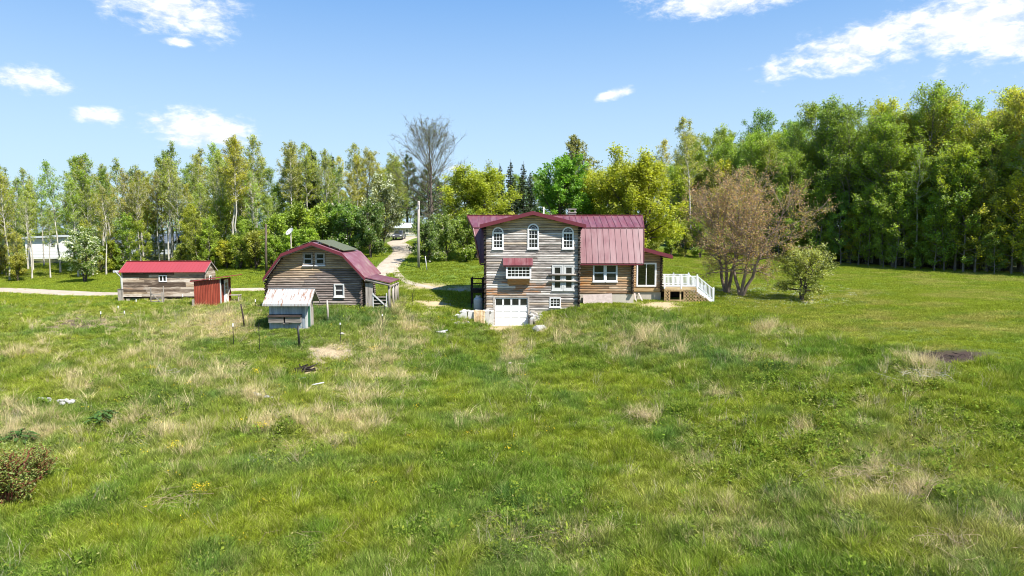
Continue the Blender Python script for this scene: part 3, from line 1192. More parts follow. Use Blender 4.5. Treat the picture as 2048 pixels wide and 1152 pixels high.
def pans(name, y0, z0, xr0, y1, z1, xr1, step, skip=None, thick=.05):
    lo, hi = min(xr0[0], xr1[0]), max(xr0[1], xr1[1])
    n = int(math.ceil((hi - lo) / step))
    up = Vector((0, -(z1 - z0), (y1 - y0))).normalized()
    if up.z < 0:
        up = -up
    for i in range(n):
        a, b = lo + i * step, lo + (i + 1) * step
        if skip and skip(a, b):
            continue
        a0, b0 = max(a, xr0[0]), min(b, xr0[1])
        a1, b1 = max(a, xr1[0]), min(b, xr1[1])
        a0, b0 = min(a0, xr0[1]), max(b0, xr0[0])
        a1, b1 = min(a1, xr1[1]), max(b1, xr1[0])
        if b0 - a0 < .01 and b1 - a1 < .01:
            continue
        b0, b1 = max(b0, a0 + .005), max(b1, a1 + .005)
        low = [Vector((a0, y0, z0)), Vector((b0 - .004, y0, z0)), Vector((b1 - .004, y1, z1)), Vector((a1, y1, z1))]
        q = MB().hexa([p - up * thick for p in low], low)
        q.bar(low[0] + up * .02, low[3] + up * .02, .032, .045)
        q.build(name, MAROON, house)


inwing = lambda a, b: a > WX0 - .1 and b < WX1 + .1
pans('roof_panel', YE, ZE, XE, YK, ZK - .03, XK, .50, inwing)
pans('roof_panel', YK - .02, ZK, XK, YR, ZR, XR, .535)
YKb, YEb = 2 * YR - YK, 2 * YR - YE
pans('roof_panel', YKb, ZK, XK, YR + .004, ZR, XR, .535)
pans('roof_panel', YEb, ZE, XE, YKb, ZK - .03, XK, .50)
MB().box(XR[0], XR[1], YR - .09, YR + .09, ZR + .0, ZR + .07).build('ridge_cap', MAROONTRIM, house)
MB().box(XK[0], XK[1], YK - .07, YK + .05, ZK - .035, ZK + .035).build('knee_flashing', MAROON, house)
MB().box(XE[0] + .01, XE[1] - .01, YE - .03, YE + .03, ZE - .16, ZE - .052).build('eave_board', MAROONTRIM, house)
for k in (0, 1):
    s = -1 if k == 0 else 1
    for (p, q_) in (((XE[k], YE, ZE), (XK[k], YK, ZK)), ((XK[k], YK, ZK), (XR[k], YR, ZR)), ((XR[k], YR, ZR), (XK[k], YKb, ZK)), ((XK[k], YKb, ZK), (XE[k], YEb, ZE))):
        p, q_ = Vector(p), Vector(q_)
        MB().bar(p + Vector((s * .03, 0, -.10)), q_ + Vector((s * .03, 0, -.10)), .05, .22).build('barge_board', MAROONTRIM, house)

# ---- main walls
MX0, MX1 = -2.35, ux(1267, YM)
ZF = vz(588, YM)
mw = (ux(1186, YM), ux(1235, YM), vz(563.5, YM), vz(528, YM))


def main_tone(x, z):
    if z > 3.0 and (x < 7.2 or x > 8.9):
        return (.55, rng.choice([.5, .9, 1.0]) if x < 7.2 else rng.choice([.2, .5, .7]), 0, 1)
    return (.1, .1 if rng.random() < .7 else .5, rng.choice([0, .2, .4]), 1)


log_wall(house, 'x', YM + LOGD / 2, lambda z: (WX1 + .05, MX1), ZF, ZE + .1, .205, LOGD, LOGORANGE, [rect_op(mw[0] + .05, mw[1] - .05, mw[2] + .05, mw[3] - .05)], main_tone, ext=0.0)
log_wall(house, 'x', YM + LOGD / 2, lambda z: (MX0, WX0 - .05), ZF, ZE + .1, .205, LOGD, LOG, [], None)
log_wall(house, 'x', YEb - .45, lambda z: (MX0, MX1), ZF, ZE + .1, .205, LOGD, LOG, [], None)
MB().box(WX1 - .2, MX1 - .05, YM + .105, YM + .4, ZF, ZE + .2).build('wall_core', DARKCORE, house)
MB().box(MX0 + .05, WX0 + .2, YM + .105, YM + .4, ZF, ZE + .2).build('wall_core', DARKCORE, house)
MB().box(MX0, MX1 + .05, YM + .05, YEb - .35, .6, ZF - .004).build('foundation', CONC, house)


def gambrel_span(z):
    if z < ZE:
        return (YM, YEb - .45)
    if z < ZK:
        k = (z - ZE) / (ZK - ZE)
        return (YE + .15 + (YK - YE) * k, YEb - .15 - (YK - YE) * k)
    k = (z - ZK) / (ZR - ZK)
    if k > .97:
        return None
    return (YK + .25 + (YR - YK) * k, YKb - .25 - (YR - YK) * k)


for xs in (MX0 + .1, MX1 - .08):
    log_wall(house, 'y', xs, gambrel_span, ZF + .1, ZR - .1, .205, LOGD, LOG, [], None)
    pol = [(YM + .1, ZF), (YEb - .55, ZF), (YEb - .5, ZE), (YKb - .3, ZK - .1), (YR, ZR - .2), (YK + .3, ZK - .1), (YM + .1, ZE)]
    MB().prism_yz(pol, xs - .04 if xs > 0 else xs + .02, xs + .04 if xs < 0 else xs - .02).build('gable_core', DARKCORE, house)
    for i in range(13):
        z = ZF + .1 + i * .205
        e = .30 if i % 2 else .20
        piece('corner_log', 'log', LOGEND if xs > 0 or True else LOG, house, (xs, YM - e / 2 + .1, z), (e + .25, .21, .19), (0, 0, math.pi / 2))
# pair of double-hung windows in the main wall
mid = (mw[0] + mw[1]) / 2
for a, b in ((mw[0], mid - .005), (mid + .005, mw[1])):
    window_rect(house, a, b, mw[2], mw[3], YM - .05, 1, 1, .085, True, WHITE, deep=.14)
# chimney and vent pipe
chx, chy = ux(1144.5, 61.8), 62.4
ch = MB()
ch.box(chx - .34, chx + .34, chy - .34, chy + .34, ZR - .8, ZR + .24)
ch.box(chx - .40, chx + .40, chy - .40, chy + .40, ZR + .245, ZR + .34)
for sx in (-1, 1):
    for sy in (-1, 1):
        ch.box(chx + sx * .26 - .07, chx + sx * .26 + .07, chy + sy * .26 - .07, chy + sy * .26 + .07, ZR + .342, ZR + .54)
ch.box(chx - .38, chx + .38, chy - .38, chy + .38, ZR + .542, ZR + .64)
ch.build('chimney', STONE, house)
MB().tube([(ux(1087, 62), 62, ZR - .6), (ux(1087, 62), 62, ZR + .75)], [.06, .06], 10).build('vent_pipe', WHITE, house, True)

# ---- sun room
SX0, SX1 = MX1 - .1, ux(1324, YS)
sd = (ux(1273.5, YS), ux(1313, YS), vz(573, YS), vz(525.6, YS))
ZSF = vz(584.5, YS)
SRx0, SRz0 = ux(1280, 58.1), vz(494, 58.1)
SRx1, SRz1 = ux(1345, 58.1), vz(511, 58.1)
ssl = (SRz1 - SRz0) / (SRx1 - SRx0)


def sun_tone(x, z):
    return (.6, .35, 0, 1) if z > 4.6 and x < 12.3 else ((.15, 0, .2, 1) if x > 12.4 else (.5, .4, 0, 1))


def sun_span(z):
    xm = SRx0 + (z + .25 - SRz0) / ssl
    return (SX0 + .2, min(SX1, xm))


log_wall(house, 'x', YS + LOGD / 2, sun_span, ZSF, 5.95, .205, LOGD, LOGORANGE, [rect_op(sd[0] + .04, sd[1] - .04, sd[2] + .03, sd[3] - .04)], sun_tone, ext=0)
log_wall(house, 'y', SX1 - .1, lambda z: (YS, 63.6), ZSF + .1, 5.55, .205, LOGD, LOGORANGE, [], sun_tone, ext=0)
for i in range(16):
    z = ZSF + .1 + i * .2
    if z > 5.55:
        break
    e = .32 if i % 2 else .22
    piece('corner_log', 'log', LOGEND, house, (SX1 - .05, YS - e / 2 + .12, z), (e + .25, .2, .185), (0, 0, math.pi / 2))
MB().box(SX0 + .1, sd[0] - .0, YS + .105, YS + .4, ZSF, 5.8).build('wall_core', DARKCORE, house)
MB().box(sd[1], SX1 - .2, YS + .105, YS + .4, ZSF, 5.4).build('wall_core', DARKCORE, house)
MB().box(SX0 + .1, SX1 - .05, YS + .08, 63.6, .9, ZSF - .004).build('foundation', CONC, house)
MB().box(SX0 + .2, SX1 - .2, YS + .5, 63.4, sd[2] - .1, sd[2] - .02).build('sunroom_floor', NEWWOOD, house)
MB().box(SX0 + .2, SX1 - .2, 63.2, 63.5, sd[2], 5.3).build('back_wall', LOGORANGE, house)
MB().box(sd[0] - .25, sd[1] + .75, YS - .06, YS - .012, ZSF + .08, ZSF + .36).build('threshold_board', NEWWOOD, house)
sdo = frame_mb(sd[0], sd[1], sd[2], sd[3], YS - .04, YS + .1, .08).build('sliding_door', WHITE, house)
mid = (sd[0] + sd[1]) / 2
for k, (a, b) in enumerate(((sd[0] + .08, mid + .04), (mid - .04, sd[1] - .08))):
    yy = YS + (.06 if k == 0 else .01)
    frame_mb(a, b, sd[2] + .08, sd[3] - .08, yy - .02, yy + .02, .05).build('door_leaf', WHITE, sdo)
    MB().box(a + .045, b - .045, yy - .004, yy + .004, sd[2] + .12, sd[3] - .12).build('pane', CLEAR, sdo)
# sun room roof
for i in range(9):
    ya, yb = 58.05 + .65 * i, 58.05 + .65 * (i + 1) - .006
    q = MB().hexa([(SRx0, ya, SRz0 - .07), (SRx1, ya, SRz1 - .07), (SRx1, yb, SRz1 - .07), (SRx0, yb, SRz0 - .07)],
                  [(SRx0, ya, SRz0), (SRx1, ya, SRz1), (SRx1, yb, SRz1), (SRx0, yb, SRz0)])
    q.bar((SRx0, ya + .02, SRz0 + .02), (SRx1, ya + .02, SRz1 + .02), .03, .04)
    q.build('sunroom_roof_panel', MAROON, house)
MB().hexa([(SRx0, 58.0, SRz0 - .28), (SRx1, 58.0, SRz1 - .28), (SRx1, 58.045, SRz1 - .28), (SRx0, 58.045, SRz0 - .28)],
          [(SRx0, 58.0, SRz0 + .03), (SRx1, 58.0, SRz1 + .03), (SRx1, 58.045, SRz1 + .03), (SRx0, 58.045, SRz0 + .03)]).build('rake_board', MAROONTRIM, house)
MB().box(SRx1 - .05, SRx1, 58.05, 63.9, SRz1 - .28, SRz1 - .075).build('eave_board', MAROONTRIM, house)
for xx, zz_ in ((10.9, SRz0 - .35), (12.2, SRz0 - .55)):
    piece('purlin_end', 'log', LOGORANGE, house, (xx, 58.35, zz_), (.6, .18, .18), (0, 0, math.pi / 2), (.4, .3, 0, 1))

# ================================================================ white deck
YD = 57.9
dkx0, dkx1 = ux(1330, YD), ux(1395.3, YD)
dkz = vz(574.3, YD)
stx = ux(1428.7, YD)
gnd = gz1(stx, YD)
deck = thing('porch_deck', 'white railed deck with tan lattice skirt and stairs going down', 'deck', ((dkx0 + dkx1) / 2, YD + 1.4, gz1(14.5, 59)))
DY1 = YD + 2.9
for i in range(20):
    ya = YD + .06 + i * (DY1 - YD - .1) / 20
    MB().box(dkx0, dkx1, ya, ya + .132, dkz - .04, dkz).build('deck_board', GREYWOODX, deck)
for yy in (YD, DY1 - .04):
    MB().box(dkx0, dkx1, yy, yy + .04, dkz - .22, dkz - .002 if yy > YD else dkz + .01).build('rim_board', NEWWOOD, deck)
for xx in (dkx0 + .06, (dkx0 + dkx1) / 2, dkx1 - .06):
    for yy in (YD + .1, DY1 - .1):
        gg = gz1(xx, yy) - .3
        MB().box(xx - .06, xx + .06, yy - .03, yy + .06, gg, dkz - .23).build('support_post', NEWWOOD, deck)
RH = vz(552.5, YD) - dkz


def post(x, y, z, h=None):
    h = h or RH + .08
    q = MB().box(x - .055, x + .055, y - .055, y + .055, z - .12, z + h)
    o = q.build('rail_post', WHITE, deck)
    c = MB().box(x - .07, x + .07, y - .07, y + .07, z + h + .002, z + h + .03)
    c.add([(x - .06, y - .06, z + h + .03), (x + .06, y - .06, z + h + .03), (x + .06, y + .06, z + h + .03), (x - .06, y + .06, z + h + .03), (x, y, z + h + .09)],
          [(0, 1, 4), (1, 2, 4), (2, 3, 4), (3, 0, 4)])
    c.build('post_cap', WHITE, o)


def rail(p, q_, nb):
    p, q_ = Vector(p), Vector(q_)
    MB().bar(p + Vector((0, 0, RH)), q_ + Vector((0, 0, RH)), .08, .06).build('top_rail', WHITE, deck)
    MB().bar(p + Vector((0, 0, .10)), q_ + Vector((0, 0, .10)), .05, .06).build('bottom_rail', WHITE, deck)
    for i in range(nb):
        c = p + (q_ - p) * (i + .5) / nb
        piece('baluster', 'box', WHITE, deck, (c.x, c.y, c.z + .10 + (RH - .10) / 2), (.042, .042, RH - .12))


xm = ux(1363.5, YD)
for x in (dkx0, xm, dkx1):
    post(x, YD + .03, dkz)
    post(x, DY1 - .03, dkz)
rail((dkx0 + .06, YD + .03, dkz), (xm - .06, YD + .03, dkz), 12)
rail((xm + .06, YD + .03, dkz), (dkx1 - .06, YD + .03, dkz), 12)
rail((dkx0 + .06, DY1 - .03, dkz), (xm - .06, DY1 - .03, dkz), 12)
rail((xm + .06, DY1 - .03, dkz), (dkx1 - .06, DY1 - .03, dkz), 12)
ns = 6
drop = dkz - gnd - .02
for yy in (YD + .03, DY1 - .03):
    post(stx, yy, gnd + .16)
    rail((dkx1 + .06, yy, dkz - .03), (stx - .06, yy, gnd + .19), 11)
    MB().bar((dkx1, yy - .02, dkz - .2), (stx, yy - .02, gnd - .02), .04, .26).build('stringer', WHITE, deck)
for i in range(ns):
    za = dkz - drop * (i + 1) / (ns + 1)
    xa = dkx1 + (stx - dkx1) * i / ns
    MB().box(xa, xa + (stx - dkx1) / ns + .03, YD + .06, DY1 - .06, za - .04, za).build('tread', WHITE, deck)
# lattice skirt, woven strips clipped to the skirt outline, with a framed hatch
zl0 = gz1(14.5, YD) - .02
_lx = np.linspace(dkx0 - 1, stx + 1, 60)
_lz = gz(_lx, np.full(60, YD)) - .05
hx0, hx1, hz0, hz1 = ux(1341, YD), ux(1368.5, YD), vz(599.5, YD), vz(582.5, YD)


def inside(x, z):
    if z < max(zl0, float(np.interp(x, _lx, _lz))) or x < dkx0 or x > stx:
        return False
    top = dkz - .22 if x < dkx1 else dkz - .3 - (x - dkx1) / (stx - dkx1) * (drop - .1)
    if z > top:
        return False
    return not (hx0 < x < hx1 and hz0 < z < hz1)


for sgn in (1, -1):
    lat = MB()
    step = .03
    k = -4.0
    while k < 8:
        run = None
        pts = []
        for i in range(0, 240):
            x = dkx0 + i * step
            z = zl0 - 1 + (k + sgn * (x - dkx0)) if sgn > 0 else zl0 - 1 + (k + 4 - (x - dkx0))
            if inside(x, z):
                if run is None:
                    run = (x, z)
                last = (x, z)
            else:
                if run and last[0] - run[0] > .05:
                    yy = YD - .008 if sgn > 0 else YD - .02
                    lat.bar((run[0], yy, run[1]), (last[0], yy, last[1]), .008, .062)
                run = None
        k += .27
    tag(lat.build('lattice', NEWWOOD, deck), kind='stuff')
frame_mb(hx0 - .07, hx1 + .07, hz0 - .07, hz1 + .07, YD - .045, YD - .026, .08).build('hatch_frame', NEWWOOD, deck)
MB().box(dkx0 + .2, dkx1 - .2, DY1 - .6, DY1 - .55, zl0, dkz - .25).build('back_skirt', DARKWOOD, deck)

# ================================================================ back landing on the left, dark timber
YL = 57.6
lx0, lx1 = ux(941, YL), WX0 - .25
lz = vz(579, YL)
land = thing('side_landing', 'dark timber landing with railing on the shaded left side of the log house', 'landing', ((lx0 + lx1) / 2, YL + 1, gz1(-3, 58)))
for i in range(9):
    MB().box(lx0, lx1, YL + i * .2, YL + i * .2 + .185, lz - .05, lz).build('deck_board', DARKWOOD, land)
for yy in (YL + .05, YL + 1.75):
    g0 = gz1(lx0, yy) - .2
    MB().box(lx0, lx0 + .12, yy - .06, yy + .06, g0, lz + .98).build('post', DARKWOOD, land)
    MB().box(lx1 - .12, lx1, yy - .06, yy + .06, g0, lz + .98).build('post', DARKWOOD, land)
for dz_ in (.92, .52):
    MB().box(lx0 + .122, lx1 - .122, YL + .01, YL + .09, lz + dz_ - .05, lz + dz_ + .05).build('rail', DARKWOOD, land)
    MB().box(lx0 + .02, lx0 + .1, YL + .112, YL + 1.688, lz + dz_ - .05, lz + dz_ + .05).build('rail', DARKWOOD, land)
MB().box(lx0, lx1, YL - .045, YL - .004, lz - .28, lz - .052).build('rim_board', DARKWOOD, land)

# propane cylinder
pc = at(956.5, 614, 57.0)
pzb = gz1(pc.x, 57.0)
tank = thing('gas_cylinder', 'upright pale propane cylinder beside the log house under the side landing', 'gas cylinder', (pc.x, 57.0, pzb))
prof = [(.30, 0), (.39, .06), (.39, .95), (.36, 1.05), (.26, 1.14), (.12, 1.18), (.12, 1.22)]
MB().tube([(pc.x, 57.0, pzb + h) for r_, h in prof], [r_ for r_, h in prof], 20).build('shell', WHITE2, tank, True)
col_ = MB()
for i in range(12):
    if i in (2, 3):
        continue
    a0, a1 = 2 * math.pi * i / 12, 2 * math.pi * (i + 1) / 12
    col_.bar((pc.x + .2 * math.cos(a0), 57 + .2 * math.sin(a0), pzb + 1.22), (pc.x + .2 * math.cos(a1), 57 + .2 * math.sin(a1), pzb + 1.22), .02, .2)
col_.build('valve_collar', WHITE2, tank)
MB().tube([(pc.x, 57, pzb + 1.2), (pc.x, 57, pzb + 1.3)], [.04, .03], 8).build('valve', GREYMETAL, tank)

# sheet leaning on the foundation and two boards
pa, pb = at(1166, 611, YM - .5), at(1225, 611, YM - .5)
sh = MB()
zb0 = gz1(pa.x, YM - .5) - .05
zt0 = vz(587, YM - .1)
sh.hexa([(pa.x, YM - .55, zb0), (pb.x, YM - .55, zb0), (pb.x, YM - .1, zt0), (pa.x + .05, YM - .1, zt0 - .12)],
        [(pa.x, YM - .53, zb0), (pb.x, YM - .53, zb0), (pb.x, YM - .08, zt0), (pa.x + .05, YM - .08, zt0 - .12)])
tag(sh.build('leaning_sheet', PINK), 'stained pale sheet leaning on the foundation beside the wing', 'sheet')
for (u0, u1, lab) in ((1272, 1269, 'pale board leaning on the foundation nearest the main log corner'), (1285, 1277, 'pale board leaning on the foundation below the sliding door')):
    b0 = at(u0, 608, YS - .7)
    z0_ = gz1(b0.x, YS - .7) - .02
    t0 = at(u1, 585, YS - .03)
    tag(MB().bar((b0.x, YS - .7, z0_), (t0.x, YS - .05, vz(586, YS)), .14, .03).build('leaning_board', PINK), lab, 'board', 'boards leaning on the foundation')

# retaining walls by the garage
rw = thing('concrete_retaining_wall', 'row of broken pale concrete blocks holding the bank left of the garage', 'retaining wall', (-3.2, 54.7, .2))
rb = random.Random(3)


def stone_mb(c, sx, sy, sz, rr, sub=1):
    bm = bmesh.new()
    bmesh.ops.create_icosphere(bm, subdivisions=sub, radius=1)
    ph = [rr.uniform(0, 6) for _ in range(3)]
    vs = []
    for v in bm.verts:
        k = 1 + .22 * math.sin(3 * v.co.x + ph[0]) * math.cos(2.5 * v.co.y + ph[1]) + .12 * math.sin(5 * v.co.z + ph[2])
        vs.append((c[0] + v.co.x * sx * k, c[1] + v.co.y * sy * k, c[2] + v.co.z * sz * k))
    fs = [tuple(v.index for v in f.verts) for f in bm.faces]
    bm.free()
    return MB().add(vs, fs)


for (u0, u1, vt, vb, Y) in ((978, 987.5, 622, 650, 55.1), (965, 978, 621, 647, 54.9), (949, 965, 622, 645, 54.7), (934, 949, 624, 645, 54.5), (919, 934, 626, 645, 54.3), (914, 921, 630, 646, 54.0)):
    x0, x1 = ux(u0, Y), ux(u1, Y) - .02
    j = lambda: rb.uniform(-.05, .05)
    zt, zb0 = vz(vt, Y), min(vz(vb, Y), gz1((x0 + x1) / 2, Y)) - .2
    MB().hexa([(x0 + j(), Y + j(), zb0), (x1 + j(), Y + j(), zb0), (x1, Y + .7, zb0), (x0, Y + .7, zb0)],
              [(x0 + .02 + j(), Y + .06 + j(), zt + j()), (x1 - .02 + j(), Y + .05 + j(), zt + j()), (x1, Y + .7, zt + j()), (x0, Y + .7, zt + j())]).build('block', PALECONC, rw)
for i in range(16):
    u = 912 + i * 4.6 + rb.uniform(-2, 2)
    Y = 54.6 + rb.uniform(-.3, .5) + (u - 912) * .008
    s = rb.uniform(.10, .2)
    stone_mb((ux(u, Y), Y, vz(624 + (8 if i < 2 else 0), Y) + rb.uniform(-.02, .1)), s * 1.3, s, s * .8, rb).build('stone', PALECONC, rw)
for i in range(7):
    p = hit(906 + i * 5, 646 + rb.uniform(-4, 4))
    stone_mb((p.x, p.y, p.z + .06), rb.uniform(.12, .25), .18, .13, rb).build('stone', STONE, rw)
rw2 = thing('stone_retaining_wall', 'tumbled dry stone retaining wall on the right side of the garage door', 'retaining wall', (2.0, 54.8, .3))
MB().hexa([(1.5, 54.6, -.3), (1.85, 54.6, -.3), (1.85, 55.5, -.3), (1.5, 55.5, -.3)], [(1.52, 54.7, 1.2), (1.8, 54.7, 1.15), (1.85, 55.5, 1.2), (1.55, 55.5, 1.2)]).build('slab', STONE, rw2)
MB().hexa([(1.4, 54.2, -.4), (1.7, 54.2, -.4), (1.75, 54.6, -.4), (1.45, 54.6, -.4)], [(1.42, 54.3, .55), (1.66, 54.3, .5), (1.7, 54.55, .55), (1.45, 54.6, .6)]).build('slab', STONE, rw2)
for i in range(46):
    t = rb.random()
    u = 1064 + rb.uniform(-3, 26)
    vv = 618 + (u - 1060) * .5 + rb.uniform(0, 22)
    Y = 55.1 - (vv - 618) * .028
    s = rb.uniform(.10, .24)
    stone_mb((ux(u, Y), Y, vz(vv, Y)), s * 1.25, s, s * .85, rb).build('stone', STONE if rb.random() < .6 else PALECONC, rw2)
for (u, v, s, lab) in ((1079, 658, .42, 'large pale boulder at the foot of the stone retaining wall'), (884, 664, .22, 'small pale stone in the grass left of the leaning pallet'), (684, 665, .14, 'small white stone in the grass behind the straw circle')):
    p = hit(u, v + 4)
    tag(stone_mb((p.x, p.y, p.z + s * .4), s * 1.3, s * .9, s * .7, rb, 2).build('boulder', WHITESTONE), lab, 'stone')

# pallet leaning on the blocks
pl = thing('wooden_pallet', 'wooden slatted pallet leaning on the pale concrete blocks beside the garage', 'pallet', (-2.9, 54.2, gz1(-2.9, 54.2)))
b0 = at(950, 652, 53.9)
zb0 = gz1(b0.x, 53.9)
for i in range(9):
    x = ux(947.5 + i * 2.5, 53.9)
    MB().hexa([(x, 53.85, zb0), (x + .075, 53.85, zb0), (x + .03, 54.45, zb0 + 1.0), (x - .045, 54.45, zb0 + 1.0)],
              [(x, 53.88, zb0), (x + .075, 53.88, zb0), (x + .03, 54.48, zb0 + 1.0), (x - .045, 54.48, zb0 + 1.0)]).build('slat', NEWWOOD, pl)
for k in (.08, .5, .9):
    MB().bar((ux(947, 53.9) - .05 * k, 53.95 + .6 * k, zb0 + k), (ux(970, 53.9) - .05 * k, 53.95 + .6 * k, zb0 + k), .09, .04).build('crossbar', NEWWOOD, pl)

# ================================================================ BARN (gambrel log barn)
YB0 = 54.0
RF = 53.3            # front edge of its roof
RB = 60.0
barn = thing('log_barn', 'dark weathered log barn with faded maroon gambrel roof and porch', 'barn', (-15.7, 57, 1.4))
bx0, bx1 = ux(531, YB0), ux(722, YB0)
EL, KL, PK, KR, ER = [(ux(u, RF), vz(v, RF)) for u, v in ((524.5, 557.4), (562, 507.8), (623.8, 484.8), (684.3, 506.8), (729.2, 555.5))]
bw = [(ux(605.8, YB0), ux(626, YB0), vz(530.5, YB0), vz(505, YB0)), (ux(630.3, YB0), ux(650.5, YB0), vz(530.5, YB0), vz(505, YB0)),
      (ux(667, YB0), ux(687.7, YB0), vz(593.5, YB0), vz(567.6, YB0))]
bz0 = 1.35


def barn_span(z):
    z = z + .16
    if z < EL[1]:
        return (bx0, bx1)
    if z < KL[1]:
        k = (z - EL[1]) / (KL[1] - EL[1])
        return (max(bx0, EL[0] + .12 + (KL[0] - EL[0]) * k), min(bx1, ER[0] - .12 + (KR[0] - ER[0]) * k))
    k = (z - KL[1]) / (PK[1] - KL[1])
    if k > .96:
        return None
    return (KL[0] + .15 + (PK[0] - KL[0]) * k, KR[0] - .15 + (PK[0] - KR[0]) * k)


def barn_tone(x, z):
    # bleached and honey coloured on the left and under the rake, dark elsewhere
    edge = (-16.2 - x) / 3.0 + (z - 4.1) * .8
    f = max(0, min(.95, edge))
    if z > 4.75:
        f = max(f, .75)
    return (f * rng.uniform(.7, 1.0), 0.0, 0.35 if (f < .1 and rng.random() < .5) else 0, 1)


log_wall(barn, 'x', YB0 + .075, barn_span, bz0, 6.8, .185, .15, LOGB, [rect_op(a + .05, b - .05, c + .04, d - .04) for a, b, c, d in bw], barn_tone, ext=.12)
core = [(bx0 + .1, bz0), (bx1 - .1, bz0), (bx1 - .1, EL[1]), (KR[0] - .3, KR[1] - .2), (PK[0], PK[1] - .25), (KL[0] + .3, KL[1] - .2), (bx0 + .1, EL[1])]
MB().prism_xz(core, YB0 + .115, YB0 + .35).build('wall_core', DARKCORE, barn)
MB().prism_xz(core, 59.3, 59.5).build('back_wall', LOGB, barn)
for xs in (bx0 + .02, bx1 - .02):
    for i in range(14):
        z = bz0 + (i + .6) * .185
        if z > EL[1] - .15:
            break
        e = .30 if i % 2 else .18
        piece('corner_log', 'log', LOGB if xs > -13 else LOGEND, barn, (xs, (YB0 - e + 59.3) / 2, z), (59.3 - YB0 + e, .2, .175), (0, 0, math.pi / 2), (0, 0, .5, 1))
MB().box(bx0 - .05, bx1 + .05, YB0 + .05, 59.4, .6, bz0 - .005).build('sill_base', DARKWOOD, barn)
for (a, b, c, d) in bw:
    window_rect(barn, a, b, c, d, YB0 - .06, 1, 1, .10, True, GREYWOODX if c > 3.5 else WHITE2, deep=.16, sash_m=WHITE2)
    MB().box(a - .03, b + .03, YB0 - .12, YB0 - .062, c - .07, c - .002).build('sill', WHITE, barn)
# roof: slopes of metal pans running up the slope
segs = [(EL, KL), (KL, PK), (PK, KR), (KR, ER)]
for si, (p, q_) in enumerate(segs):
    n = 8
    for i in range(n):
        ya, yb = RF + (RB - RF) * i / n, RF + (RB - RF) * (i + 1) / n - .006
        q = MB().hexa([(p[0], ya, p[1] - .07), (q_[0], ya, q_[1] - .07), (q_[0], yb, q_[1] - .07), (p[0], yb, p[1] - .07)],
                      [(p[0], ya, p[1]), (q_[0], ya, q_[1]), (q_[0], yb, q_[1]), (p[0], yb, p[1])])
        q.build('roof_panel', BARNROOF, barn)
    for (dy, lo, hi, mm, nm) in ((-.05, -.22, .03, MAROONTRIM, 'rake_board'), (.05, -.30, -.225, GREYWOODX, 'rake_moulding')):
        MB().hexa([(p[0], RF + dy, p[1] + lo), (q_[0], RF + dy, q_[1] + lo), (q_[0], RF + dy + .045, q_[1] + lo), (p[0], RF + dy + .045, p[1] + lo)],
                  [(p[0], RF + dy, p[1] + hi), (q_[0], RF + dy, q_[1] + hi), (q_[0], RF + dy + .045, q_[1] + hi), (p[0], RF + dy + .045, p[1] + hi)]).build(nm, mm, barn)
# solar panels on racks over both upper slopes
for side, (p, q_) in (('right', (PK, KR)), ('left', (KL, PK))):
    sp = thing('solar_array', 'dark solar panels on a rack over the %s upper slope of the barn roof' % ('right' if side == 'right' else 'left'), 'solar panels', ((p[0] + q_[0]) / 2, 56, (p[1] + q_[1]) / 2))
    for i in range(5):
        for k in range(2):
            s0, s1 = (.06 + k * .47, .06 + k * .47 + .45)
            ya, yb = RF + .75 + i * 1.02, RF + .75 + i * 1.02 + .98
            A = Vector((p[0] + (q_[0] - p[0]) * s0, 0, p[1] + (q_[1] - p[1]) * s0 + .22))
            B = Vector((p[0] + (q_[0] - p[0]) * s1, 0, p[1] + (q_[1] - p[1]) * s1 + .20))
            MB().hexa([(A.x, ya, A.z - .04), (B.x, ya, B.z - .04), (B.x, yb, B.z - .04), (A.x, yb, A.z - .04)],
                      [(A.x, ya, A.z), (B.x, ya, B.z), (B.x, yb, B.z), (A.x, yb, A.z)]).build('panel', SOLAR, sp)
    for s0 in (.15, .5, .85):
        x, z = p[0] + (q_[0] - p[0]) * s0, p[1] + (q_[1] - p[1]) * s0
        MB().bar((x, RF + .7, z + .145), (x, RF + 5.9, z + .145), .05, .05).build('rail', GREYMETAL, sp)
        for yy in (RF + .9, RF + 3.2, RF + 5.6):
            MB().box(x - .03, x + .03, yy - .03, yy + .03, z + .0, z + .12).build('foot', BLACK, sp)
# porch roof on the right side
pr0, pr1 = ER, (ux(780, RF + .2), vz(565, RF + .2))
PB = 57.8
for i in range(5):
    ya, yb = RF + .15 + (PB - RF) * i / 5, RF + .15 + (PB - RF) * (i + 1) / 5 - .006
    MB().hexa([(pr0[0], ya, pr0[1] - .02), (pr1[0], ya, pr1[1] - .06), (pr1[0], yb, pr1[1] - .06), (pr0[0], yb, pr0[1] - .02)],
              [(pr0[0], ya, pr0[1] + .03), (pr1[0], ya, pr1[1]), (pr1[0], yb, pr1[1]), (pr0[0], yb, pr0[1] + .03)]).build('porch_roof_panel', MAROON, barn)
MB().tube([(pr0[0] - .1, RF + .3, pr0[1] - .16), (pr1[0] - .05, RF + .3, pr1[1] - .20)], [.13, .11], 8).build('porch_beam', GREYWOODX, barn, True)
MB().tube([(pr1[0] - .12, RF + .3, pr1[1] - .36), (pr1[0] - .12, PB, pr1[1] - .36)], [.1, .1], 8).build('porch_beam', GREYWOODX, barn, True)
for yy in (RF + .45, RF + 2.1, RF + 3.3, PB - .2):
    g0 = gz1(pr1[0] - .1, yy) - .15
    MB().tube([(pr1[0] - .12, yy, g0), (pr1[0] - .15, yy, (g0 + pr1[1]) / 2), (pr1[0] - .12, yy, pr1[1] - .25)], [.12, .11, .10], 8).build('porch_post', GREYWOOD, barn, True)
pfz = bz0 + .16
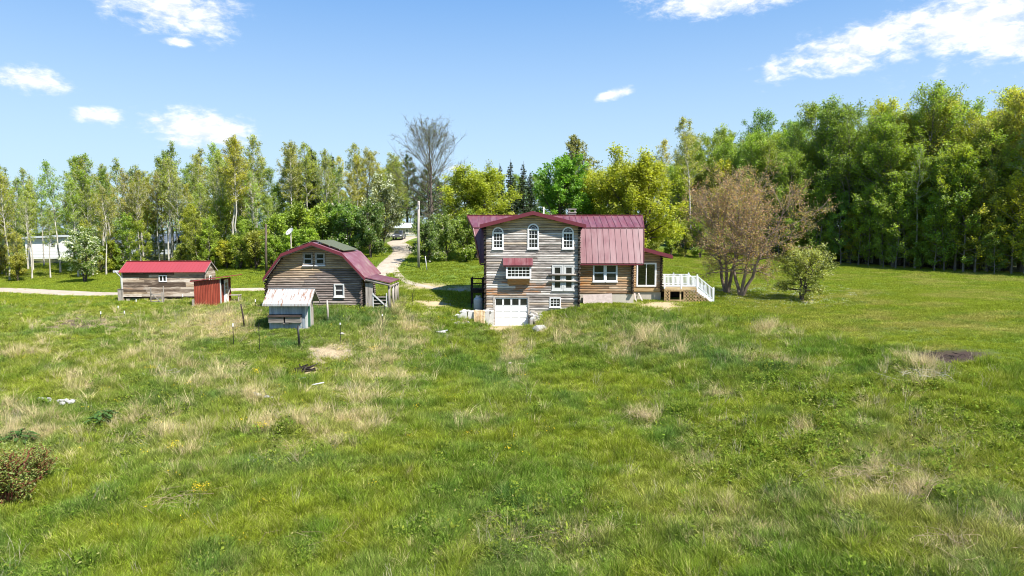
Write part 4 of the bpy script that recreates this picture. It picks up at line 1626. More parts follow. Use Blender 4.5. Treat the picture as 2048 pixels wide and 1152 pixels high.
for i in range(12):
    MB().box(bx1 + .2, pr1[0] - .28, RF + .4 + i * .34, RF + .4 + i * .34 + .32, pfz - .06, pfz).build('porch_board', GREYWOODX, barn)
MB().box(bx1 + .2, pr1[0] + .05, RF + .26, RF + .38, bz0 - .2, pfz - .005).build('porch_step', GREYWOODX, barn)
# upright board screen and gate across the porch front
wx0 = ux(729.5, RF + .3)
for i in range(4):
    MB().box(wx0 + i * .145, wx0 + i * .145 + .138, RF + .42, RF + .46, pfz + .005, pfz + 2.05).build('screen_board', GREYWOOD, barn)
g0x, g1x = ux(745, RF + .4), ux(772, RF + .4)
for xx in (g0x, g1x):
    MB().box(xx - .04, xx + .04, RF + .40, RF + .47, pfz + .005, pfz + 1.25).build('gate_post', WHITE2, barn)
for k in range(4):
    MB().box(g0x + .042, g1x - .042, RF + .41, RF + .45, pfz + .12 + k * .26, pfz + .20 + k * .26).build('gate_rail', GREYWOODX, barn)
MB().bar((g0x + .02, RF + .375, pfz + 1.15), (g1x + .05, RF + .375, pfz + .15), .04, .1).build('gate_brace', WHITE2, barn)
MB().box(bx1 + .03, bx1 + .1, 55.2, 56.1, bz0 + .1, bz0 + 2.05).build('side_door', DARKWOOD, barn)

# ================================================================ CHICKEN COOP
YC = 48.0
coop = thing('chicken_coop', 'small blue-grey board coop with rusty tin roof and green door', 'coop', (-15.6, 48.9, gz1(-15.6, 48.8)))
cx0, cx1 = ux(535.5, YC), ux(609.5, YC)
cz0 = vz(656.5, YC)
CD = 1.75
rz = (vz(577.5, YC + .8), vz(607.5, YC - .35))     # ridge, front eave
zfe = rz[1]
ridge_y = YC + CD / 2
nb = 16
for i in range(nb):
    a, b = cx0 + (cx1 - cx0) * i / nb, cx0 + (cx1 - cx0) * (i + 1) / nb - .006
    MB().box(a, b, YC + rng.uniform(-.004, .004), YC + .03, cz0, zfe + .13).build('board', COOPWOOD, coop)
    MB().box(a, b, YC + CD - .03, YC + CD, cz0, zfe + .13).build('board', COOPWOOD, coop)
for xs, s in ((cx0, -1), (cx1, 1)):
    nb2 = 8
    for i in range(nb2):
        ya, yb = YC + .035 + (CD - .07) * i / nb2, YC + .035 + (CD - .07) * (i + 1) / nb2 - .006
        if s > 0 and .28 < (ya - YC) / CD + .05 < .62:
            continue
        ztop = zfe + .15 + (rz[0] - zfe - .3) * (1 - abs((ya + yb) / 2 - ridge_y) / (CD / 2))
        MB().box(min(xs, xs - s * .03), max(xs, xs - s * .03), ya, yb, cz0, ztop).build('board', COOPWOOD if s < 0 or i < 5 else GREYWOOD, coop)
MB().box(cx0 + .05, cx1 - .05, YC + .05, YC + CD - .05, cz0 + .02, zfe + .1).build('inner_core', DARKIN, coop)
MB().box(cx0 - .02, cx1 + .02, YC - .02, YC + CD + .02, cz0 - .12, cz0 - .004).build('floor_frame', GREYWOODX, coop)
for xx in (cx0 + .2, (cx0 + cx1) / 2, cx1 - .2):
    for yy in (YC + .15, YC + CD - .15):
        MB().box(xx - .12, xx + .12, yy - .1, yy + .1, gz1(xx, yy) - .25, cz0 - .124).build('footing_block', CONC, coop)
# green door on the right gable side with white trim
MB().box(cx1 - .02, cx1 + .03, YC + .30, YC + .95, cz0 + .04, cz0 + 1.72).build('door', GREEN, coop)
for yy in (YC + .22, YC + .955):
    MB().box(cx1 + .001, cx1 + .045, yy, yy + .075, cz0, cz0 + 1.78).build('door_trim', WHITE2, coop)
MB().box(cx1 - .05, cx1 + .05, YC - .045, YC - .008, cz0, zfe + .1).build('corner_board', WHITE2, coop)
MB().box(cx1 - .03, cx1 + .02, YC + 1.25, YC + CD, cz0 - .05, cz0 + 1.35).build('side_panel', GREYWOOD, coop)
# tin roof sheets: front slope corrugated strips, back slope
rx0, rx1 = ux(523.5, YC - .3), cx1 + .42
ns = 9
for (ye, ze) in ((YC - .42, zfe - .05), (YC + CD + .42, zfe - .05)):
    for i in range(ns):
        a, b = rx0 + (rx1 - rx0) * i / ns, rx0 + (rx1 - rx0) * (i + 1) / ns - .004
        q = MB().hexa([(a, ye, ze), (b, ye, ze), (b, ridge_y, rz[0] - .03), (a, ridge_y, rz[0] - .03)], [(a, ye, ze + .03), (b, ye, ze + .03), (b, ridge_y, rz[0]), (a, ridge_y, rz[0])])
        for kx in (a + .03, (a + b) / 2):
            q.bar((kx, ye, ze + .04), (kx, ridge_y, rz[0] + .01), .035, .03)
        q.build('roof_sheet', RUSTROOF, coop)
MB().box(rx0, rx1, YC - .46, YC - .425, zfe - .16, zfe - .02).build('eave_flashing', RUSTROOF, coop)
MB().box(rx0 - .01, rx1 + .01, ridge_y - .08, ridge_y + .08, rz[0] + .012, rz[0] + .05).build('ridge_cap', GREYMETAL, coop)
for ye, ze in ((YC - .42, zfe - .05), (YC + CD + .42, zfe - .05)):
    MB().bar((rx1 - .02, ye, ze - .07), (rx1 - .02, ridge_y, rz[0] - .10), .05, .12).build('rake_board', GREYWOODX, coop)
# nest box on the front
fx0, fx1 = ux(537, YC), ux(600.5, YC)
fz0, fz1 = vz(645.5, YC - .3), vz(634, YC - .3)
nbx = MB()
nbx.box(fx0, (fx0 + fx1) / 2 - .06, YC - .34, YC - .012, fz0, fz1)
nbx.box((fx0 + fx1) / 2 + .06, fx1, YC - .34, YC - .012, fz0, fz1)
no = nbx.build('nest_box', GREYWOODX, coop)
MB().hexa([(fx0 - .06, YC - .42, fz1 + .0), (fx1 + .06, YC - .42, fz1 + .0), (fx1 + .06, YC - .006, fz1 + .13), (fx0 - .06, YC - .006, fz1 + .13)],
          [(fx0 - .06, YC - .42, fz1 + .03), (fx1 + .06, YC - .42, fz1 + .03), (fx1 + .06, YC - .006, fz1 + .16), (fx0 - .06, YC - .006, fz1 + .16)]).build('box_lid', DARKWOOD, no)
MB().box((fx0 + fx1) / 2 - .25, (fx0 + fx1) / 2 + .3, YC - .3, YC - .012, fz0 - .09, fz0 - .04).build('shelf', GREYWOODX, no)

# ================================================================ LONG PLANK SHED (red roof), local coordinates, front toward -y
lc = at(331, 597, 62.8)
lrot = R(4)
shed = thing('plank_shed', 'long weathered plank shed with bright red metal roof', 'shed', (lc.x, 62.6, gz1(lc.x, 62.5)), lrot)
L2 = 3.68
SH = 2.28
SD = 2.7
sz = .28
sw = (-.42, .30, 1.35, 1.98)
crs = [0, .22, .45, .66, .88, 1.1, 1.32, 1.54, 1.78, 2.02, SH]
for i in range(10):
    za, zb2 = sz + crs[i], sz + crs[i + 1] - .008
    cuts = [-L2, rng.uniform(-2.2, -1.0), rng.uniform(.8, 2.4), L2]
    zc = (za + zb2) / 2 - sz
    segs_ = []
    for a, b in zip(cuts[:-1], cuts[1:]):
        if sw[2] < zc < sw[3] and not (b < sw[0] or a > sw[1]):
            if sw[0] - a > .05:
                segs_.append((a, sw[0]))
            if b - sw[1] > .05:
                segs_.append((sw[1], b))
        else:
            segs_.append((a, b))
    for a, b in segs_:
        o = piece('plank', 'box', PLANK, shed, ((a + b) / 2, rng.uniform(-.006, .006), (za + zb2) / 2), (b - a - .008, .03, zb2 - za),
                  color=(rng.choice([0, 0, .3]), rng.choice([0, 0, 0, .6]) if .5 < zc < 1.4 else 0, rng.choice([0, 0, .25, .4]), 1), local=True)
    piece('plank', 'box', PLANK, shed, (0, SD, (za + zb2) / 2), (2 * L2, .03, zb2 - za), local=True)
    for xs in (-L2, L2):
        piece('plank', 'box', PLANK, shed, (xs, SD / 2, (za + zb2) / 2), (.03, SD - .04, zb2 - za), local=True, color=(.2, 0, .2, 1))
for k in range(5):
    za = sz + SH + k * .17
    hw = (SD / 2) * (1 - (k + .5) / 5) + .05
    for xs in (-L2, L2):
        piece('plank', 'box', PLANK, shed, (xs, SD / 2, za + .085), (.03, 2 * hw, .165), local=True, color=(.2, 0, .2, 1))
MB().box(-L2 + .05, L2 - .05, .03, SD - .03, sz + .02, sz + SH).build('wall_core', DARKIN, shed, local=True)
for x in (-L2 - .03, L2 - .06):
    MB().box(x, x + .09, -.045, -.018, sz, sz + SH).build('corner_board', WHITE2 if x < 0 else PLANK, shed, local=True)
MB().box(L2 + .016, L2 + .03, -.03, .09, sz, sz + SH).build('corner_board', WHITE2, shed, local=True)
for yy in (.12, SD - .12):
    MB().box(-L2, L2, yy - .08, yy + .08, sz - .14, sz - .005).build('skid_beam', DARKWOOD, shed, local=True)
for x in (-3.3, -1.7, 0, 1.7, 3.3):
    for yy in (.2, SD - .2):
        MB().box(x - .15, x + .15, yy - .1, yy + .1, -.5, sz - .145).build('footing_block', CONC, shed, local=True)
# roof: ribbed red sheets
rzr, rze = sz + SH + .92, sz + SH - .02
for (ye, sg) in ((-.30, 1), (SD + .30, -1)):
    for i in range(8):
        a = -L2 - .15 + (2 * L2 + .3) * i / 8
        b = -L2 - .15 + (2 * L2 + .3) * (i + 1) / 8 - .004
        q = MB().hexa([(a, ye, rze - .03), (b, ye, rze - .03), (b, SD / 2, rzr - .03), (a, SD / 2, rzr - .03)], [(a, ye, rze), (b, ye, rze), (b, SD / 2, rzr), (a, SD / 2, rzr)])
        for kx in (a + .02, a + .32, a + .62):
            q.bar((kx, ye, rze + .008), (kx, SD / 2, rzr + .008), .035, .02)
        q.build('roof_sheet', REDROOF, shed, local=True)
for xe in (-L2 - .17, L2 + .15):
    for ye in (-.30, SD + .30):
        MB().bar((xe, ye, rze - .08), (xe, SD / 2, rzr - .08), .03, .12).build('rake_board', GREYWOODX, shed, local=True)
MB().box(-L2 - .15, L2 + .15, SD / 2 - .12, SD / 2 + .12, rzr + .0, rzr + .035).build('ridge_cap', REDROOF, shed, local=True)
f = frame_mb(sw[0], sw[1], sz + sw[2], sz + sw[3], -.05, .03, .09).build('window', WHITE, shed, local=True)
MB().box(-.105, -.015, -.045, .02, sz + sw[2] + .09, sz + sw[3] - .09).build('mullion', WHITE, f, local=True)
for a, b in ((sw[0] + .09, -.107), (-.013, sw[1] - .09)):
    MB().box(a, b, -.012, -.004, sz + sw[2] + .09, sz + sw[3] - .09).build('pane', GLASS, f, local=True)
g_ = MB().box(L2 + .017, L2 + .05, 1.0, 1.55, sz + 1.15, sz + 1.85).build('gable_window', WHITE, shed, local=True)
MB().box(L2 + .051, L2 + .056, 1.08, 1.47, sz + 1.23, sz + 1.77).build('pane', GLASS, g_, local=True)
dsp = MB()
dsp.tube([(-L2 - .42, -.28, rze + .12), (-L2 - .22, -.2, rze - .2), (-L2 - .08, -.06, rze - .45), (-L2 - .06, -.06, sz + .05)], [.09, .08, .05, .05], 8)
dsp.build('downspout', WHITE2, shed, True, local=True)
MB().box(-L2 - .62, -L2 - .2, -.32, -.1, rze - .02, rze + .16).build('gutter_end', WHITE2, shed, local=True)

# weathered upright box left of the shed
wb = at(243, 595, 62.4)
wbz = gz1(wb.x, 62.4)
cab = thing('wooden_cabinet', 'upright weathered wooden box beside the left end of the long plank shed', 'box', (wb.x, 62.4, wbz))
for i in range(3):
    MB().box(wb.x - .22 + i * .15, wb.x - .22 + i * .15 + .145, 62.2, 62.24, wbz + .08, wbz + 1.12).build('board', GREYWOOD, cab)
MB().box(wb.x - .21, wb.x + .21, 62.245, 62.62, wbz + .08, wbz + 1.1).build('carcass', GREYWOOD, cab)
MB().box(wb.x - .26, wb.x + .26, 62.16, 62.66, wbz + 1.122, wbz + 1.17).build('lid', GREYWOODX, cab)
for xx in (-.2, .12):
    MB().box(wb.x + xx, wb.x + xx + .08, 62.25, 62.6, wbz - .15, wbz + .078).build('foot', GREYWOODX, cab)

# ================================================================ RED LEAN-TO SHED
YRD = 57.6
rs = thing('red_metal_shed', 'small faded red corrugated shed with sloping roof and white door', 'shed', (-25.8, 58.6, gz1(-25.8, 58.5)))
a0, a1 = ux(386, YRD), ux(438.5, YRD)
rz0 = gz1((a0 + a1) / 2, YRD) + .05
zl, zr = vz(562.5, YRD), vz(557.5, YRD)
DR = 2.1
n = 16
for i in range(n):
    a, b = a0 + (a1 - a0) * i / n, a0 + (a1 - a0) * (i + 1) / n
    z = zl + (zr - zl) * (i + .5) / n - .03
    q = MB()
    m_ = (a + b) / 2
    w_ = (b - a)
    q.prism_yz([(YRD, rz0), (YRD, z), (YRD + .02, z), (YRD + .02, rz0)], a, b - .002)
    q.hexa([(a + w_ * .15, YRD - .001, rz0), (a + w_ * .55, YRD - .001, rz0), (a + w_ * .55, YRD - .001, z), (a + w_ * .15, YRD - .001, z)],
           [(a + w_ * .25, YRD - .03, rz0), (a + w_ * .45, YRD - .03, rz0), (a + w_ * .45, YRD - .03, z), (a + w_ * .25, YRD - .03, z)])
    q.build('corrugated_sheet', REDMETAL, rs)
MB().box(a0, a0 + .02, YRD + .03, YRD + DR, rz0, zl - .03).build('side_wall', REDMETAL, rs)
MB().box(a0, a1, YRD + DR - .02, YRD + DR, rz0, zl - .03).build('back_wall', REDMETAL, rs)
MB().box(a1 - .04, a1 - .001, YRD + .03, YRD + DR, rz0, zr + .0).build('side_wall', REDMETAL, rs)
MB().box(a1 + .0, a1 + .05, YRD - .03, YRD + .12, rz0, zr).build('corner_board', WHITE2, rs)
MB().box(a1 + .0, a1 + .05, YRD + DR - .1, YRD + DR, rz0, zr).build('corner_board', REDMETAL, rs)
dr = MB().box(a1 + .001, a1 + .05, YRD + .75, YRD + 1.55, rz0 + .05, zr - .12).build('door', WHITE, rs)
for k in range(3):
    MB().box(a1 + .051, a1 + .058, YRD + .92, YRD + 1.38, rz0 + .95 + k * .33, rz0 + 1.24 + k * .33).build('pane', NEWWOOD, dr)
MB().box(a1 + .001, a1 + .03, YRD + .15, YRD + .7, zr - .5, zr - .05).build('dark_vent', DARKIN, rs)
rr0, rr1 = ux(380.6, YRD), a1 + .95
zlr, zrr = zl + .0, zr + .24
for i in range(5):
    ya, yb = YRD - .25 + (DR + .5) * i / 5, YRD - .25 + (DR + .5) * (i + 1) / 5 - .004
    MB().hexa([(rr0, ya, zlr - .03), (rr1, ya, zrr - .03), (rr1, yb, zrr - .03), (rr0, yb, zlr - .03)], [(rr0, ya, zlr + .03), (rr1, ya, zrr + .03), (rr1, yb, zrr + .03), (rr0, yb, zlr + .03)]).build('roof_sheet', REDROOF, rs)
MB().box(a0 + .02, a1 - .02, YRD + .04, YRD + DR - .04, rz0 - .3, rz0 - .005).build('floor_frame', DARKWOOD, rs)
MB().box(a0 - .16, a0 - .02, YRD - .1, YRD + .02, rz0 - .2, rz0 + .55).build('stub_post', GREYWOOD, rs)
# trestle and leaning planks right of it
tb = at(463, 588, 59.6)
tz = gz1(tb.x, 59.6)
tr = thing('plank_bench', 'grey plank bench just right of the red corrugated shed', 'bench', (tb.x, 59.6, tz))
for i in range(4):
    MB().box(tb.x - .35, tb.x + .8, 59.3 + i * .16, 59.3 + i * .16 + .15, tz + .62, tz + .67).build('top_board', GREYWOODX, tr)
for xx in (-.25, .7):
    MB().box(tb.x + xx - .04, tb.x + xx + .04, 59.35, 59.43, tz - .1, tz + .615).build('leg', GREYWOOD, tr)
    MB().box(tb.x + xx - .04, tb.x + xx + .04, 59.8, 59.88, tz - .1, tz + .615).build('leg', GREYWOOD, tr)
pb0, pb1 = at(458, 570, 59.0), hit(469, 602)
tag(MB().bar((a1 + .3, 59.0, rz0 + 1.5), (pb1.x, 58.4, gz1(pb1.x, 58.4) - .05), .14, .03).build('leaning_plank', GREYWOOD), 'grey plank propped against the white-door side of the red shed', 'plank')

# little wooden gate before the long shed
gp = hit(315, 606)
gt = thing('wooden_gate', 'small weathered wooden gate with diagonal brace before the long plank shed', 'gate', (gp.x, gp.y, gp.z))
for dx_, h in ((-.58, 1.35), (.55, 1.5), (.42, .95)):
    MB().tube([(gp.x + dx_, gp.y, gp.z - .2), (gp.x + dx_ + .02, gp.y, gp.z + h)], [.055, .05], 7).build('post', GREYWOOD, gt)
for k in (.08, .40, .72):
    MB().box(gp.x - .52, gp.x + .40, gp.y - .03, gp.y + .01, gp.z + k, gp.z + k + .08).build('rail', GREYWOODX, gt)
MB().bar((gp.x - .50, gp.y - .05, gp.z + .85), (gp.x + .38, gp.y - .05, gp.z + .02), .03, .09).build('brace', GREYWOOD, gt)

# ================================================================ fence posts
FP = [  # u, v top, v bottom, kind, label
    (519, 646, 700, 't', 'slim dark metal post left of the coop corner, near its shadow'),
    (598, 651, 697, 'thick', 'thick black post directly in front of the blue-grey coop'),
    (681, 646, 690, 't', 'dark metal post with white tip behind the straw circle'),
    (765, 629, 655, 't', 'dark metal post with white tip below the barn porch'),
    (655.6, 601, 644, 'w', 'pale round wooden post standing before the barn wall'),
    (824.7, 586, 604, 't', 'nearer of two dark metal posts right of the barn porch'),
    (828.2, 577, 599, 't', 'farther of two dark metal posts right of the barn porch'),
    (467, 647, 690, 'wt', 'white-tipped dark post in the straw left of the coop'),
    (487, 608, 653, 'lean', 'dark leaning wooden post between the red shed and the coop'),
    (202, 623, 643, 'wt', 'leftmost white-tipped post on the bare soil of the left field'),
    (236.5, 612, 621, 'wt', 'farther white-tipped post on the bare soil of the left field'),
    (249, 622, 634, 'wt', 'nearer white-tipped post on the bare soil right of the other two'),
    (272.5, 599, 608, 'wt', 'white-tipped post before the left half of the long plank shed'),
    (365.7, 589, 600, 'wt', 'white-tipped post between the long shed and the red shed'),
    (511, 599, 614, 'wt', 'white-tipped post beside the lower left barn corner'),
    (769, 605, 624, 't', 'thin dark post at the foot of the barn porch gate'),
]
for (u, vt, vb, kd, lab) in FP:
    p = hit(u, vb)
    top = at(u, vt, p.y).z
    h = top - p.z
    o = thing('fence_post', lab, 'post', p, 0, 'posts of the old wire fences')
    if kd in ('t', 'wt'):
        q = MB()
        q.box(p.x - .022, p.x + .022, p.y - .006, p.y + .006, p.z - .25, top)
        q.box(p.x - .006, p.x + .006, p.y + .0065, p.y + .035, p.z - .25, top - .002)
        for k in range(int(h / .12)):
            q.box(p.x - .008, p.x + .008, p.y - .014, p.y - .0062, p.z + k * .12, p.z + k * .12 + .03)
        q.build('shaft', BLACK, o)
        th = .11 if kd == 't' else .2
        if kd == 'wt' or 'white tip' in lab:
            MB().box(p.x - .028, p.x + .028, p.y - .016, p.y + .037, top - th, top + .012).build('white_tip', WHITE, o)
    elif kd == 'thick':
        MB().tube([(p.x + .05, p.y, p.z - .2), (p.x, p.y, p.z + h * .5), (p.x - .04, p.y, top)], [.075, .07, .065], 8).build('shaft', BLACK, o, True)
    elif kd == 'lean':
        MB().tube([(p.x + .08, p.y, p.z - .2), (p.x - .02, p.y, p.z + h * .5), (p.x - .15, p.y, top)], [.07, .06, .05], 8).build('shaft', DARKWOOD, o, True)
    else:
        MB().tube([(p.x, p.y, p.z - .2), (p.x + .01, p.y, p.z + h * .5), (p.x - .02, p.y, top)], [.075, .07, .065], 8).build('shaft', GREYWOOD, o, True)

# ================================================================ utility poles, dish
def pole(u, vt, vb, Y, r, m, name, lab, arm=None):
    b, t = at(u, vb, Y), at(u, vt, Y)
    g0 = gz1(b.x, Y)
    o = thing(name, lab, 'pole', (b.x, Y, g0))
    MB().tube([(b.x, Y, g0 - .3), (b.x, Y, (g0 + t.z) / 2), (t.x, Y, t.z)], [r, r * .9, r * .8], 10).build('shaft', m, o, True)
    if arm:
        MB().box(t.x - .06, t.x + .06, Y - .18, Y - r * .8, t.z - .8, t.z - .45).build('meter_box', GREYMETAL, o)
        for dz_ in (.2, .45):
            MB().tube([(t.x, Y - r, t.z - dz_), (t.x, Y - r - .12, t.z - dz_)], [.03, .05], 8).build('insulator', GREYMETAL, o)
    return o


pole(837.5, 402, 532, 76, .15, GREYWOOD, 'utility_pole', 'grey wooden utility pole right of the gravel drive', True)
sk0, sk1 = at(854, 536, 75), at(850.5, 512, 75)
tag(MB().tube([(sk0.x, 75, gz1(sk0.x, 75) - .1), (sk1.x, 75, sk1.z)], [.055, .045], 7).build('leaning_stake', WHITE2, smooth=True), 'short pale leaning stake just right of the utility pole', 'stake')
pole(865, 412, 470, 100, .13, BARK, 'telephone_pole', 'brown wooden pole behind the bare tree by the drive')
pole(532, 448, 510, 86, .16, BARK, 'bark_pole', 'brown wooden pole standing in the woodland behind the barn')
dp = at(581, 464, 84)
dg = gz1(dp.x, 84)
dish = thing('satellite_dish', 'white round satellite dish on a post behind the barn roof', 'satellite dish', (dp.x, 84, dg))
MB().tube([(dp.x, 84.1, dg - .2), (dp.x, 84.1, dp.z)], [.07, .06], 8).build('post', GREYWOOD, dish, True)
q = MB()
nr, ns_ = 4, 18
nrm = Vector((-.45, -.62, .64)).normalized()
tx = nrm.cross(Vector((0, 0, 1))).normalized()
ty = tx.cross(nrm)
cdish = Vector((dp.x, 83.85, dp.z))
for i in range(nr + 1):
    for j in range(ns_):
        rr_ = .55 * i / nr
        a = 2 * math.pi * j / ns_
        q.v.append(tuple(cdish + tx * rr_ * math.cos(a) + ty * rr_ * math.sin(a) + nrm * (.45 * rr_ * rr_)))
for i in range(nr):
    for j in range(ns_):
        q.f.append((i * ns_ + j, i * ns_ + (j + 1) % ns_, (i + 1) * ns_ + (j + 1) % ns_, (i + 1) * ns_ + j))
q.build('reflector', WHITE2, dish, True)
MB().tube([(dp.x - .35, 83.7, dp.z - .35), (dp.x - .15, 83.2, dp.z - .05)], [.02, .02], 6).build('feed_arm', GREYMETAL, dish)
MB().tube([(dp.x - .15, 83.15, dp.z - .05), (dp.x - .13, 83.3, dp.z - .02)], [.06, .06], 8).build('feed_horn', GREYMETAL, dish)

# ================================================================ far mobile home and car
hx0_, hx1_ = ux(795, 126), ux(845, 126)
hz = gz1(-19, 126) - .05
ht = vz(456, 126)
mh = thing('mobile_home', 'cream mobile home with pale metal roof at the end of the drive', 'house', ((hx0_ + hx1_) / 2, 128, hz))
for k in range(12):
    za, zb2 = hz + .35 + (ht - hz - .35) * k / 12, hz + .35 + (ht - hz - .35) * (k + 1) / 12 - .01
    MB().box(hx0_ - 3, hx1_, 126 + .012 * (k % 2), 126.1, za, zb2).build('siding_board', CREAM, mh)
MB().box(hx0_ - 3, hx1_, 126.11, 130, hz, ht).build('wall', CREAM, mh)
MB().box(hx0_ - 3, hx1_, 126.02, 126.105, hz - .3, hz + .34).build('skirting', WHITE2, mh)
MB().hexa([(hx0_ - 3.3, 125.6, ht - .02), (hx1_ + .3, 125.6, ht - .02), (hx1_ + .3, 128, ht + .85), (hx0_ - 3.3, 128, ht + .85)],
          [(hx0_ - 3.3, 125.6, ht + .12), (hx1_ + .3, 125.6, ht + .12), (hx1_ + .3, 128, ht + .98), (hx0_ - 3.3, 128, ht + .98)]).build('roof', BLUEROOF, mh)
MB().hexa([(hx0_ - 3.3, 130.4, ht - .02), (hx1_ + .3, 130.4, ht - .02), (hx1_ + .3, 128.01, ht + .85), (hx0_ - 3.3, 128.01, ht + .85)],
          [(hx0_ - 3.3, 130.4, ht + .12), (hx1_ + .3, 130.4, ht + .12), (hx1_ + .3, 128.01, ht + .98), (hx0_ - 3.3, 128.01, ht + .98)]).build('roof', BLUEROOF, mh)
for (ua, ub) in ((812, 817.5), (795, 802)):
    xa, xb = ux(ua, 126), ux(ub, 126)
    window_rect(mh, xa, xb, vz(466.5, 126), vz(458, 126), 125.96, 1, 1, .05, True, WHITE, deep=.05)

ccx, ccy = ux(798, 118), 118.5
ccz = gz1(ccx, ccy) + .05
car = thing('parked_car', 'dark grey car parked near the far cream mobile home', 'car', (ccx, ccy, ccz))
CARP = m_plain('grey_car_paint', (.075, .078, .085), .25, .5, .05)
TYRE = m_plain('tyre_rubber', (.015, .015, .015), .9, .1, .1)
prof = [(-2.1, .35), (-2.15, .75), (-2.05, .98), (-1.95, 1.05), (-1.55, 1.50), (-.2, 1.58), (.25, 1.50), (.95, 1.02), (1.9, .90), (2.1, .70), (2.1, .35)]
body = MB()
for i in range(len(prof) - 1):
    pass
ring = lambda x_off, s: [(x_off, ccy + y * 1.0, ccz + z) for y, z in prof]
nP = len(prof)
rings = []
for xo, ins in ((-.85, .10), (-.70, .0), (.70, .0), (.85, .10)):
    rings.append([(ccx + xo * (1 if z < 1.0 else .86), ccy - y, ccz + (z if not ins else z - .03 * (z > 1))) for y, z in prof])
for rg in rings:
    body.v += rg
for a in range(3):
    for i in range(nP):
        body.f.append((a * nP + i, a * nP + (i + 1) % nP, (a + 1) * nP + (i + 1) % nP, (a + 1) * nP + i))
body.f.append(tuple(range(nP)))
body.f.append(tuple(range(4 * nP - 1, 3 * nP - 1, -1)))
body.build('body', CARP, car)
MB().hexa([(ccx - .62, ccy - 1.04, ccz + 1.05), (ccx + .62, ccy - 1.04, ccz + 1.05), (ccx + .55, ccy - .32, ccz + 1.49), (ccx - .55, ccy - .32, ccz + 1.49)],
          [(ccx - .62, ccy - 1.02, ccz + 1.09), (ccx + .62, ccy - 1.02, ccz + 1.09), (ccx + .55, ccy - .30, ccz + 1.53), (ccx - .55, ccy - .30, ccz + 1.53)]).build('windscreen', GLASS, car)
for s in (-1, 1):
    MB().hexa([(ccx + s * .752, ccy - .7, ccz + 1.1), (ccx + s * .752, ccy + 1.6, ccz + 1.1), (ccx + s * .735, ccy + 1.3, ccz + 1.45), (ccx + s * .735, ccy - .2, ccz + 1.45)],
              [(ccx + s * .80, ccy - .7, ccz + 1.1), (ccx + s * .80, ccy + 1.6, ccz + 1.1), (ccx + s * .745, ccy + 1.3, ccz + 1.45), (ccx + s * .745, ccy - .2, ccz + 1.45)]).build('side_glass', GLASS, car)
    MB().box(ccx + s * .6 - .15, ccx + s * .6 + .15, ccy - 2.13, ccy - 2.08, ccz + .62, ccz + .76).build('headlight', WHITE, car)
    for yy in (-1.35, 1.35):
        wh = MB().tube([(ccx + s * .68, ccy + yy, ccz + .33), (ccx + s * .88, ccy + yy, ccz + .33)], [.33, .33], 16).build('wheel', TYRE, car)
        MB().tube([(ccx + s * .881, ccy + yy, ccz + .33), (ccx + s * .90, ccy + yy, ccz + .33)], [.2, .18], 12).build('rim', GREYMETAL, wh)

# ================================================================ white house at the far left, seen through the trunks
wy = 118
wx0, wx1 = ux(52, wy), ux(124, wy)
wz0, wz1 = gz1(-80, wy), vz(474, wy)
wh_ = thing('white_house', 'white sided house seen through the trunks at the far left', 'house', ((wx0 + wx1) / 2, wy + 3, wz0))
for k in range(16):
    za, zb2 = wz0 - .3 + (wz1 - wz0 + .3) * k / 16, wz0 - .3 + (wz1 - wz0 + .3) * (k + 1) / 16 - .012
    MB().box(wx0, wx1, wy + .02 * (k % 2), wy + .1, za, zb2).build('siding_board', WHITE, wh_)
MB().box(wx0, wx1, wy + .11, wy + 6, wz0 - .3, wz1).build('wall', WHITE, wh_)
MB().hexa([(wx0 - .4, wy - .5, wz1 - .3), (wx1 + .4, wy - .5, wz1 + .0), (wx1 + .4, wy + 6.4, wz1 + .0), (wx0 - .4, wy + 6.4, wz1 - .3)],
          [(wx0 - .4, wy - .5, wz1 + .0), (wx1 + .4, wy - .5, wz1 + .35), (wx1 + .4, wy + 6.4, wz1 + .35), (wx0 - .4, wy + 6.4, wz1 + .0)]).build('roof', BLUEROOF, wh_)
window_rect(wh_, ux(104, wy), ux(112, wy), vz(492, wy), vz(482, wy), wy - .03, 1, 1, .06, True, GREYMETAL, deep=.06)
window_rect(wh_, ux(60, wy), ux(66, wy), vz(492, wy), vz(482, wy), wy - .03, 1, 1, .06, True, GREYMETAL, deep=.06)
# low grey-blue house further right in the same wood
gy_ = 120
x0_, x1_ = ux(222, gy_), ux(345, gy_)
z0_, z1_ = gz1(-65, gy_), vz(487, gy_)
gh = thing('grey_house', 'low grey house half hidden in the trees behind the plank shed', 'house', ((x0_ + x1_) / 2, gy_ + 3, z0_))
for k in range(10):
    za, zb2 = z0_ - .3 + (z1_ - z0_ + .3) * k / 10, z0_ - .3 + (z1_ - z0_ + .3) * (k + 1) / 10 - .012
    MB().box(x0_, x1_, gy_ + .02 * (k % 2), gy_ + .1, za, zb2).build('siding_board', BLUEROOF, gh)
MB().box(x0_, x1_, gy_ + .11, gy_ + 6, z0_ - .3, z1_).build('wall', BLUEROOF, gh)
for ya, yb in ((gy_ - .5, gy_ + 3), (gy_ + 6.5, gy_ + 3.02)):
    MB().hexa([(x0_ - .4, ya, z1_), (x1_ + .4, ya, z1_), (x1_ + .4, yb, z1_ + 1.6), (x0_ - .4, yb, z1_ + 1.6)],
              [(x0_ - .4, ya, z1_ + .15), (x1_ + .4, ya, z1_ + .15), (x1_ + .4, yb, z1_ + 1.75), (x0_ - .4, yb, z1_ + 1.75)]).build('roof', m_plain('slate_roof', (.10, .12, .15), .6, .3, .15), gh)
for u in (240, 280, 320):
    window_rect(gh, ux(u, gy_), ux(u + 9, gy_), vz(501, gy_), vz(491, gy_), gy_ - .03, 1, 1, .06, True, WHITE, deep=.06)

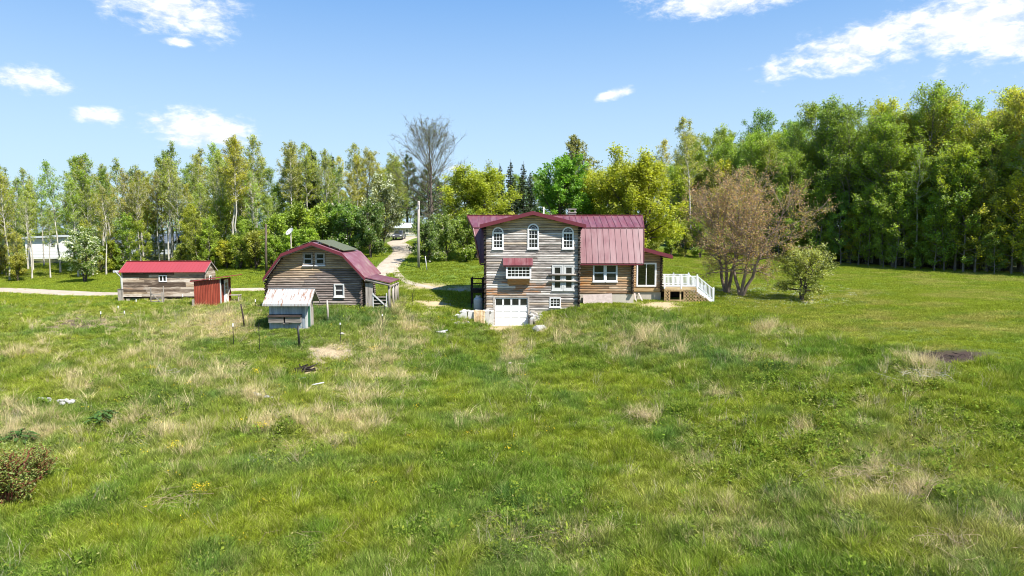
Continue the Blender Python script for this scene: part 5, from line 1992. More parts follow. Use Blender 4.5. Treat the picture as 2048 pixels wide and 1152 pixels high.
# ================================================================ VEGETATION
def m_leaf(name, accent=None, share=.5, trans=.6, rough=.6):
    """leaf colour = colour of the tree; every clump and leaf a little different; accent = blossoms or coloured buds"""
    def f(t, out):
        oi = t.new('ShaderNodeObjectInfo')
        a = t.new('ShaderNodeAttribute', attribute_name='lc')
        k = a.outputs['Fac']
        c = t.mix(1.0, oi.outputs['Color'], t.combine(t.math('ADD', t.math('MULTIPLY', k, 1.0), .5)), 'MULTIPLY')
        c = t.mix(t.maprange(k, .45, 1.0, 0, .35), c, t.mix(1.0, c, (1.45, 1.15, .55, 1), 'MULTIPLY'))
        if accent:
            b = t.new('ShaderNodeAttribute', attribute_name='lb')
            c = t.mix(t.math('LESS_THAN', b.outputs['Fac'], share), c, (*accent, 1))
        d = t.new('ShaderNodeBsdfDiffuse')
        t.set(d.inputs[0], c)
        tr = t.new('ShaderNodeBsdfTranslucent')
        t.set(tr.inputs[0], t.mix(1.0, c, (1.15 * 2 * trans, 1.15 * 2 * trans, 1.2 * trans, 1), 'MULTIPLY'))
        mx = t.new('ShaderNodeAddShader')
        t.l.new(d.outputs[0], mx.inputs[0])
        t.l.new(tr.outputs[0], mx.inputs[1])
        gl = t.new('ShaderNodeBsdfGlossy')
        gl.inputs['Roughness'].default_value = rough
        gl.inputs['Color'].default_value = (.8, .85, .8, 1)
        m2 = t.new('ShaderNodeMixShader')
        m2.inputs[0].default_value = .035
        t.l.new(mx.outputs[0], m2.inputs[1])
        t.l.new(gl.outputs[0], m2.inputs[2])
        t.l.new(m2.outputs[0], out.inputs[0])
    return mat(name, f)


LEAF = m_leaf('leaf')
BLOSSOM = m_leaf('leaf_with_white_blossom', (.46, .46, .40), .36)
LILAC = m_leaf('leaf_with_pale_blossom', (.34, .30, .29), .14)
BROWNBUD = m_leaf('leaf_with_brown_buds', (.25, .15, .085), .5)
NEEDLE = m_leaf('needle', None, .5, .12)
REDTWIGLEAF = m_leaf('leaf_red_shrub', (.16, .065, .035), .18)


def m_bark(name, dark, pale, marks=None):
    def f(t, out):
        P = pos(t)
        n = t.noise(scaled(t, P, (3, 3, .7)), 2.0, 5, .65)
        n2 = t.noise(scaled(t, P, (4, 4, 9)), 1.0, 4, .6)
        c = t.ramp(n, [(.3, dark), (.7, pale)])
        if marks:
            c = t.mix(t.maprange(n2, .62, .72, 0, .8), c, (*marks, 1))
        principled(t, out, c, .9, .1, 0, bump=n2, bstr=.3)
    return mat(name, f)


ASPENBARK = m_bark('pale_aspen_bark', (.30, .275, .23), (.58, .55, .49), (.07, .06, .05))
GREYBARK = m_bark('grey_bark', (.11, .095, .075), (.27, .24, .20))
DARKBARK = m_bark('dark_bark', (.045, .036, .028), (.13, .105, .08))
TWIGBARK = m_bark('brown_twig_bark', (.15, .11, .082), (.31, .24, .19))
REDBARK = m_bark('red_twig', (.13, .04, .025), (.24, .09, .05))


class TB:
    def __init__(self, seed):
        self.r = np.random.default_rng(seed)
        self.V, self.F, self.n = [], [], 0
        self.tips = []      # (p0, p1, weight, clump id)

    def tube(self, P, rad, n):
        P = np.asarray(P)
        T = np.gradient(P, axis=0)
        T /= np.linalg.norm(T, axis=1)[:, None] + 1e-9
        ref = np.where(np.abs(T[:, :1]) < .8, np.array([[1., 0, 0]]), np.array([[0, 1., 0]]))
        S = np.cross(T, ref)
        S /= np.linalg.norm(S, axis=1)[:, None] + 1e-9
        B = np.cross(T, S)
        a = np.arange(n) * 2 * np.pi / n
        ring = P[:, None] + (S[:, None] * np.cos(a)[None, :, None] + B[:, None] * np.sin(a)[None, :, None]) * np.asarray(rad)[:, None, None]
        k = len(P)
        self.V.append(ring.reshape(-1, 3))
        idx = self.n + np.arange(k * n).reshape(k, n)
        nx_ = np.roll(idx, -1, axis=1)
        self.F.append(np.stack([idx[:-1].ravel(), nx_[:-1].ravel(), nx_[1:].ravel(), idx[1:].ravel()], 1))
        self.n += k * n

    def branch(self, p, d, L, k, curl, jit):
        pts = [np.array(p)]
        d = np.array(d) / np.linalg.norm(d)
        for i in range(k):
            d = d + np.array([0, 0, curl / k]) + self.r.normal(0, jit, 3)
            d /= np.linalg.norm(d)
            pts.append(pts[-1] + d * L / k)
        return np.array(pts), d


def profile(shape, t):
    if shape == 'oval':
        return math.sin(math.pi * (.16 + .80 * t)) ** .8
    if shape == 'round':
        return math.sqrt(max(0, 1 - (2 * (t * .86 + .10) - 1) ** 2))
    if shape == 'cone':
        return (1 - t) ** .9 + .04
    if shape == 'top':
        return .55 + .45 * math.sin(math.pi * min(1, t * .9 + .1)) if t < .8 else .8
    if shape == 'col':
        return .75 * (1 - t * .75)
    return 1


def gen_tree(seed, H, r0, base, W, shape='oval', nprim=22, el=(15, 65), curl=.5, nsec=5, nter=3, leaves=9000, leaf=.16, spread=.3,
             wob=.012, lean=(0, 0), stems=1, stem_spread=0., sides=7, jit=.12, sublen=.5, leaf_from=.2, twig=1.0, aspect=.62, thick=1.0):
    t = TB(seed)
    r = t.r
    for s in range(stems):
        a0 = 2 * math.pi * s / max(stems, 1) + r.uniform(-.4, .4)
        out = stem_spread if stems > 1 else 0
        Hs = H * (1 if s == 0 else r.uniform(.75, .98))
        m = 10
        tt = np.linspace(0, 1, m)
        walk = np.cumsum(r.normal(0, wob * Hs, (m, 2)), axis=0)
        walk -= walk[0]
        tr = np.column_stack([walk[:, 0] * tt ** .5 + lean[0] * Hs * tt ** 1.5 + math.cos(a0) * out * Hs * tt ** .8,
                              walk[:, 1] * tt ** .5 + lean[1] * Hs * tt ** 1.5 + math.sin(a0) * out * Hs * tt ** .8, Hs * tt - .25 * (tt == 0)])
        rr0 = r0 * (1 if stems == 1 else .75)
        rad = rr0 * (1 - tt) ** .85 * .9 + .02
        rad[0] *= 1.35
        t.tube(tr, rad, sides)
        np_ = nprim if stems == 1 else max(6, nprim // stems)
        for i in range(np_):
            tc = (i + r.uniform(.1, .9)) / np_
            h = base + (.985 - base) * tc
            p = np.array([np.interp(h, tt, tr[:, q]) for q in range(3)])
            L = W * profile(shape, tc) * r.uniform(.72, 1.15)
            if stems > 1:
                L *= .8
            az_ = i * 2.39996 + r.uniform(-.5, .5)
            e = math.radians(el[0] + (el[1] - el[0]) * tc + r.normal(0, 7))
            d = np.array([math.cos(az_) * math.cos(e), math.sin(az_) * math.cos(e), math.sin(e)])
            P, dd = t.branch(p, d, L, 5, curl, jit)
            rb_ = min(np.interp(h, tt, rad) * .62, .018 + L * .017) * thick
            t.tube(P, np.linspace(rb_, .012, 6), 5)
            for j in range(nsec):
                s_ = leaf_from + (1 - leaf_from) * (j + r.uniform(0, 1)) / nsec
                q = np.array([np.interp(s_ * 5, np.arange(6), P[:, c]) for c in range(3)])
                dv = (P[min(int(s_ * 5) + 1, 5)] - P[min(int(s_ * 5), 4)])
                dv /= np.linalg.norm(dv) + 1e-9
                d2 = dv + r.normal(0, .55, 3) + np.array([0, 0, .12])
                L2_ = L * sublen * (1.15 - .6 * s_) * r.uniform(.6, 1.2)
                P2, _ = t.branch(q, d2, L2_, 3, curl * .5, jit * 1.4)
                t.tube(P2, np.linspace(max(.010, rb_ * .38), .007 * twig, 4), 3)
                cid = r.uniform()
                t.tips.append((P2[1], P2[3], L2_, cid))
                for k in range(nter):
                    s3 = r.uniform(.25, 1)
                    q3 = P2[0] + (P2[3] - P2[0]) * s3
                    d3 = (P2[3] - P2[0]) / (np.linalg.norm(P2[3] - P2[0]) + 1e-9) + r.normal(0, .6, 3)
                    L3 = L2_ * r.uniform(.35, .6)
                    P3, _ = t.branch(q3, d3, L3, 2, curl * .3, jit * 1.4)
                    t.tube(P3, np.array([.009, .007, .005]) * twig, 3)
                    t.tips.append((P3[0], P3[2], L3, cid * .6 + .4 * r.uniform()))
    V = np.concatenate(t.V)
    F = np.concatenate(t.F)
    A = np.array([x[0] for x in t.tips])
    B = np.array([x[1] for x in t.tips])
    wgt = np.array([x[2] for x in t.tips])
    cid = np.array([x[3] for x in t.tips])
    pick = r.choice(len(A), leaves, p=wgt / wgt.sum())
    s = r.uniform(0, 1.08, (leaves, 1))
    C = A[pick] * (1 - s) + B[pick] * s + r.normal(0, spread * .45, (leaves, 3))
    LV, LF, lc, lb = leaf_cards(r, C, leaf, aspect)
    lcv = np.clip(.62 * cid[pick] + .38 * r.uniform(size=leaves), 0, 1)
    lbv = np.clip(.6 * ((cid[pick] * 7.13) % 1) + .4 * r.uniform(size=leaves), 0, 1)
    return V, F, LV, LF, np.repeat(lcv, 4), np.repeat(lbv, 4)


def leaf_cards(r, C, leaf, aspect=.62, upb=.5):
    n = len(C)
    N = r.normal(0, 1, (n, 3))
    N[:, 2] = np.abs(N[:, 2]) + upb
    N /= np.linalg.norm(N, axis=1)[:, None]
    T = np.cross(N, r.normal(0, 1, (n, 3)))
    T /= np.linalg.norm(T, axis=1)[:, None] + 1e-9
    Bv = np.cross(N, T)
    sz = leaf * r.uniform(.6, 1.35, (n, 1))
    bend = N * sz * r.uniform(-.25, .25, (n, 1))
    LV = np.stack([C - T * sz + bend, C - Bv * sz * aspect, C + T * sz + bend, C + Bv * sz * aspect], 1).reshape(-1, 3)
    LF = np.arange(4 * n).reshape(n, 4)
    return LV, LF, None, None


def gen_spruce(seed, H, W, leaves=9000, leaf=.16):
    t = TB(seed)
    r = t.r
    t.tube(np.array([[0, 0, -.2], [0, 0, H * .5], [0.05, 0, H]]), np.array([H * .016, H * .009, .02]), 6)
    nl = int(H / .42)
    for i in range(nl):
        z = H * (.06 + .92 * i / nl)
        Lm = W * (1 - (z / H)) ** .85 + .12
        for k in range(7 if z < H * .8 else 5):
            a = r.uniform(0, 6.283)
            L = Lm * r.uniform(.7, 1.12)
            P, _ = t.branch((0, 0, z), (math.cos(a), math.sin(a), -.12), L, 3, .28, .05)
            t.tube(P, np.linspace(.02, .006, 4), 3)
            t.tips.append((P[0] * .6 + P[1] * .4, P[3], L, r.uniform()))
    V, F = np.concatenate(t.V), np.concatenate(t.F)
    A = np.array([x[0] for x in t.tips])
    B = np.array([x[1] for x in t.tips])
    wgt = np.array([x[2] for x in t.tips]) ** 1.3
    cid = np.array([x[3] for x in t.tips])
    pick = r.choice(len(A), leaves, p=wgt / wgt.sum())
    s = r.uniform(0, 1.05, (leaves, 1))
    C = A[pick] * (1 - s) + B[pick] * s + r.normal(0, .07, (leaves, 3)) * (1.4 - s)
    C[:, 2] -= np.abs(r.normal(0, .10, leaves))
    LV, LF, _, _ = leaf_cards(r, C, leaf, .4)
    lc = np.clip(.5 * cid[pick] + .5 * r.uniform(size=leaves), 0, 1)
    return V, F, LV, LF, np.repeat(lc, 4), np.repeat(lc, 4)


PROTO = {}


def proto(key, data, bark, leafm):
    V, F, LV, LF, lc, lb = data
    tm = fast_mesh(key + '_trunk', V, F, bark, True)
    cm = fast_mesh(key + '_crown', LV, LF, leafm)
    for nm, arr in (('lc', lc), ('lb', lb)):
        at_ = cm.attributes.new(nm, 'FLOAT', 'POINT')
        at_.data.foreach_set('value', np.asarray(arr, np.float32))
    PROTO[key] = (tm, cm)


def plant(key, name, label, cat, x, y, sc=1.0, rot=None, color=(.09, .14, .03), group=None, z=None, scz=None, parts=('trunk', 'crown')):
    tm, cm = PROTO[key]
    o = thing(name, label, cat, (x, y, gz1(x, y) if z is None else z), rng.uniform(0, 6.28) if rot is None else rot, group)
    o.scale = (sc, sc, scz or sc)
    for nm, m_ in zip(parts, (tm, cm)):
        c = bpy.data.objects.new(nm, m_)
        c.parent = o
        c.color = (*color, 1)
        COL.objects.link(c)
    return o


# --- kinds
for i in range(5):   # slender aspens / birches, bare below
    proto('aspen%d' % i, gen_tree(100 + i, 19, .15, .40 + .05 * (i % 3), 2.5 + .3 * (i % 2), 'oval', 30, (28, 70), .35, 6, 4, 4300 + 900 * (i % 3), .092, .34, twig=1.9, wob=.010,
         lean=(.03 * (i - 2), .02)), ASPENBARK, LEAF)
for i in range(5):   # broad forest hardwoods, leafy
    proto('hardwood%d' % i, gen_tree(200 + i, 21, .20, .10 + .04 * i, 4.7 + .3 * (i % 3), 'round', 40, (4, 60), .45, 8, 4, 17000, .118, .50, wob=.012, twig=1.6), GREYBARK, LEAF)
for i in range(3):   # young edge trees
    proto('sapling%d' % i, gen_tree(300 + i, 10, .07, .08, 2.5, 'round', 28, (8, 62), .4, 6, 3, 6200, .10, .32, wob=.014, twig=1.4), GREYBARK, LEAF)
for i in range(4):   # shrubs
    proto('shrub%d' % i, gen_tree(400 + i, 3.6, .05, .08, 2.0, 'round', 30, (15, 70), .3, 5, 2, 6500, .085, .25, stems=4, stem_spread=.16, wob=.03), DARKBARK, LEAF)
for i in range(2):   # spreading yellow-green trees behind the house
    proto('willow%d' % i, gen_tree(500 + i, 13, .34, .10, 6.6, 'round', 50, (8, 75), .45, 7, 4, 46000, .125, .62, stems=4, stem_spread=.16, wob=.012), DARKBARK, LEAF)
proto('maple', gen_tree(600, 13, .28, .12, 4.9, 'round', 44, (10, 70), .35, 7, 3, 30000, .155, .45), DARKBARK, LEAF)
proto('poplar', gen_tree(610, 18, .28, .15, 4.6, 'oval', 44, (30, 72), .5, 7, 4, 15000, .12, .25), GREYBARK, LEAF)
proto('bare_tree', gen_tree(620, 16.6, .34, .26, 7.6, 'round', 56, (2, 76), .22, 11, 8, 15000, .048, .20, twig=1.15, sublen=.42, jit=.07, thick=.55), m_bark('bare_tree_bark', (.075, .062, .05), (.18, .15, .12)), LEAF)
proto('brown_tree0', gen_tree(631, 9.2, .22, .30, 6.2, 'round', 44, (6, 60), .35, 9, 6, 13000, .064, .30, stems=3, stem_spread=.26, twig=1.2, wob=.02, lean=(-.12, 0)), TWIGBARK, BROWNBUD)
proto('brown_tree1', gen_tree(632, 8.0, .22, .28, 6.0, 'round', 46, (-6, 62), .2, 9, 6, 13000, .064, .30, stems=3, stem_spread=.30, twig=1.2, wob=.025, lean=(.08, 0)), TWIGBARK, BROWNBUD)
for i in range(2):
    proto('blossom_tree%d' % i, gen_tree(640 + i, 6.6, .13, .14, 2.9, 'round', 34, (10, 70), .3, 6, 3, 12500, .088, .28, stems=2, stem_spread=.12, wob=.03), DARKBARK, BLOSSOM)
proto('apple_bush', gen_tree(650, 4.0, .12, .22, 3.1, 'round', 36, (-5, 60), .25, 6, 3, 9500, .080, .30, stems=3, stem_spread=.16, wob=.04, lean=(.08, 0)), DARKBARK, m_leaf('leaf_with_few_blossoms', (.38, .38, .32), .12))
for i in range(2):
    proto('lilac%d' % i, gen_tree(660 + i, 5.0, .06, .05, 2.6, 'round', 36, (20, 75), .3, 6, 3, 12000, .10, .28, stems=5, stem_spread=.16, wob=.03), DARKBARK, LILAC)
proto('spruce0', gen_spruce(700, 14, 2.3), DARKBARK, NEEDLE)
proto('spruce1', gen_spruce(701, 16, 2.8, 11000, .18), DARKBARK, NEEDLE)
proto('pine', gen_tree(710, 14, .25, .2, 4.6, 'cone', 40, (-5, 40), .3, 7, 3, 16000, .15, .22, aspect=.22), DARKBARK, NEEDLE)
proto('red_shrub', gen_tree(720, 1.9, .030, .02, 1.15, 'round', 40, (25, 80), .2, 6, 3, 4200, .042, .22, stems=8, stem_spread=.30, wob=.05), REDBARK, REDTWIGLEAF)

YG = (.190, .205, .018)
MG = (.138, .185, .022)
DG = (.106, .162, .022)
OL = (.165, .175, .032)


def jitc(c, a=.18):
    k = rng.uniform(1 - a, 1 + a)
    return (c[0] * k * rng.uniform(.88, 1.12), c[1] * k, c[2] * k * rng.uniform(.8, 1.2))


# --- left wood: pale trunked aspens with an understory
def left_edge(x):
    return 97 + 3 * math.sin(x * .21) + (3 if x > -34 else 0)


lab_l = [(-200, 'slender pale-trunked aspen at the far left in front of the white house'),
         (-60, 'slender pale-trunked aspen in the wood behind the left end of the plank shed'),
         (-47, 'slender pale-trunked aspen in the wood above the red-roofed plank shed'),
         (-37, 'slender pale-trunked aspen in the wood between the red shed and the barn'),
         (-29, 'slender pale-trunked aspen in the wood directly behind the barn roof')]


def lab_at(x, tbl):
    s = tbl[0][1]
    for a, l in tbl:
        if x > a:
            s = l
    return s


CNAME = {YG: 'yellow-green', MG: 'fresh green', DG: 'deep green', OL: 'olive-green'}
WHERE_L = [(-999, 'at the left picture edge'), (50, 'near the white house'), (135, 'by the roadside blossom tree'), (240, 'above the left plank shed end'),
           (340, 'above the right plank shed end'), (440, 'between red shed and barn'), (530, 'behind the left barn slope'), (625, 'behind the right barn slope')]
WHERE_R = [(-999, 'near the rounded yellow tree'), (1460, 'right behind the brown-budded trees'), (1600, 'behind the small lawn tree'), (1720, 'right of the small lawn tree'),
           (1850, 'straight beyond the ash patch'), (1960, 'by the right picture edge')]


def tree_label(kind, x, y, s, c, deep, tbl, lo, hi):
    u = 1024 + FPX * x / y
    size = 'small' if s < lo else ('tall' if s > hi else 'mid-sized')
    return '%s %s %s %s %s' % (size, CNAME[c], kind, 'farther back' if deep else 'in front', lab_at(u, tbl))


random.seed(5)
tr_rng = random.Random(11)
placed = []


def spaced(x, y, d):
    for (a, b) in placed:
        if (a - x) ** 2 + (b - y) ** 2 < d * d:
            return False
    placed.append((x, y))
    return True


n = 0
tries = 0
while n < 96 and tries < 5000:
    tries += 1
    x = tr_rng.uniform(-82, -21)
    y = left_edge(x) + abs(tr_rng.gauss(0, 1)) * 9
    if x > -30 and y < 100:
        continue
    if x > -26 and y > 105:
        continue
    if not spaced(x, y, 1.7):
        continue
    if (-87 < x < -75 or -72 < x < -58) and 116 < y < 128:
        continue
    if 44 < 1024 + 1365 * x / y < 130 and y < 118 and tr_rng.random() < .6:
        continue
    n += 1
    hs = tr_rng.uniform(.70, .98) * (1.0 if x < -36 else .93) * (.9 if x < -66 else 1)
    if y < 104 and tr_rng.random() < .3:
        hs *= .8
    c0 = tr_rng.choice([OL, MG, MG, YG])
    plant('aspen%d' % tr_rng.randrange(5), 'aspen_tree', tree_label('pale-trunked aspen', x, y, hs, c0, y > left_edge(x) + 7, WHERE_L, .76, .88), 'tree', x, y, hs, tr_rng.uniform(0, 6.28), jitc(c0, .2), 'aspens of the left wood', scz=hs * tr_rng.uniform(.9, 1.05))
n = 0
tries = 0
while n < 12 and tries < 3000:
    tries += 1
    x = tr_rng.uniform(-84, -22)
    y = left_edge(x) + tr_rng.uniform(6, 34)
    if not spaced(x, y, 2.5) or (-87 < x < -58 and 112 < y < 128) or (42 < 1024 + 1365 * x / y < 134 and y < 120):
        continue
    n += 1
    hs = tr_rng.uniform(.52, .68)
    c0 = tr_rng.choice([MG, DG, OL])
    plant('hardwood%d' % tr_rng.randrange(5), 'leafy_tree', tree_label('broad-crowned hardwood', x, y, hs, c0, y > left_edge(x) + 16, WHERE_L, .57, .63), 'tree', x, y, hs, None, jitc(c0, .2), 'hardwoods of the left wood')
n = 0
tries = 0
while n < 60 and tries < 5000:
    tries += 1
    x = tr_rng.uniform(-78, -20)
    y = left_edge(x) + tr_rng.uniform(-2.0, 12)
    if 42 < 1024 + 1365 * x / y < 134:
        continue
    if (-87 < x < -74) and y > 104:
        continue
    if not spaced(x, y, 1.2):
        continue
    n += 1
    c0 = tr_rng.choice([MG, YG, OL, MG])
    if tr_rng.random() < .5:
        hs = tr_rng.uniform(.5, 1.05)
        plant('sapling%d' % tr_rng.randrange(3), 'young_tree', tree_label('leafy sapling', x, y, hs, c0, y > left_edge(x) + 5, WHERE_L, .68, .88), 'tree', x, y, hs, None, jitc(c0), 'saplings of the left wood')
    else:
        hs = tr_rng.uniform(.6, 1.25)
        plant('shrub%d' % tr_rng.randrange(4), 'shrub', tree_label('rounded shrub', x, y, hs, c0, y > left_edge(x) + 5, WHERE_L, .8, 1.05), 'shrub', x, y, hs, None, jitc(c0), 'shrubs of the left wood')
# thicket between barn and wood
for (u, Y, s, c) in ((480, 93, 1.1, MG), (512, 92, 1.25, OL), (545, 90, 1.1, MG), (585, 90, 1.2, MG), (620, 88, 1.2, MG), (560, 95, 1.7, MG), (640, 92, 1.8, MG), (600, 97, 1.9, DG), (500, 97, 1.6, DG)):
    plant('shrub%d' % tr_rng.randrange(4), 'thicket_shrub', '%s %s thicket shrub %s' % ('tall' if s > 1.3 else 'dense', CNAME[c], ('left of the dish behind the barn' if u < 575 else 'right of the dish behind the barn')), 'shrub', ux(u, Y), Y, s, None, jitc(c), 'thicket shrubs behind the barn')
for (u, vt, Y, k, lab) in ((628, 292, 108, 1, 'tallest dark spruce among the aspens behind the barn'), (600, 318, 112, 0, 'dark spruce left of the tallest spruce behind the barn'), (668, 305, 114, 0, 'dark spruce right of the tallest spruce behind the barn'),
                           (640, 400, 104, 1, 'short dark spruce low between the trunks behind the barn')):
    x = ux(u, Y)
    H = at(u, vt, Y).z - gz1(x, Y)
    s = H / (16 if k else 14)
    plant('spruce%d' % k, 'spruce_tree', lab, 'tree', x, Y, s, None, (.042, .066, .024), 'dark spruces')
for (u, vt, Y, lab) in ((480, 262, 100, 'tall aspen rising above the others left of the barn peak'), (700, 335, 98, 'last pale aspen before the gap of sky right of the barn'), (655, 300, 97, 'forked pale-trunked aspen above the right barn roof')):
    x = ux(u, Y)
    s = (at(u, vt, Y).z - gz1(x, Y)) / 20.5
    plant('aspen%d' % tr_rng.randrange(5), 'aspen_tree', lab, 'tree', x, Y, s, None, jitc(OL), 'aspens of the left wood')
# blossoming tree at the left road, lilacs and blossom along the drive
plant('blossom_tree0', 'blossom_tree', 'white blossoming tree across the road left of the plank shed', 'tree', ux(168, 88), 88, 1.18, 1.0, (.085, .125, .026), 'blossoming trees', scz=.92)
plant('blossom_tree1', 'blossom_tree', 'tall whitish blossoming tree left of the drive', 'tree', ux(765, 96), 96, 1.40, 2.2, (.10, .115, .045), 'blossoming trees')
plant('lilac0', 'lilac_bush', 'large dark bush with pale blossom left of the drive', 'bush', ux(742, 88), 88, 1.22, .3, (.07, .11, .028), 'bushes along the drive')
plant('lilac1', 'lilac_bush', 'green leafy bush behind the right barn roof', 'bush', ux(700, 90), 90, 1.25, 1.9, (.09, .145, .028), 'bushes along the drive')
plant('lilac0', 'lilac_bush', 'leafy bush behind the barn peak', 'bush', ux(668, 92), 92, 1.3, 2.9, (.095, .15, .028), 'bushes along the drive')
plant('lilac1', 'lilac_bush', 'flowering bush round the foot of the utility pole', 'bush', ux(852, 79), 79, .88, .9, (.085, .125, .034), 'bushes along the drive')
plant('lilac0', 'lilac_bush', 'flowering bush midway between utility pole and log house', 'bush', ux(892, 81), 81, .95, 4.1, (.11, .15, .034), 'bushes along the drive')
plant('lilac1', 'lilac_bush', 'green bush nearest the left roof end of the log house', 'bush', ux(933, 82), 82, 1.0, 5.1, (.12, .165, .028), 'bushes along the drive')
plant('bare_tree', 'bare_tree', 'tall nearly leafless spreading tree beside the drive', 'tree', ux(866, 92), 92, (at(866, 236, 92).z - gz1(ux(866, 92), 92)) / 20.0, 1.2, (.12, .135, .04))
plant('pine', 'pine_tree', 'green pine behind the far mobile home, left of the bare tree', 'tree', ux(815, 140), 140, 1.15, None, (.055, .095, .026))
plant('pine', 'pine_tree', 'green pine right behind the trunk of the bare tree', 'tree', ux(858, 136), 136, 1.0, None, (.06, .1, .026))
# behind the house
plant('willow0', 'yellow_green_tree', 'yellow-green spreading tree behind the left roof end of the log house', 'tree', ux(957, 86), 86, .92, .4, (.165, .190, .018), 'spreading trees behind the house', scz=.74)
plant('willow1', 'yellow_green_tree', 'large yellow-green rounded tree behind the right roof end of the log house', 'tree', ux(1275, 80), 80, 1.0, 2.0, (.175, .190, .016), 'spreading trees behind the house', scz=.90)
plant('willow0', 'yellow_green_tree', 'lower yellow-green tree between the green maple and the rounded yellow one', 'tree', ux(1195, 86), 86, .78, 3.0, (.185, .200, .018), 'spreading trees behind the house')
plant('maple', 'maple_tree', 'dense bright green maple behind the chimney', 'tree', ux(1117, 84), 84, (at(1117, 303, 84).z - gz1(ux(1117, 84), 84)) / 16, .7, (.085, .165, .018))
plant('poplar', 'poplar_tree', 'tall open-crowned poplar rising behind the green maple', 'tree', ux(1142, 98), 98, (at(1142, 254, 98).z - gz1(ux(1142, 98), 98)) / 20, 1.7, (.13, .135, .045))
for (u, vt, Y, lab) in ((1000, 326, 122, 'left of three dark spruces above the log house roof'), (1021, 318, 122, 'middle and tallest of three dark spruces above the log house roof'), (1046, 322, 122, 'right of three dark spruces above the log house roof'),
                        (1060, 340, 126, 'dark spruce half behind the green maple')):
    x = ux(u, Y)
    s = (at(u, vt, Y).z - gz1(x, Y)) / 14
    plant('spruce0', 'spruce_tree', lab, 'tree', x, Y, s, None, (.036, .056, .022), 'dark spruces', scz=s)
# screen of trees behind the house and drive, farther off
for k in range(26):
    u = 770 + k * 25 + tr_rng.uniform(-9, 9)
    Y = tr_rng.uniform(138, 160)
    x = ux(u, Y)
    top = 372 - 34 * max(0, (u - 900)) / 500 + tr_rng.uniform(-8, 12)
    s = max(.3, (at(u, top, Y).z - gz1(x, Y)) / 21)
    plant('hardwood%d' % tr_rng.randrange(5), 'distant_tree', 'distant tree closing the view %s' % ('behind the far mobile home' if u < 860 else 'left of the log house' if u < 960 else 'above the left part of the log house roof' if u < 1070 else 'above the right part of the log house roof' if u < 1290 else 'between the house and the right wood'), 'tree', x, Y, s * 1.15, None, jitc(tr_rng.choice([MG, YG, DG])), 'distant trees behind the log house', scz=s)
for k in range(34):
    u = -60 + k * 24 + tr_rng.uniform(-9, 9)
    Y = tr_rng.uniform(134, 152)
    x = ux(u, Y)
    if x > -24:
        continue
    s = tr_rng.uniform(.32, .44)
    c0 = tr_rng.choice([MG, DG, OL])
    plant('hardwood%d' % tr_rng.randrange(5), 'distant_tree', tree_label('distant tree', x, Y, s, c0, True, WHERE_L, .36, .40), 'tree', x, Y, s * 1.7, None, jitc(c0), 'distant trees behind the left wood', scz=s)
# poles of fine bare crowns on the skyline right of the yellow tree
for (u, vt, Y, lab) in ((1310, 283, 112, 'thin bare-topped tree on the skyline above the rounded yellow tree'), (1382, 238, 112, 'tall narrow pale-trunked tree at the left end of the right wood')):
    x = ux(u, Y)
    s = (at(u, vt, Y).z - gz1(x, Y)) / 19
    plant('aspen%d' % tr_rng.randrange(5), 'aspen_tree', lab, 'tree', x, Y, s, None, jitc(OL))

# --- right wood
EDGE = [(26, 118), (34, 111), (47, 99), (57, 87), (64, 80), (76, 70), (90, 60)]


def edge_pt(t):
    L = [math.hypot(b[0] - a[0], b[1] - a[1]) for a, b in zip(EDGE[:-1], EDGE[1:])]
    s = t * sum(L)
    for (a, b), l in zip(zip(EDGE[:-1], EDGE[1:]), L):
        if s <= l:
            k = s / l
            return a[0] + (b[0] - a[0]) * k, a[1] + (b[1] - a[1]) * k
        s -= l
    return EDGE[-1]


lab_r = [(-100, 'tall leafy hardwood of the right wood behind the brown leafless trees'), (41, 'tall leafy hardwood of the right wood above the small blossoming tree'),
         (50, 'tall leafy hardwood at the lawn edge in the middle of the right wood'), (57, 'tall leafy hardwood at the far right end of the lawn')]
n = 0
tries = 0
placed.clear()
while n < 112 and tries < 9000:
    tries += 1
    t = tr_rng.random()
    ex, ey = edge_pt(t * .93)
    dpt = abs(tr_rng.gauss(0, 1)) * 11 + .6
    x, y = ex + dpt * .68 + tr_rng.uniform(-1, 1), ey + dpt * .74 + tr_rng.uniform(-1, 1)
    if not spaced(x, y, 2.3) or x > y * .84:
        continue
    n += 1
    s = tr_rng.uniform(.76, 1.02) * (1.0 if x > 45 else .86)
    if dpt < 4 and tr_rng.random() < .35:
        s *= .7
    c = tr_rng.choice([MG, MG, DG, OL]) if x < 54 else tr_rng.choice([MG, MG, OL, YG])
    if tr_rng.random() < .18:
        plant('aspen%d' % tr_rng.randrange(5), 'aspen_tree', tree_label('pale-trunked slender tree', x, y, s, MG, dpt > 9, WHERE_R, .8, .93), 'tree', x, y, s * 1.1, None, jitc(MG), 'slender trees of the right wood')
    else:
        plant('hardwood%d' % tr_rng.randrange(5), 'hardwood_tree', tree_label('leafy hardwood', x, y, s, c, dpt > 9, WHERE_R, .78, .92), 'tree', x, y, s, None, jitc(c), 'hardwoods of the right wood', scz=s * tr_rng.uniform(.95, 1.08))
n = 0
tries = 0
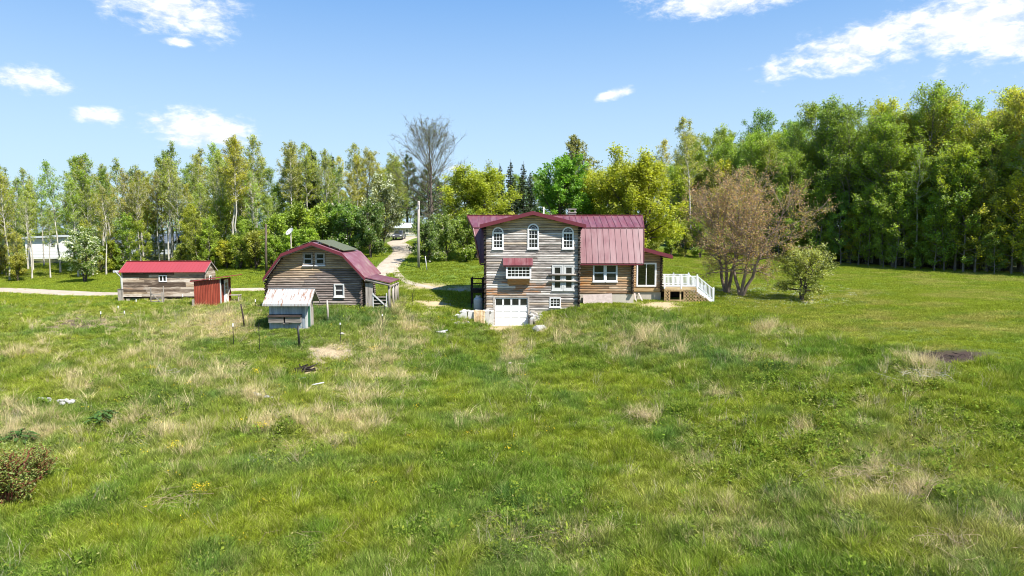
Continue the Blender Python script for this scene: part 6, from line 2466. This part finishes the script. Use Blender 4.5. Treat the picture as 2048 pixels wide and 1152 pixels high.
while n < 120 and tries < 6000:
    tries += 1
    ex, ey = edge_pt(tr_rng.random() * .9)
    dpt = tr_rng.uniform(-.6, 9)
    x, y = ex + dpt * .68, ey + dpt * .74
    if not spaced(x, y, 1.2) or x > y * .82:
        continue
    n += 1
    c0 = tr_rng.choice([MG, DG, YG, MG])
    if tr_rng.random() < .72:
        hs = tr_rng.uniform(.6, 1.45)
        plant('sapling%d' % tr_rng.randrange(3), 'young_tree', tree_label('leafy sapling', x, y, hs, c0, dpt > 5, WHERE_R, .85, 1.15), 'tree', x, y, hs, None, jitc(c0), 'saplings of the right wood')
    else:
        hs = tr_rng.uniform(.5, 1.0)
        plant('shrub%d' % tr_rng.randrange(4), 'shrub', tree_label('low shrub', x, y, hs, c0, dpt > 5, WHERE_R, .65, .85), 'shrub', x, y, hs, None, jitc(c0), 'shrubs of the right wood')
# shrubs that close the foot of the hedge behind house
for (u, Y, s) in ((1310, 96, 1.2), (1340, 98, 1.3), (1370, 100, 1.3), (1400, 100, 1.4), (1240, 92, 1.2), (1440, 104, 1.2), (1100, 95, 1.3), (1010, 95, 1.3), (1060, 96, 1.2)):
    plant('shrub%d' % tr_rng.randrange(4), 'hedge_shrub', 'green hedge shrub beyond the lawn %s' % ('left of the maple' if u < 1080 else 'by the maple' if u < 1200 else 'under the rounded yellow tree' if u < 1330 else 'left of the brown-budded trees' if u < 1420 else 'behind the brown-budded trees'), 'shrub', ux(u, Y), Y, s, None, jitc(tr_rng.choice([OL, MG])), 'hedge behind the log house')

# --- the brown trees and the small tree on the lawn
bt = hit(1454, 584)
plant('brown_tree0', 'brown_tree', 'spreading multi-stemmed tree with brown buds, left one on the lawn', 'tree', ux(1455, 63.5), 63.5, 1.02, 0.0, (.165, .150, .034), 'brown-budded trees on the lawn')
plant('brown_tree1', 'brown_tree', 'spreading multi-stemmed tree with brown buds and long low limbs to the right', 'tree', ux(1484, 61.5), 61.5, 1.0, 0.0, (.16, .145, .036), 'brown-budded trees on the lawn')
plant('apple_bush', 'apple_tree', 'small round leafy tree with a few white blossoms alone on the lawn', 'tree', ux(1606, 58.5), 58.5, .98, 0.0, (.150, .165, .040), scz=.92)

# ================================================================ ground cover
BLDG = [(-2.6, 6.0, 55.3, 66), (5.0, 10.6, 56.9, 66), (10, 13.1, 58.5, 64), (12.9, 17.3, 57.9, 60.9), (-4.1, -2, 57.5, 59.6), (-19.7, -11.7, 53.9, 59.6), (-12.2, -9.5, 53.5, 57.6),
        (-17.3, -14.5, 47.9, 49.9), (-36, -28.0, 62.0, 65.6), (-27, -24.6, 57.5, 59.8), (-1.5, 1.4, 54.0, 56)]


def blade_tuft(seed, n, h, wd, rad, lean, bend=.5):
    r = np.random.default_rng(seed)
    a = r.uniform(0, 6.283, n)
    q = rad * np.sqrt(r.uniform(0, 1, n))
    base_ = np.stack([q * np.cos(a), q * np.sin(a), np.full(n, -.03)], 1)
    hh = r.uniform(h[0], h[1], n)[:, None]
    la = a + r.normal(0, .9, n)
    ld = np.stack([np.cos(la), np.sin(la), np.zeros(n)], 1) * np.abs(r.normal(lean, lean * .5, n))[:, None]
    up = np.array([0, 0, 1.])
    mid_ = base_ + (up * .55 + ld * .45) * hh
    tip = base_ + (up * (1 - bend * .25 * r.uniform(0, 1, (n, 1))) + ld * 1.25) * hh
    sa = r.uniform(0, 6.283, n)
    sd_ = np.stack([np.cos(sa), np.sin(sa), np.zeros(n)], 1) * (wd * r.uniform(.6, 1.3, n))[:, None] / 2
    V = np.stack([base_ - sd_, base_ + sd_, mid_ + sd_ * .8, mid_ - sd_ * .8, tip], 1).reshape(-1, 3)
    k = np.arange(n)[:, None] * 5
    F = np.concatenate([k + np.array([[0, 1, 2]]), k + np.array([[0, 2, 3]]), k + np.array([[3, 2, 4]])])
    lc = np.repeat(r.uniform(0, 1, n), 5)
    return V, F, lc


def leaf_tuft(seed, n, h, rad, leaf):
    r = np.random.default_rng(seed)
    a = r.uniform(0, 6.283, n)
    q = rad * np.sqrt(r.uniform(0, 1, n))
    C = np.stack([q * np.cos(a), q * np.sin(a), h * (1 - (q / rad) ** 2 * .6) * r.uniform(.15, 1, n)], 1)
    V, F, _, _ = leaf_cards(r, C, leaf, .5, .9)
    F = np.concatenate([F[:, [0, 1, 2]], F[:, [0, 2, 3]]])
    return V, F, np.repeat(r.uniform(0, 1, n), 4)


def stalk_tuft(seed, n, h, rad, wd=.014, fork=True):
    t = TB(seed)
    r = t.r
    for i in range(n):
        a = r.uniform(0, 6.283)
        q = rad * math.sqrt(r.uniform())
        L = r.uniform(*h)
        P, d = t.branch((q * math.cos(a), q * math.sin(a), -.05), (r.normal(0, .22), r.normal(0, .22), 1), L, 4, 0, .06)
        t.tube(P, np.linspace(wd, wd * .4, 5), 3)
        if fork and r.uniform() < .6:
            for k in range(2):
                P2, _ = t.branch(P[2 + k], d + r.normal(0, .5, 3), L * .3, 2, .1, .08)
                t.tube(P2, np.array([wd * .5, wd * .4, wd * .3]), 3)
    V, F = np.concatenate(t.V), np.concatenate(t.F)
    F = np.concatenate([F[:, [0, 1, 2]], F[:, [0, 2, 3]]])
    return V, F, r.uniform(0, 1, len(V))


def m_cover(name, trans=.3):
    def f(t, out):
        a = t.new('ShaderNodeAttribute', attribute_name='col', attribute_type='INSTANCER')
        b = t.new('ShaderNodeAttribute', attribute_name='lc')
        k = t.math('ADD', t.math('MULTIPLY', b.outputs['Fac'], .9), .55)
        c = t.mix(1.0, a.outputs['Color'], t.combine(k), 'MULTIPLY')
        c = t.mix(t.maprange(b.outputs['Fac'], .92, .95, 0, .5), c, (.34, .27, .13, 1))
        d = t.new('ShaderNodeBsdfDiffuse')
        t.set(d.inputs[0], c)
        tr = t.new('ShaderNodeBsdfTranslucent')
        t.set(tr.inputs[0], t.mix(1.0, c, (2 * trans, 2 * trans, 1.6 * trans, 1), 'MULTIPLY'))
        mx = t.new('ShaderNodeAddShader')
        t.l.new(d.outputs[0], mx.inputs[0])
        t.l.new(tr.outputs[0], mx.inputs[1])
        t.l.new(mx.outputs[0], out.inputs[0])
    return mat(name, f)


COVER = m_cover('meadow_leaf')
STRAWM = m_cover('dry_stalk', .15)


def scatter(name, tufts, pts, rot, scl, col, m):
    """one object: every point carries a tuft (geometry nodes)"""
    c = bpy.data.collections.new(name + '_tufts')
    for i, (V, F, lc) in enumerate(tufts):
        me = fast_mesh('%s_tuft' % name, V, F, m)
        a = me.attributes.new('lc', 'FLOAT', 'POINT')
        a.data.foreach_set('value', np.asarray(lc, np.float32))
        o = bpy.data.objects.new('%s_tuft' % name, me)
        c.objects.link(o)
    me = bpy.data.meshes.new(name)
    n = len(pts)
    me.vertices.add(n)
    me.vertices.foreach_set('co', np.asarray(pts, np.float32).ravel())
    for nm, typ, arr in (('rot', 'FLOAT_VECTOR', rot), ('scl', 'FLOAT_VECTOR', scl), ('col', 'FLOAT_COLOR', np.concatenate([col, np.ones((n, 1))], 1))):
        a = me.attributes.new(nm, typ, 'POINT')
        a.data.foreach_set('color' if typ == 'FLOAT_COLOR' else 'vector', np.asarray(arr, np.float32).ravel())
    o = bpy.data.objects.new(name, me)
    COL.objects.link(o)
    tag(o, kind='stuff')
    g = bpy.data.node_groups.new(name + '_nodes', 'GeometryNodeTree')
    g.interface.new_socket('Geometry', in_out='INPUT', socket_type='NodeSocketGeometry')
    g.interface.new_socket('Geometry', in_out='OUTPUT', socket_type='NodeSocketGeometry')
    nin, nout = g.nodes.new('NodeGroupInput'), g.nodes.new('NodeGroupOutput')
    m2p = g.nodes.new('GeometryNodeMeshToPoints')
    ci = g.nodes.new('GeometryNodeCollectionInfo')
    ci.inputs['Collection'].default_value = c
    ci.inputs['Separate Children'].default_value = True
    ci.inputs['Reset Children'].default_value = True
    iop = g.nodes.new('GeometryNodeInstanceOnPoints')
    iop.inputs['Pick Instance'].default_value = True

    def named(nm, typ):
        q = g.nodes.new('GeometryNodeInputNamedAttribute')
        q.data_type = typ
        q.inputs['Name'].default_value = nm
        return q.outputs['Attribute']
    rnd = g.nodes.new('FunctionNodeRandomValue')
    rnd.data_type = 'INT'
    ints = [s for s in rnd.inputs if s.type == 'INT' and s.name in ('Min', 'Max')]
    ints[0].default_value = 0
    ints[1].default_value = len(tufts) - 1
    L = g.links.new
    L(nin.outputs[0], m2p.inputs['Mesh'])
    L(m2p.outputs[0], iop.inputs['Points'])
    L(ci.outputs[0], iop.inputs['Instance'])
    L([s for s in rnd.outputs if s.type == 'INT'][0], iop.inputs['Instance Index'])
    L(named('rot', 'FLOAT_VECTOR'), iop.inputs['Rotation'])
    L(named('scl', 'FLOAT_VECTOR'), iop.inputs['Scale'])
    L(iop.outputs[0], nout.inputs[0])
    md = o.modifiers.new('scatter', 'NODES')
    md.node_group = g
    return o


R_ = np.random.default_rng(21)


def field(density, y0, y1, margin=1.10):
    """random ground points in view, with the place's zones"""
    w1 = y1 * .75 * margin + 4
    n = int(density * (y1 - y0) * 2 * w1)
    x = R_.uniform(-w1, w1, n)
    y = R_.uniform(y0, y1, n)
    k = np.abs(x) < y * .75 * margin + 3
    x, y = x[k], y[k]
    k = np.ones(len(x), bool)
    for (a, b, c, d) in BLDG:
        k &= ~((x > a) & (x < b) & (y > c) & (y < d))
    rd = road_dist(x, y)
    k &= rd + R_.normal(0, .18, len(x)) > .1
    k &= ~((x > 20) & (y + x * .95 > 146)) & ~((x < -20) & (y > 117))
    x, y = x[k], y[k]
    z = gz(x, y)
    return x, y, z


def rots(n, tilt=.12):
    return np.stack([R_.normal(0, tilt, n), R_.normal(0, tilt, n), R_.uniform(0, 6.283, n)], 1)


BANDS = [(15.5, 24, 62), (24, 33, 44), (33, 45, 30), (45, 64, 21), (64, 112, 8)]
GA = np.array([.178, .215, .021])
GB = np.array([.108, .174, .022])
GC = np.array([.078, .150, .040])
GS = np.array([.50, .41, .22])
GO = np.array([.130, .152, .020])
GL = np.array([.175, .210, .022])
GLY = np.array([.28, .245, .075])
all_g, all_l, all_s, all_b = [], [], [], []
for bi, (y0, y1, dn) in enumerate(BANDS):
    x, y, z = field(dn, y0, y1)
    d = zones(x, y, z)
    n = len(x)
    big = fbm(x * .16, y * .16, 91, 3)
    sml = fbm(x * .75, y * .75, 97, 3)
    fine = R_.uniform(0, 1, n)
    bare = np.maximum.reduce([d['dirt'] * 1.0, d['ash'] * 1.3, d['soil'] * .85])
    keep = fine > bare * 1.05
    islawn = (d['lawn'] > R_.uniform(.3, .7, n)) & keep
    # --- mown lawn
    k = islawn
    yl = fbm(x * .3, y * .45, 55, 4)
    c = lerp(np.tile(GL, (n, 1)), np.tile(GLY, (n, 1)), np.clip((sstep(yl, .42, .68) * .6 + d['straw'] * .7) * sstep(x, 14, 26), 0, 1))
    c = lerp(c, np.tile(GB, (n, 1)), sstep(sml, .5, .8) * .55)
    c *= R_.uniform(.8, 1.2, (n, 1))
    far = 1 + .45 * (y1 > 60)
    all_l.append((np.stack([x, y, z], 1)[k], np.repeat((R_.uniform(.8, 1.3, n) * far)[k][:, None], 3, 1), c[k]))
    # --- meadow
    k = (~islawn) & keep
    clump = sstep(fbm(x * 1.3, y * 1.3, 201, 2), .42, .62)
    is_s = (d['straw'] * 1.1 + .012) * clump > R_.uniform(0, 1, n)
    is_b = d['bramble'] * .55 + .09 * sstep(sml, .5, .7) > R_.uniform(0, 1, n)
    t1 = np.clip(big * .55 + sml * .75 - .15, 0, 1)
    c = lerp(np.tile(GA, (n, 1)), np.tile(GB, (n, 1)), sstep(t1, .32, .72))
    c = lerp(c, np.tile(GC, (n, 1)), np.clip(d['lush'] * .8 + sstep(fbm(x * .4, y * .4, 71, 3), .6, .75) * .45, 0, 1))
    c = lerp(c, np.tile(GS * .9, (n, 1)), np.clip(d['straw'] * .35 + .18 * (R_.uniform(0, 1, n) < .12), 0, 1))
    c *= R_.uniform(.58, 1.38, (n, 1))
    tus = sstep(fbm(x * 1.6, y * 1.6, 123, 2), .45, .8)
    hgt = (.42 + .45 * sml + .75 * tus + .35 * d['lush'] - .25 * d['field']) * R_.uniform(.75, 1.2, n)
    hgt *= 1 - .45 * np.exp(-(((x + 15.5) / 4.5) ** 2 + ((y - 47) / 3.0) ** 2))
    s3 = np.stack([R_.uniform(.85, 1.25, n), R_.uniform(.85, 1.25, n), hgt], 1)
    P = np.stack([x, y, z], 1)
    kg = k & ~is_s & ~is_b
    all_g.append((P[kg], s3[kg], c[kg]))
    kb = k & is_b & ~is_s
    cb = lerp(np.tile(GO, (n, 1)), np.tile(GB * .85, (n, 1)), R_.uniform(0, 1, n)) * R_.uniform(.75, 1.2, (n, 1))
    all_b.append((P[kb], s3[kb] * R_.uniform(.8, 1.5, (kb.sum(), 1)), cb[kb]))
    ks = k & is_s & (R_.uniform(0, 1, n) < .75)
    nearf = .62 + .38 * sstep(y, 22, 36)
    cs = GS * R_.uniform(.65, 1.2, (n, 1)) * np.array([1, 1, 1]) + R_.normal(0, .015, (n, 1))
    all_s.append((P[ks], s3[ks] * R_.uniform(.6, 1.15, (ks.sum(), 1)) * nearf[ks][:, None], np.clip(cs[ks], .05, .7)))


def cat(lst):
    return [np.concatenate([q[i] for q in lst]) for i in range(3)]


P, S, C = cat(all_g)
scatter('meadow_grass', [blade_tuft(1 + i, 44, (.16, .44), .017, .21, .38) for i in range(6)], P, rots(len(P)), S, C, COVER)
P, S, C = cat(all_l)
scatter('lawn_grass', [blade_tuft(31 + i, 46, (.05, .13), .020, .30, .5) for i in range(4)], P, rots(len(P), .05), S, C, COVER)
P, S, C = cat(all_b)
scatter('low_weeds', [leaf_tuft(41 + i, 42, .34, .26, .045) for i in range(5)], P, rots(len(P), .08), S, C, COVER)
P, S, C = cat(all_s)
scatter('dry_grass', [blade_tuft(61 + i, 34, (.25, .95), .0105, .16, .20 + .09 * i, .7) for i in range(6)], P, rots(len(P), .22), S, C, STRAWM)

# tall dead stalks standing in the meadow
x, y, z = field(1.3, 16, 54)
d = zones(x, y, z)
k = (d['lawn'] < .3) & (R_.uniform(0, 1, len(x)) < .16 + d['straw'] * .7 + d['bramble'] * .5) & (d['dirt'] < .4)
x, y, z = x[k], y[k], z[k]
scatter('dead_stalks', [stalk_tuft(81 + i, 2 + i, (.4, 1.05), .25, .0065) for i in range(5)], np.stack([x, y, z], 1), rots(len(x), .25), np.repeat(R_.uniform(.5, 1.1, len(x))[:, None], 3, 1),
        np.array([.42, .36, .26]) * R_.uniform(.6, 1.2, (len(x), 1)), STRAWM)

# dandelions and mustard: small yellow heads on green stems
def flower_tuft(seed, n, rad, h, head):
    r = np.random.default_rng(seed)
    a = r.uniform(0, 6.283, n)
    q = rad * np.sqrt(r.uniform(0, 1, n))
    C = np.stack([q * np.cos(a), q * np.sin(a), r.uniform(h[0], h[1], n)], 1)
    V, F, _, _ = leaf_cards(r, C, head, .9, 1.6)
    F = np.concatenate([F[:, [0, 1, 2]], F[:, [0, 2, 3]]])
    return V, F, np.repeat(r.uniform(0, .8, n), 4)


FLOWERS = [(615, 655, 120, 40, 1.0), (690, 690, 60, 30, 1.0), (730, 622, 40, 8, 1.4), (90, 600, 160, 16, .8), (870, 780, 200, 90, .35), (400, 830, 300, 160, .3), (1020, 850, 120, 60, .4), (300, 1050, 260, 80, .3), (930, 640, 60, 20, .6),
           (1500, 620, 120, 20, .7), (920, 510, 60, 10, 1.0)]
x, y, z = field(2.6, 16, 90)
u, v = project(x, y, z)
k = ell(u, v, FLOWERS) * .45 > R_.uniform(0, 1, len(x))
x, y, z = x[k], y[k], z[k]
scatter('yellow_flowers', [flower_tuft(91 + i, 4 + 2 * i, .22, (.22, .42), .022) for i in range(4)], np.stack([x, y, z], 1), rots(len(x), .05), np.repeat(R_.uniform(.7, 1.2, len(x))[:, None], 3, 1),
        np.tile(np.array([.62, .42, .02]), (len(x), 1)), COVER)
# fallen white petals under the small lawn tree
x, y, z = field(5.0, 54, 72)
u, v = project(x, y, z)
k = ell(u, v, [(1560, 592, 110, 14, 1.0), (1630, 606, 60, 12, 1.1), (1410, 535, 60, 8, .5)]) * .6 > R_.uniform(0, 1, len(x))
x, y, z = x[k], y[k], z[k]
scatter('fallen_petals', [flower_tuft(95 + i, 10, .3, (.06, .16), .02) for i in range(3)], np.stack([x, y, z], 1), rots(len(x), .05), np.ones((len(x), 3)), np.tile(np.array([.62, .64, .66]), (len(x), 1)), COVER)

# ================================================================ single plants and heaps in the meadow
def yellow_clump(u, v, lab, s=1.0):
    p = hit(u, v)
    o = thing('mustard_plant', lab, 'flowers', p, rng.uniform(0, 6), 'mustard clumps in bloom')
    V, F, lc = stalk_tuft(rng.randrange(999), 9, (.35, .6), .22, .008)
    a = bpy.data.objects.new('stems', fast_mesh('mustard_stems', V * s, F, m_plain('mustard_stem', (.10, .15, .03), .8, .1)))
    V2, F2, lc2 = flower_tuft(rng.randrange(999), 90, .34, (.38, .66), .022)
    b = bpy.data.objects.new('blossoms', fast_mesh('mustard_blossoms', V2 * s, F2, m_plain('mustard_yellow', (.62, .44, .015), .8, .1)))
    for c in (a, b):
        c.parent = o
        COL.objects.link(c)


for (u, v, lab) in ((404, 1003, 'yellow flowering clump, the nearest one in the lower left meadow'), (352, 915, 'yellow flowering clump left of the dry grass middle left'), (525, 872, 'yellow flowering clump beside the dry grass left of centre'),
                    (512, 760, 'small yellow flowering clump left of the charred heap'), (745, 712, 'yellow flowering clump right of the straw circle'), (300, 752, 'yellow flowering clump beside the bleached brushwood')):
    yellow_clump(u, v, lab)


def big_leaf_plant(u, v, lab, n=70, s=1.0):
    p = hit(u, v)
    o = thing('burdock_plant', lab, 'plant', p, 0, 'dark broad-leaved plants')
    r = np.random.default_rng(int(u))
    for i in range(n):
        a = r.uniform(0, 6.283)
        q = s * .75 * math.sqrt(r.uniform())
        hh = s * r.uniform(.2, .75) * (1 - .4 * q / s)
        L = s * r.uniform(.11, .20)
        W2 = L * .42
        c = Vector((q * math.cos(a), q * math.sin(a), hh))
        dr_ = Vector((math.cos(a), math.sin(a), -.25 + r.uniform(-.2, .3))).normalized()
        sd_ = dr_.cross(Vector((0, 0, 1))).normalized()
        up_ = sd_.cross(dr_)
        pts = []
        for t_, wv in ((-1, .25), (-.5, .95), (.1, 1.0), (.65, .6), (1, .05)):
            for s_ in (-1, 0, 1):
                pts.append(c + dr_ * L * t_ + sd_ * W2 * wv * s_ + up_ * (L * .12 * abs(s_) - L * .18 * t_ * t_))
        q2 = MB()
        fs = []
        for i2 in range(4):
            for j2 in range(2):
                k0 = i2 * 3 + j2
                fs.append((k0, k0 + 1, k0 + 4, k0 + 3))
        q2.add(pts, fs)
        q2.bar((q * .25 * math.cos(a), q * .25 * math.sin(a), 0), tuple(c - dr_ * L), .012)
        ob = q2.build('leaf', BURDOCK, o, True, local=True)


BURDOCK = m_plain('dark_broad_leaf', (.050, .100, .020), .7, .12, .3, 6)
big_leaf_plant(203, 850, 'dark broad-leaved plant clump right of the white rubble, the right one of two')
big_leaf_plant(40, 890, 'dark broad-leaved plant clump at the left picture edge', 70, 1.0)

for (u, v, s, lab, rt) in ((10, 1020, 1.05, 'reddish twiggy shrub at the left picture edge, nearest the camera', .5), (75, 975, .72, 'reddish twiggy shrub right beside the larger one at the left edge', 2.1)):
    p = hit(u, v)
    plant('red_shrub', 'red_twig_shrub', lab, 'shrub', p.x, p.y, s, rt, (.125, .150, .036), 'red-twigged shrubs', z=p.z)


def heap(name, label, cat_, u, v, fn, grp=None):
    p = hit(u, v)
    o = thing(name, label, cat_, p, 0, grp)
    fn(o, p)
    return o


def sticks(n, L, spread, m, rad=.018, rise=.35, nm='branch', seed=0):
    def f(o, p):
        r = random.Random(seed)
        for i in range(n):
            a = r.uniform(0, 6.28)
            l = r.uniform(*L)
            c = Vector((p.x + r.gauss(0, spread), p.y + r.gauss(0, spread * .6), p.z + r.uniform(.02, rise)))
            d = Vector((math.cos(a), math.sin(a), r.uniform(-.1, .45))).normalized() * l / 2
            e = Vector((r.gauss(0, .05), r.gauss(0, .05), r.gauss(0, .05))) * l * 2
            MB().tube([c - d, c + e, c + d], [rad, rad * .8, rad * .35], 5).build(nm, m, o)
    return f


BLEACH = m_wood('bleached_branch', (.26, .23, .19), (.46, .42, .36), (.66, .62, .56), fresh=False)
CANE = m_wood('dry_cane', (.26, .18, .10), (.42, .32, .20), (.58, .48, .33), fresh=False)
CHAR = m_wood('charred_wood', (.006, .005, .005), (.022, .016, .013), (.09, .075, .065), fresh=False)
heap('brush_pile', 'bleached brushwood lying in the grass left of centre', 'brushwood', 325, 752, sticks(26, (.6, 1.6), .55, BLEACH, .014, seed=1))
heap('cane_heap', 'heap of dry flattened canes in the lower right meadow', 'canes', 1800, 960, sticks(120, (.5, 1.3), .95, CANE, .006, .3, 'cane', 2), 'heaps of dry canes')
heap('cane_heap', 'dry canes in the bottom right corner of the meadow', 'canes', 1960, 1085, sticks(80, (.5, 1.2), .8, CANE, .005, .25, 'cane', 3), 'heaps of dry canes')
heap('cane_heap', 'dry canes lying near the bottom left of centre', 'canes', 640, 1080, sticks(36, (.5, 1.1), .6, CANE, .0045, .3, 'cane', 4), 'heaps of dry canes')
heap('cane_heap', 'small bunch of dry canes right of centre in the green meadow', 'canes', 1285, 842, sticks(26, (.5, 1.0), .3, CANE, .008, .4, 'cane', 5), 'heaps of dry canes')
heap('cane_heap', 'dry grey canes below the burnt patch on the right', 'canes', 1840, 765, sticks(36, (.6, 1.4), .8, BLEACH, .010, .5, 'cane', 6), 'heaps of dry canes')
heap('cane_heap', 'dry canes beside the reddish shrub at the lower left', 'canes', 330, 1010, sticks(40, (.6, 1.6), .8, CANE, .0055, .35, 'cane', 7), 'heaps of dry canes')
heap('cane_heap', 'dry canes at the very bottom right of centre', 'canes', 1060, 1075, sticks(40, (.5, 1.2), .9, CANE, .0045, .3, 'cane', 8), 'heaps of dry canes')
heap('charred_heap', 'charred black log remains in a hollow below the straw circle', 'charred wood', 615, 745, sticks(16, (.7, 1.7), .42, CHAR, .085, .25, 'charred_log', 9))


def rubble(n, sp, s, m, seed):
    def f(o, p):
        r = random.Random(seed)
        for i in range(n):
            x, y = p.x + r.gauss(0, sp), p.y + r.gauss(0, sp * .45)
            q = r.uniform(*s)
            stone_mb((x, y, gz1(x, y) + q * .5 + .08), q * 1.4, q, q * .7, r).build('stone', m, o)
    return f


heap('stone_heap', 'heap of white stones in the meadow at the far left', 'stones', 120, 808, rubble(16, .36, (.06, .16), WHITESTONE, 1))
heap('rubble_heap', 'pale rubble and dry brush left of the charred heap', 'rubble', 522, 797, rubble(7, .25, (.06, .13), WHITESTONE, 2))
heap('brick_scatter', 'few pale and reddish stones in the grass below the garage', 'stones', 1040, 732, rubble(8, .4, (.05, .1), PINK, 3))
for (u, v, lab, l) in ((635, 776, 'short white board lying in the grass below the charred heap', .6), (600, 765, 'pale board lying left of the short white board', .5), (884, 668, 'pale plank lying in the grass left of the garage path', .8)):
    p = hit(u, v)
    tag(MB().bar((p.x - l / 2, p.y, p.z + .16), (p.x + l / 2, p.y + .25, p.z + .24), .16, .03).build('scrap_board', WHITE2), lab, 'board', 'scrap boards in the meadow')
# straw circle
p = hit(659, 708)
vs, fs = [], []
r = np.random.default_rng(4)
nr, na = 10, 48
for i in range(nr + 1):
    for j in range(na):
        a = 2 * math.pi * j / na
        q = i / nr * (1 + .10 * math.sin(3 * a) + .05 * math.sin(7 * a + 1))
        x, y = p.x + 1.55 * q * math.cos(a), p.y + 1.75 * q * math.sin(a)
        vs.append((x, y, gz1(x, y) + .05 * (1 - q) + .035))
for i in range(nr):
    for j in range(na):
        fs.append((i * na + j, i * na + (j + 1) % na, (i + 1) * na + (j + 1) % na, (i + 1) * na + j))


def _strawbed(t, out):
    n1 = t.noise(scaled(t, pos(t), (14, 5, 5)), 1.0, 6, .7, 1.0)
    n2 = t.noise(pos(t), 1.3, 4, .6)
    c = t.ramp(n1, [(.3, (.22, .165, .10)), (.7, (.50, .41, .27))])
    c = t.mix(t.maprange(n2, .52, .68, 0, .7), c, (.25, .235, .22, 1))
    principled(t, out, c, .95, .05, 0, bump=n1, bstr=.8, bdist=.04)


tag(MB().add(vs, fs).build('straw_bed', mat('straw_bed', _strawbed), None, True), 'round bed of flattened straw in the grass before the coop', 'straw bed')
a_, q_ = R_.uniform(0, 6.283, 150), np.sqrt(R_.uniform(0, 1, 150))
xx, yy = p.x + 1.55 * q_ * np.cos(a_), p.y + 1.75 * q_ * np.sin(a_)
scatter('loose_straw', [blade_tuft(161 + i, 16, (.12, .35), .010, .18, 1.6, .9) for i in range(3)], np.stack([xx, yy, gz(xx, yy) + .06], 1), rots(150, .3), np.tile(np.array([1, 1, .5]), (150, 1)), np.tile(np.array([.44, .36, .22]), (150, 1)) * R_.uniform(.6, 1.2, (150, 1)), STRAWM)
# burnt sticks on the ash patch
heap('burnt_sticks', 'burnt sticks scattered over the dark ash patch on the right lawn', 'burnt wood', 1905, 712, sticks(24, (.3, .9), 1.1, CHAR, .022, .07, 'stick', 12))
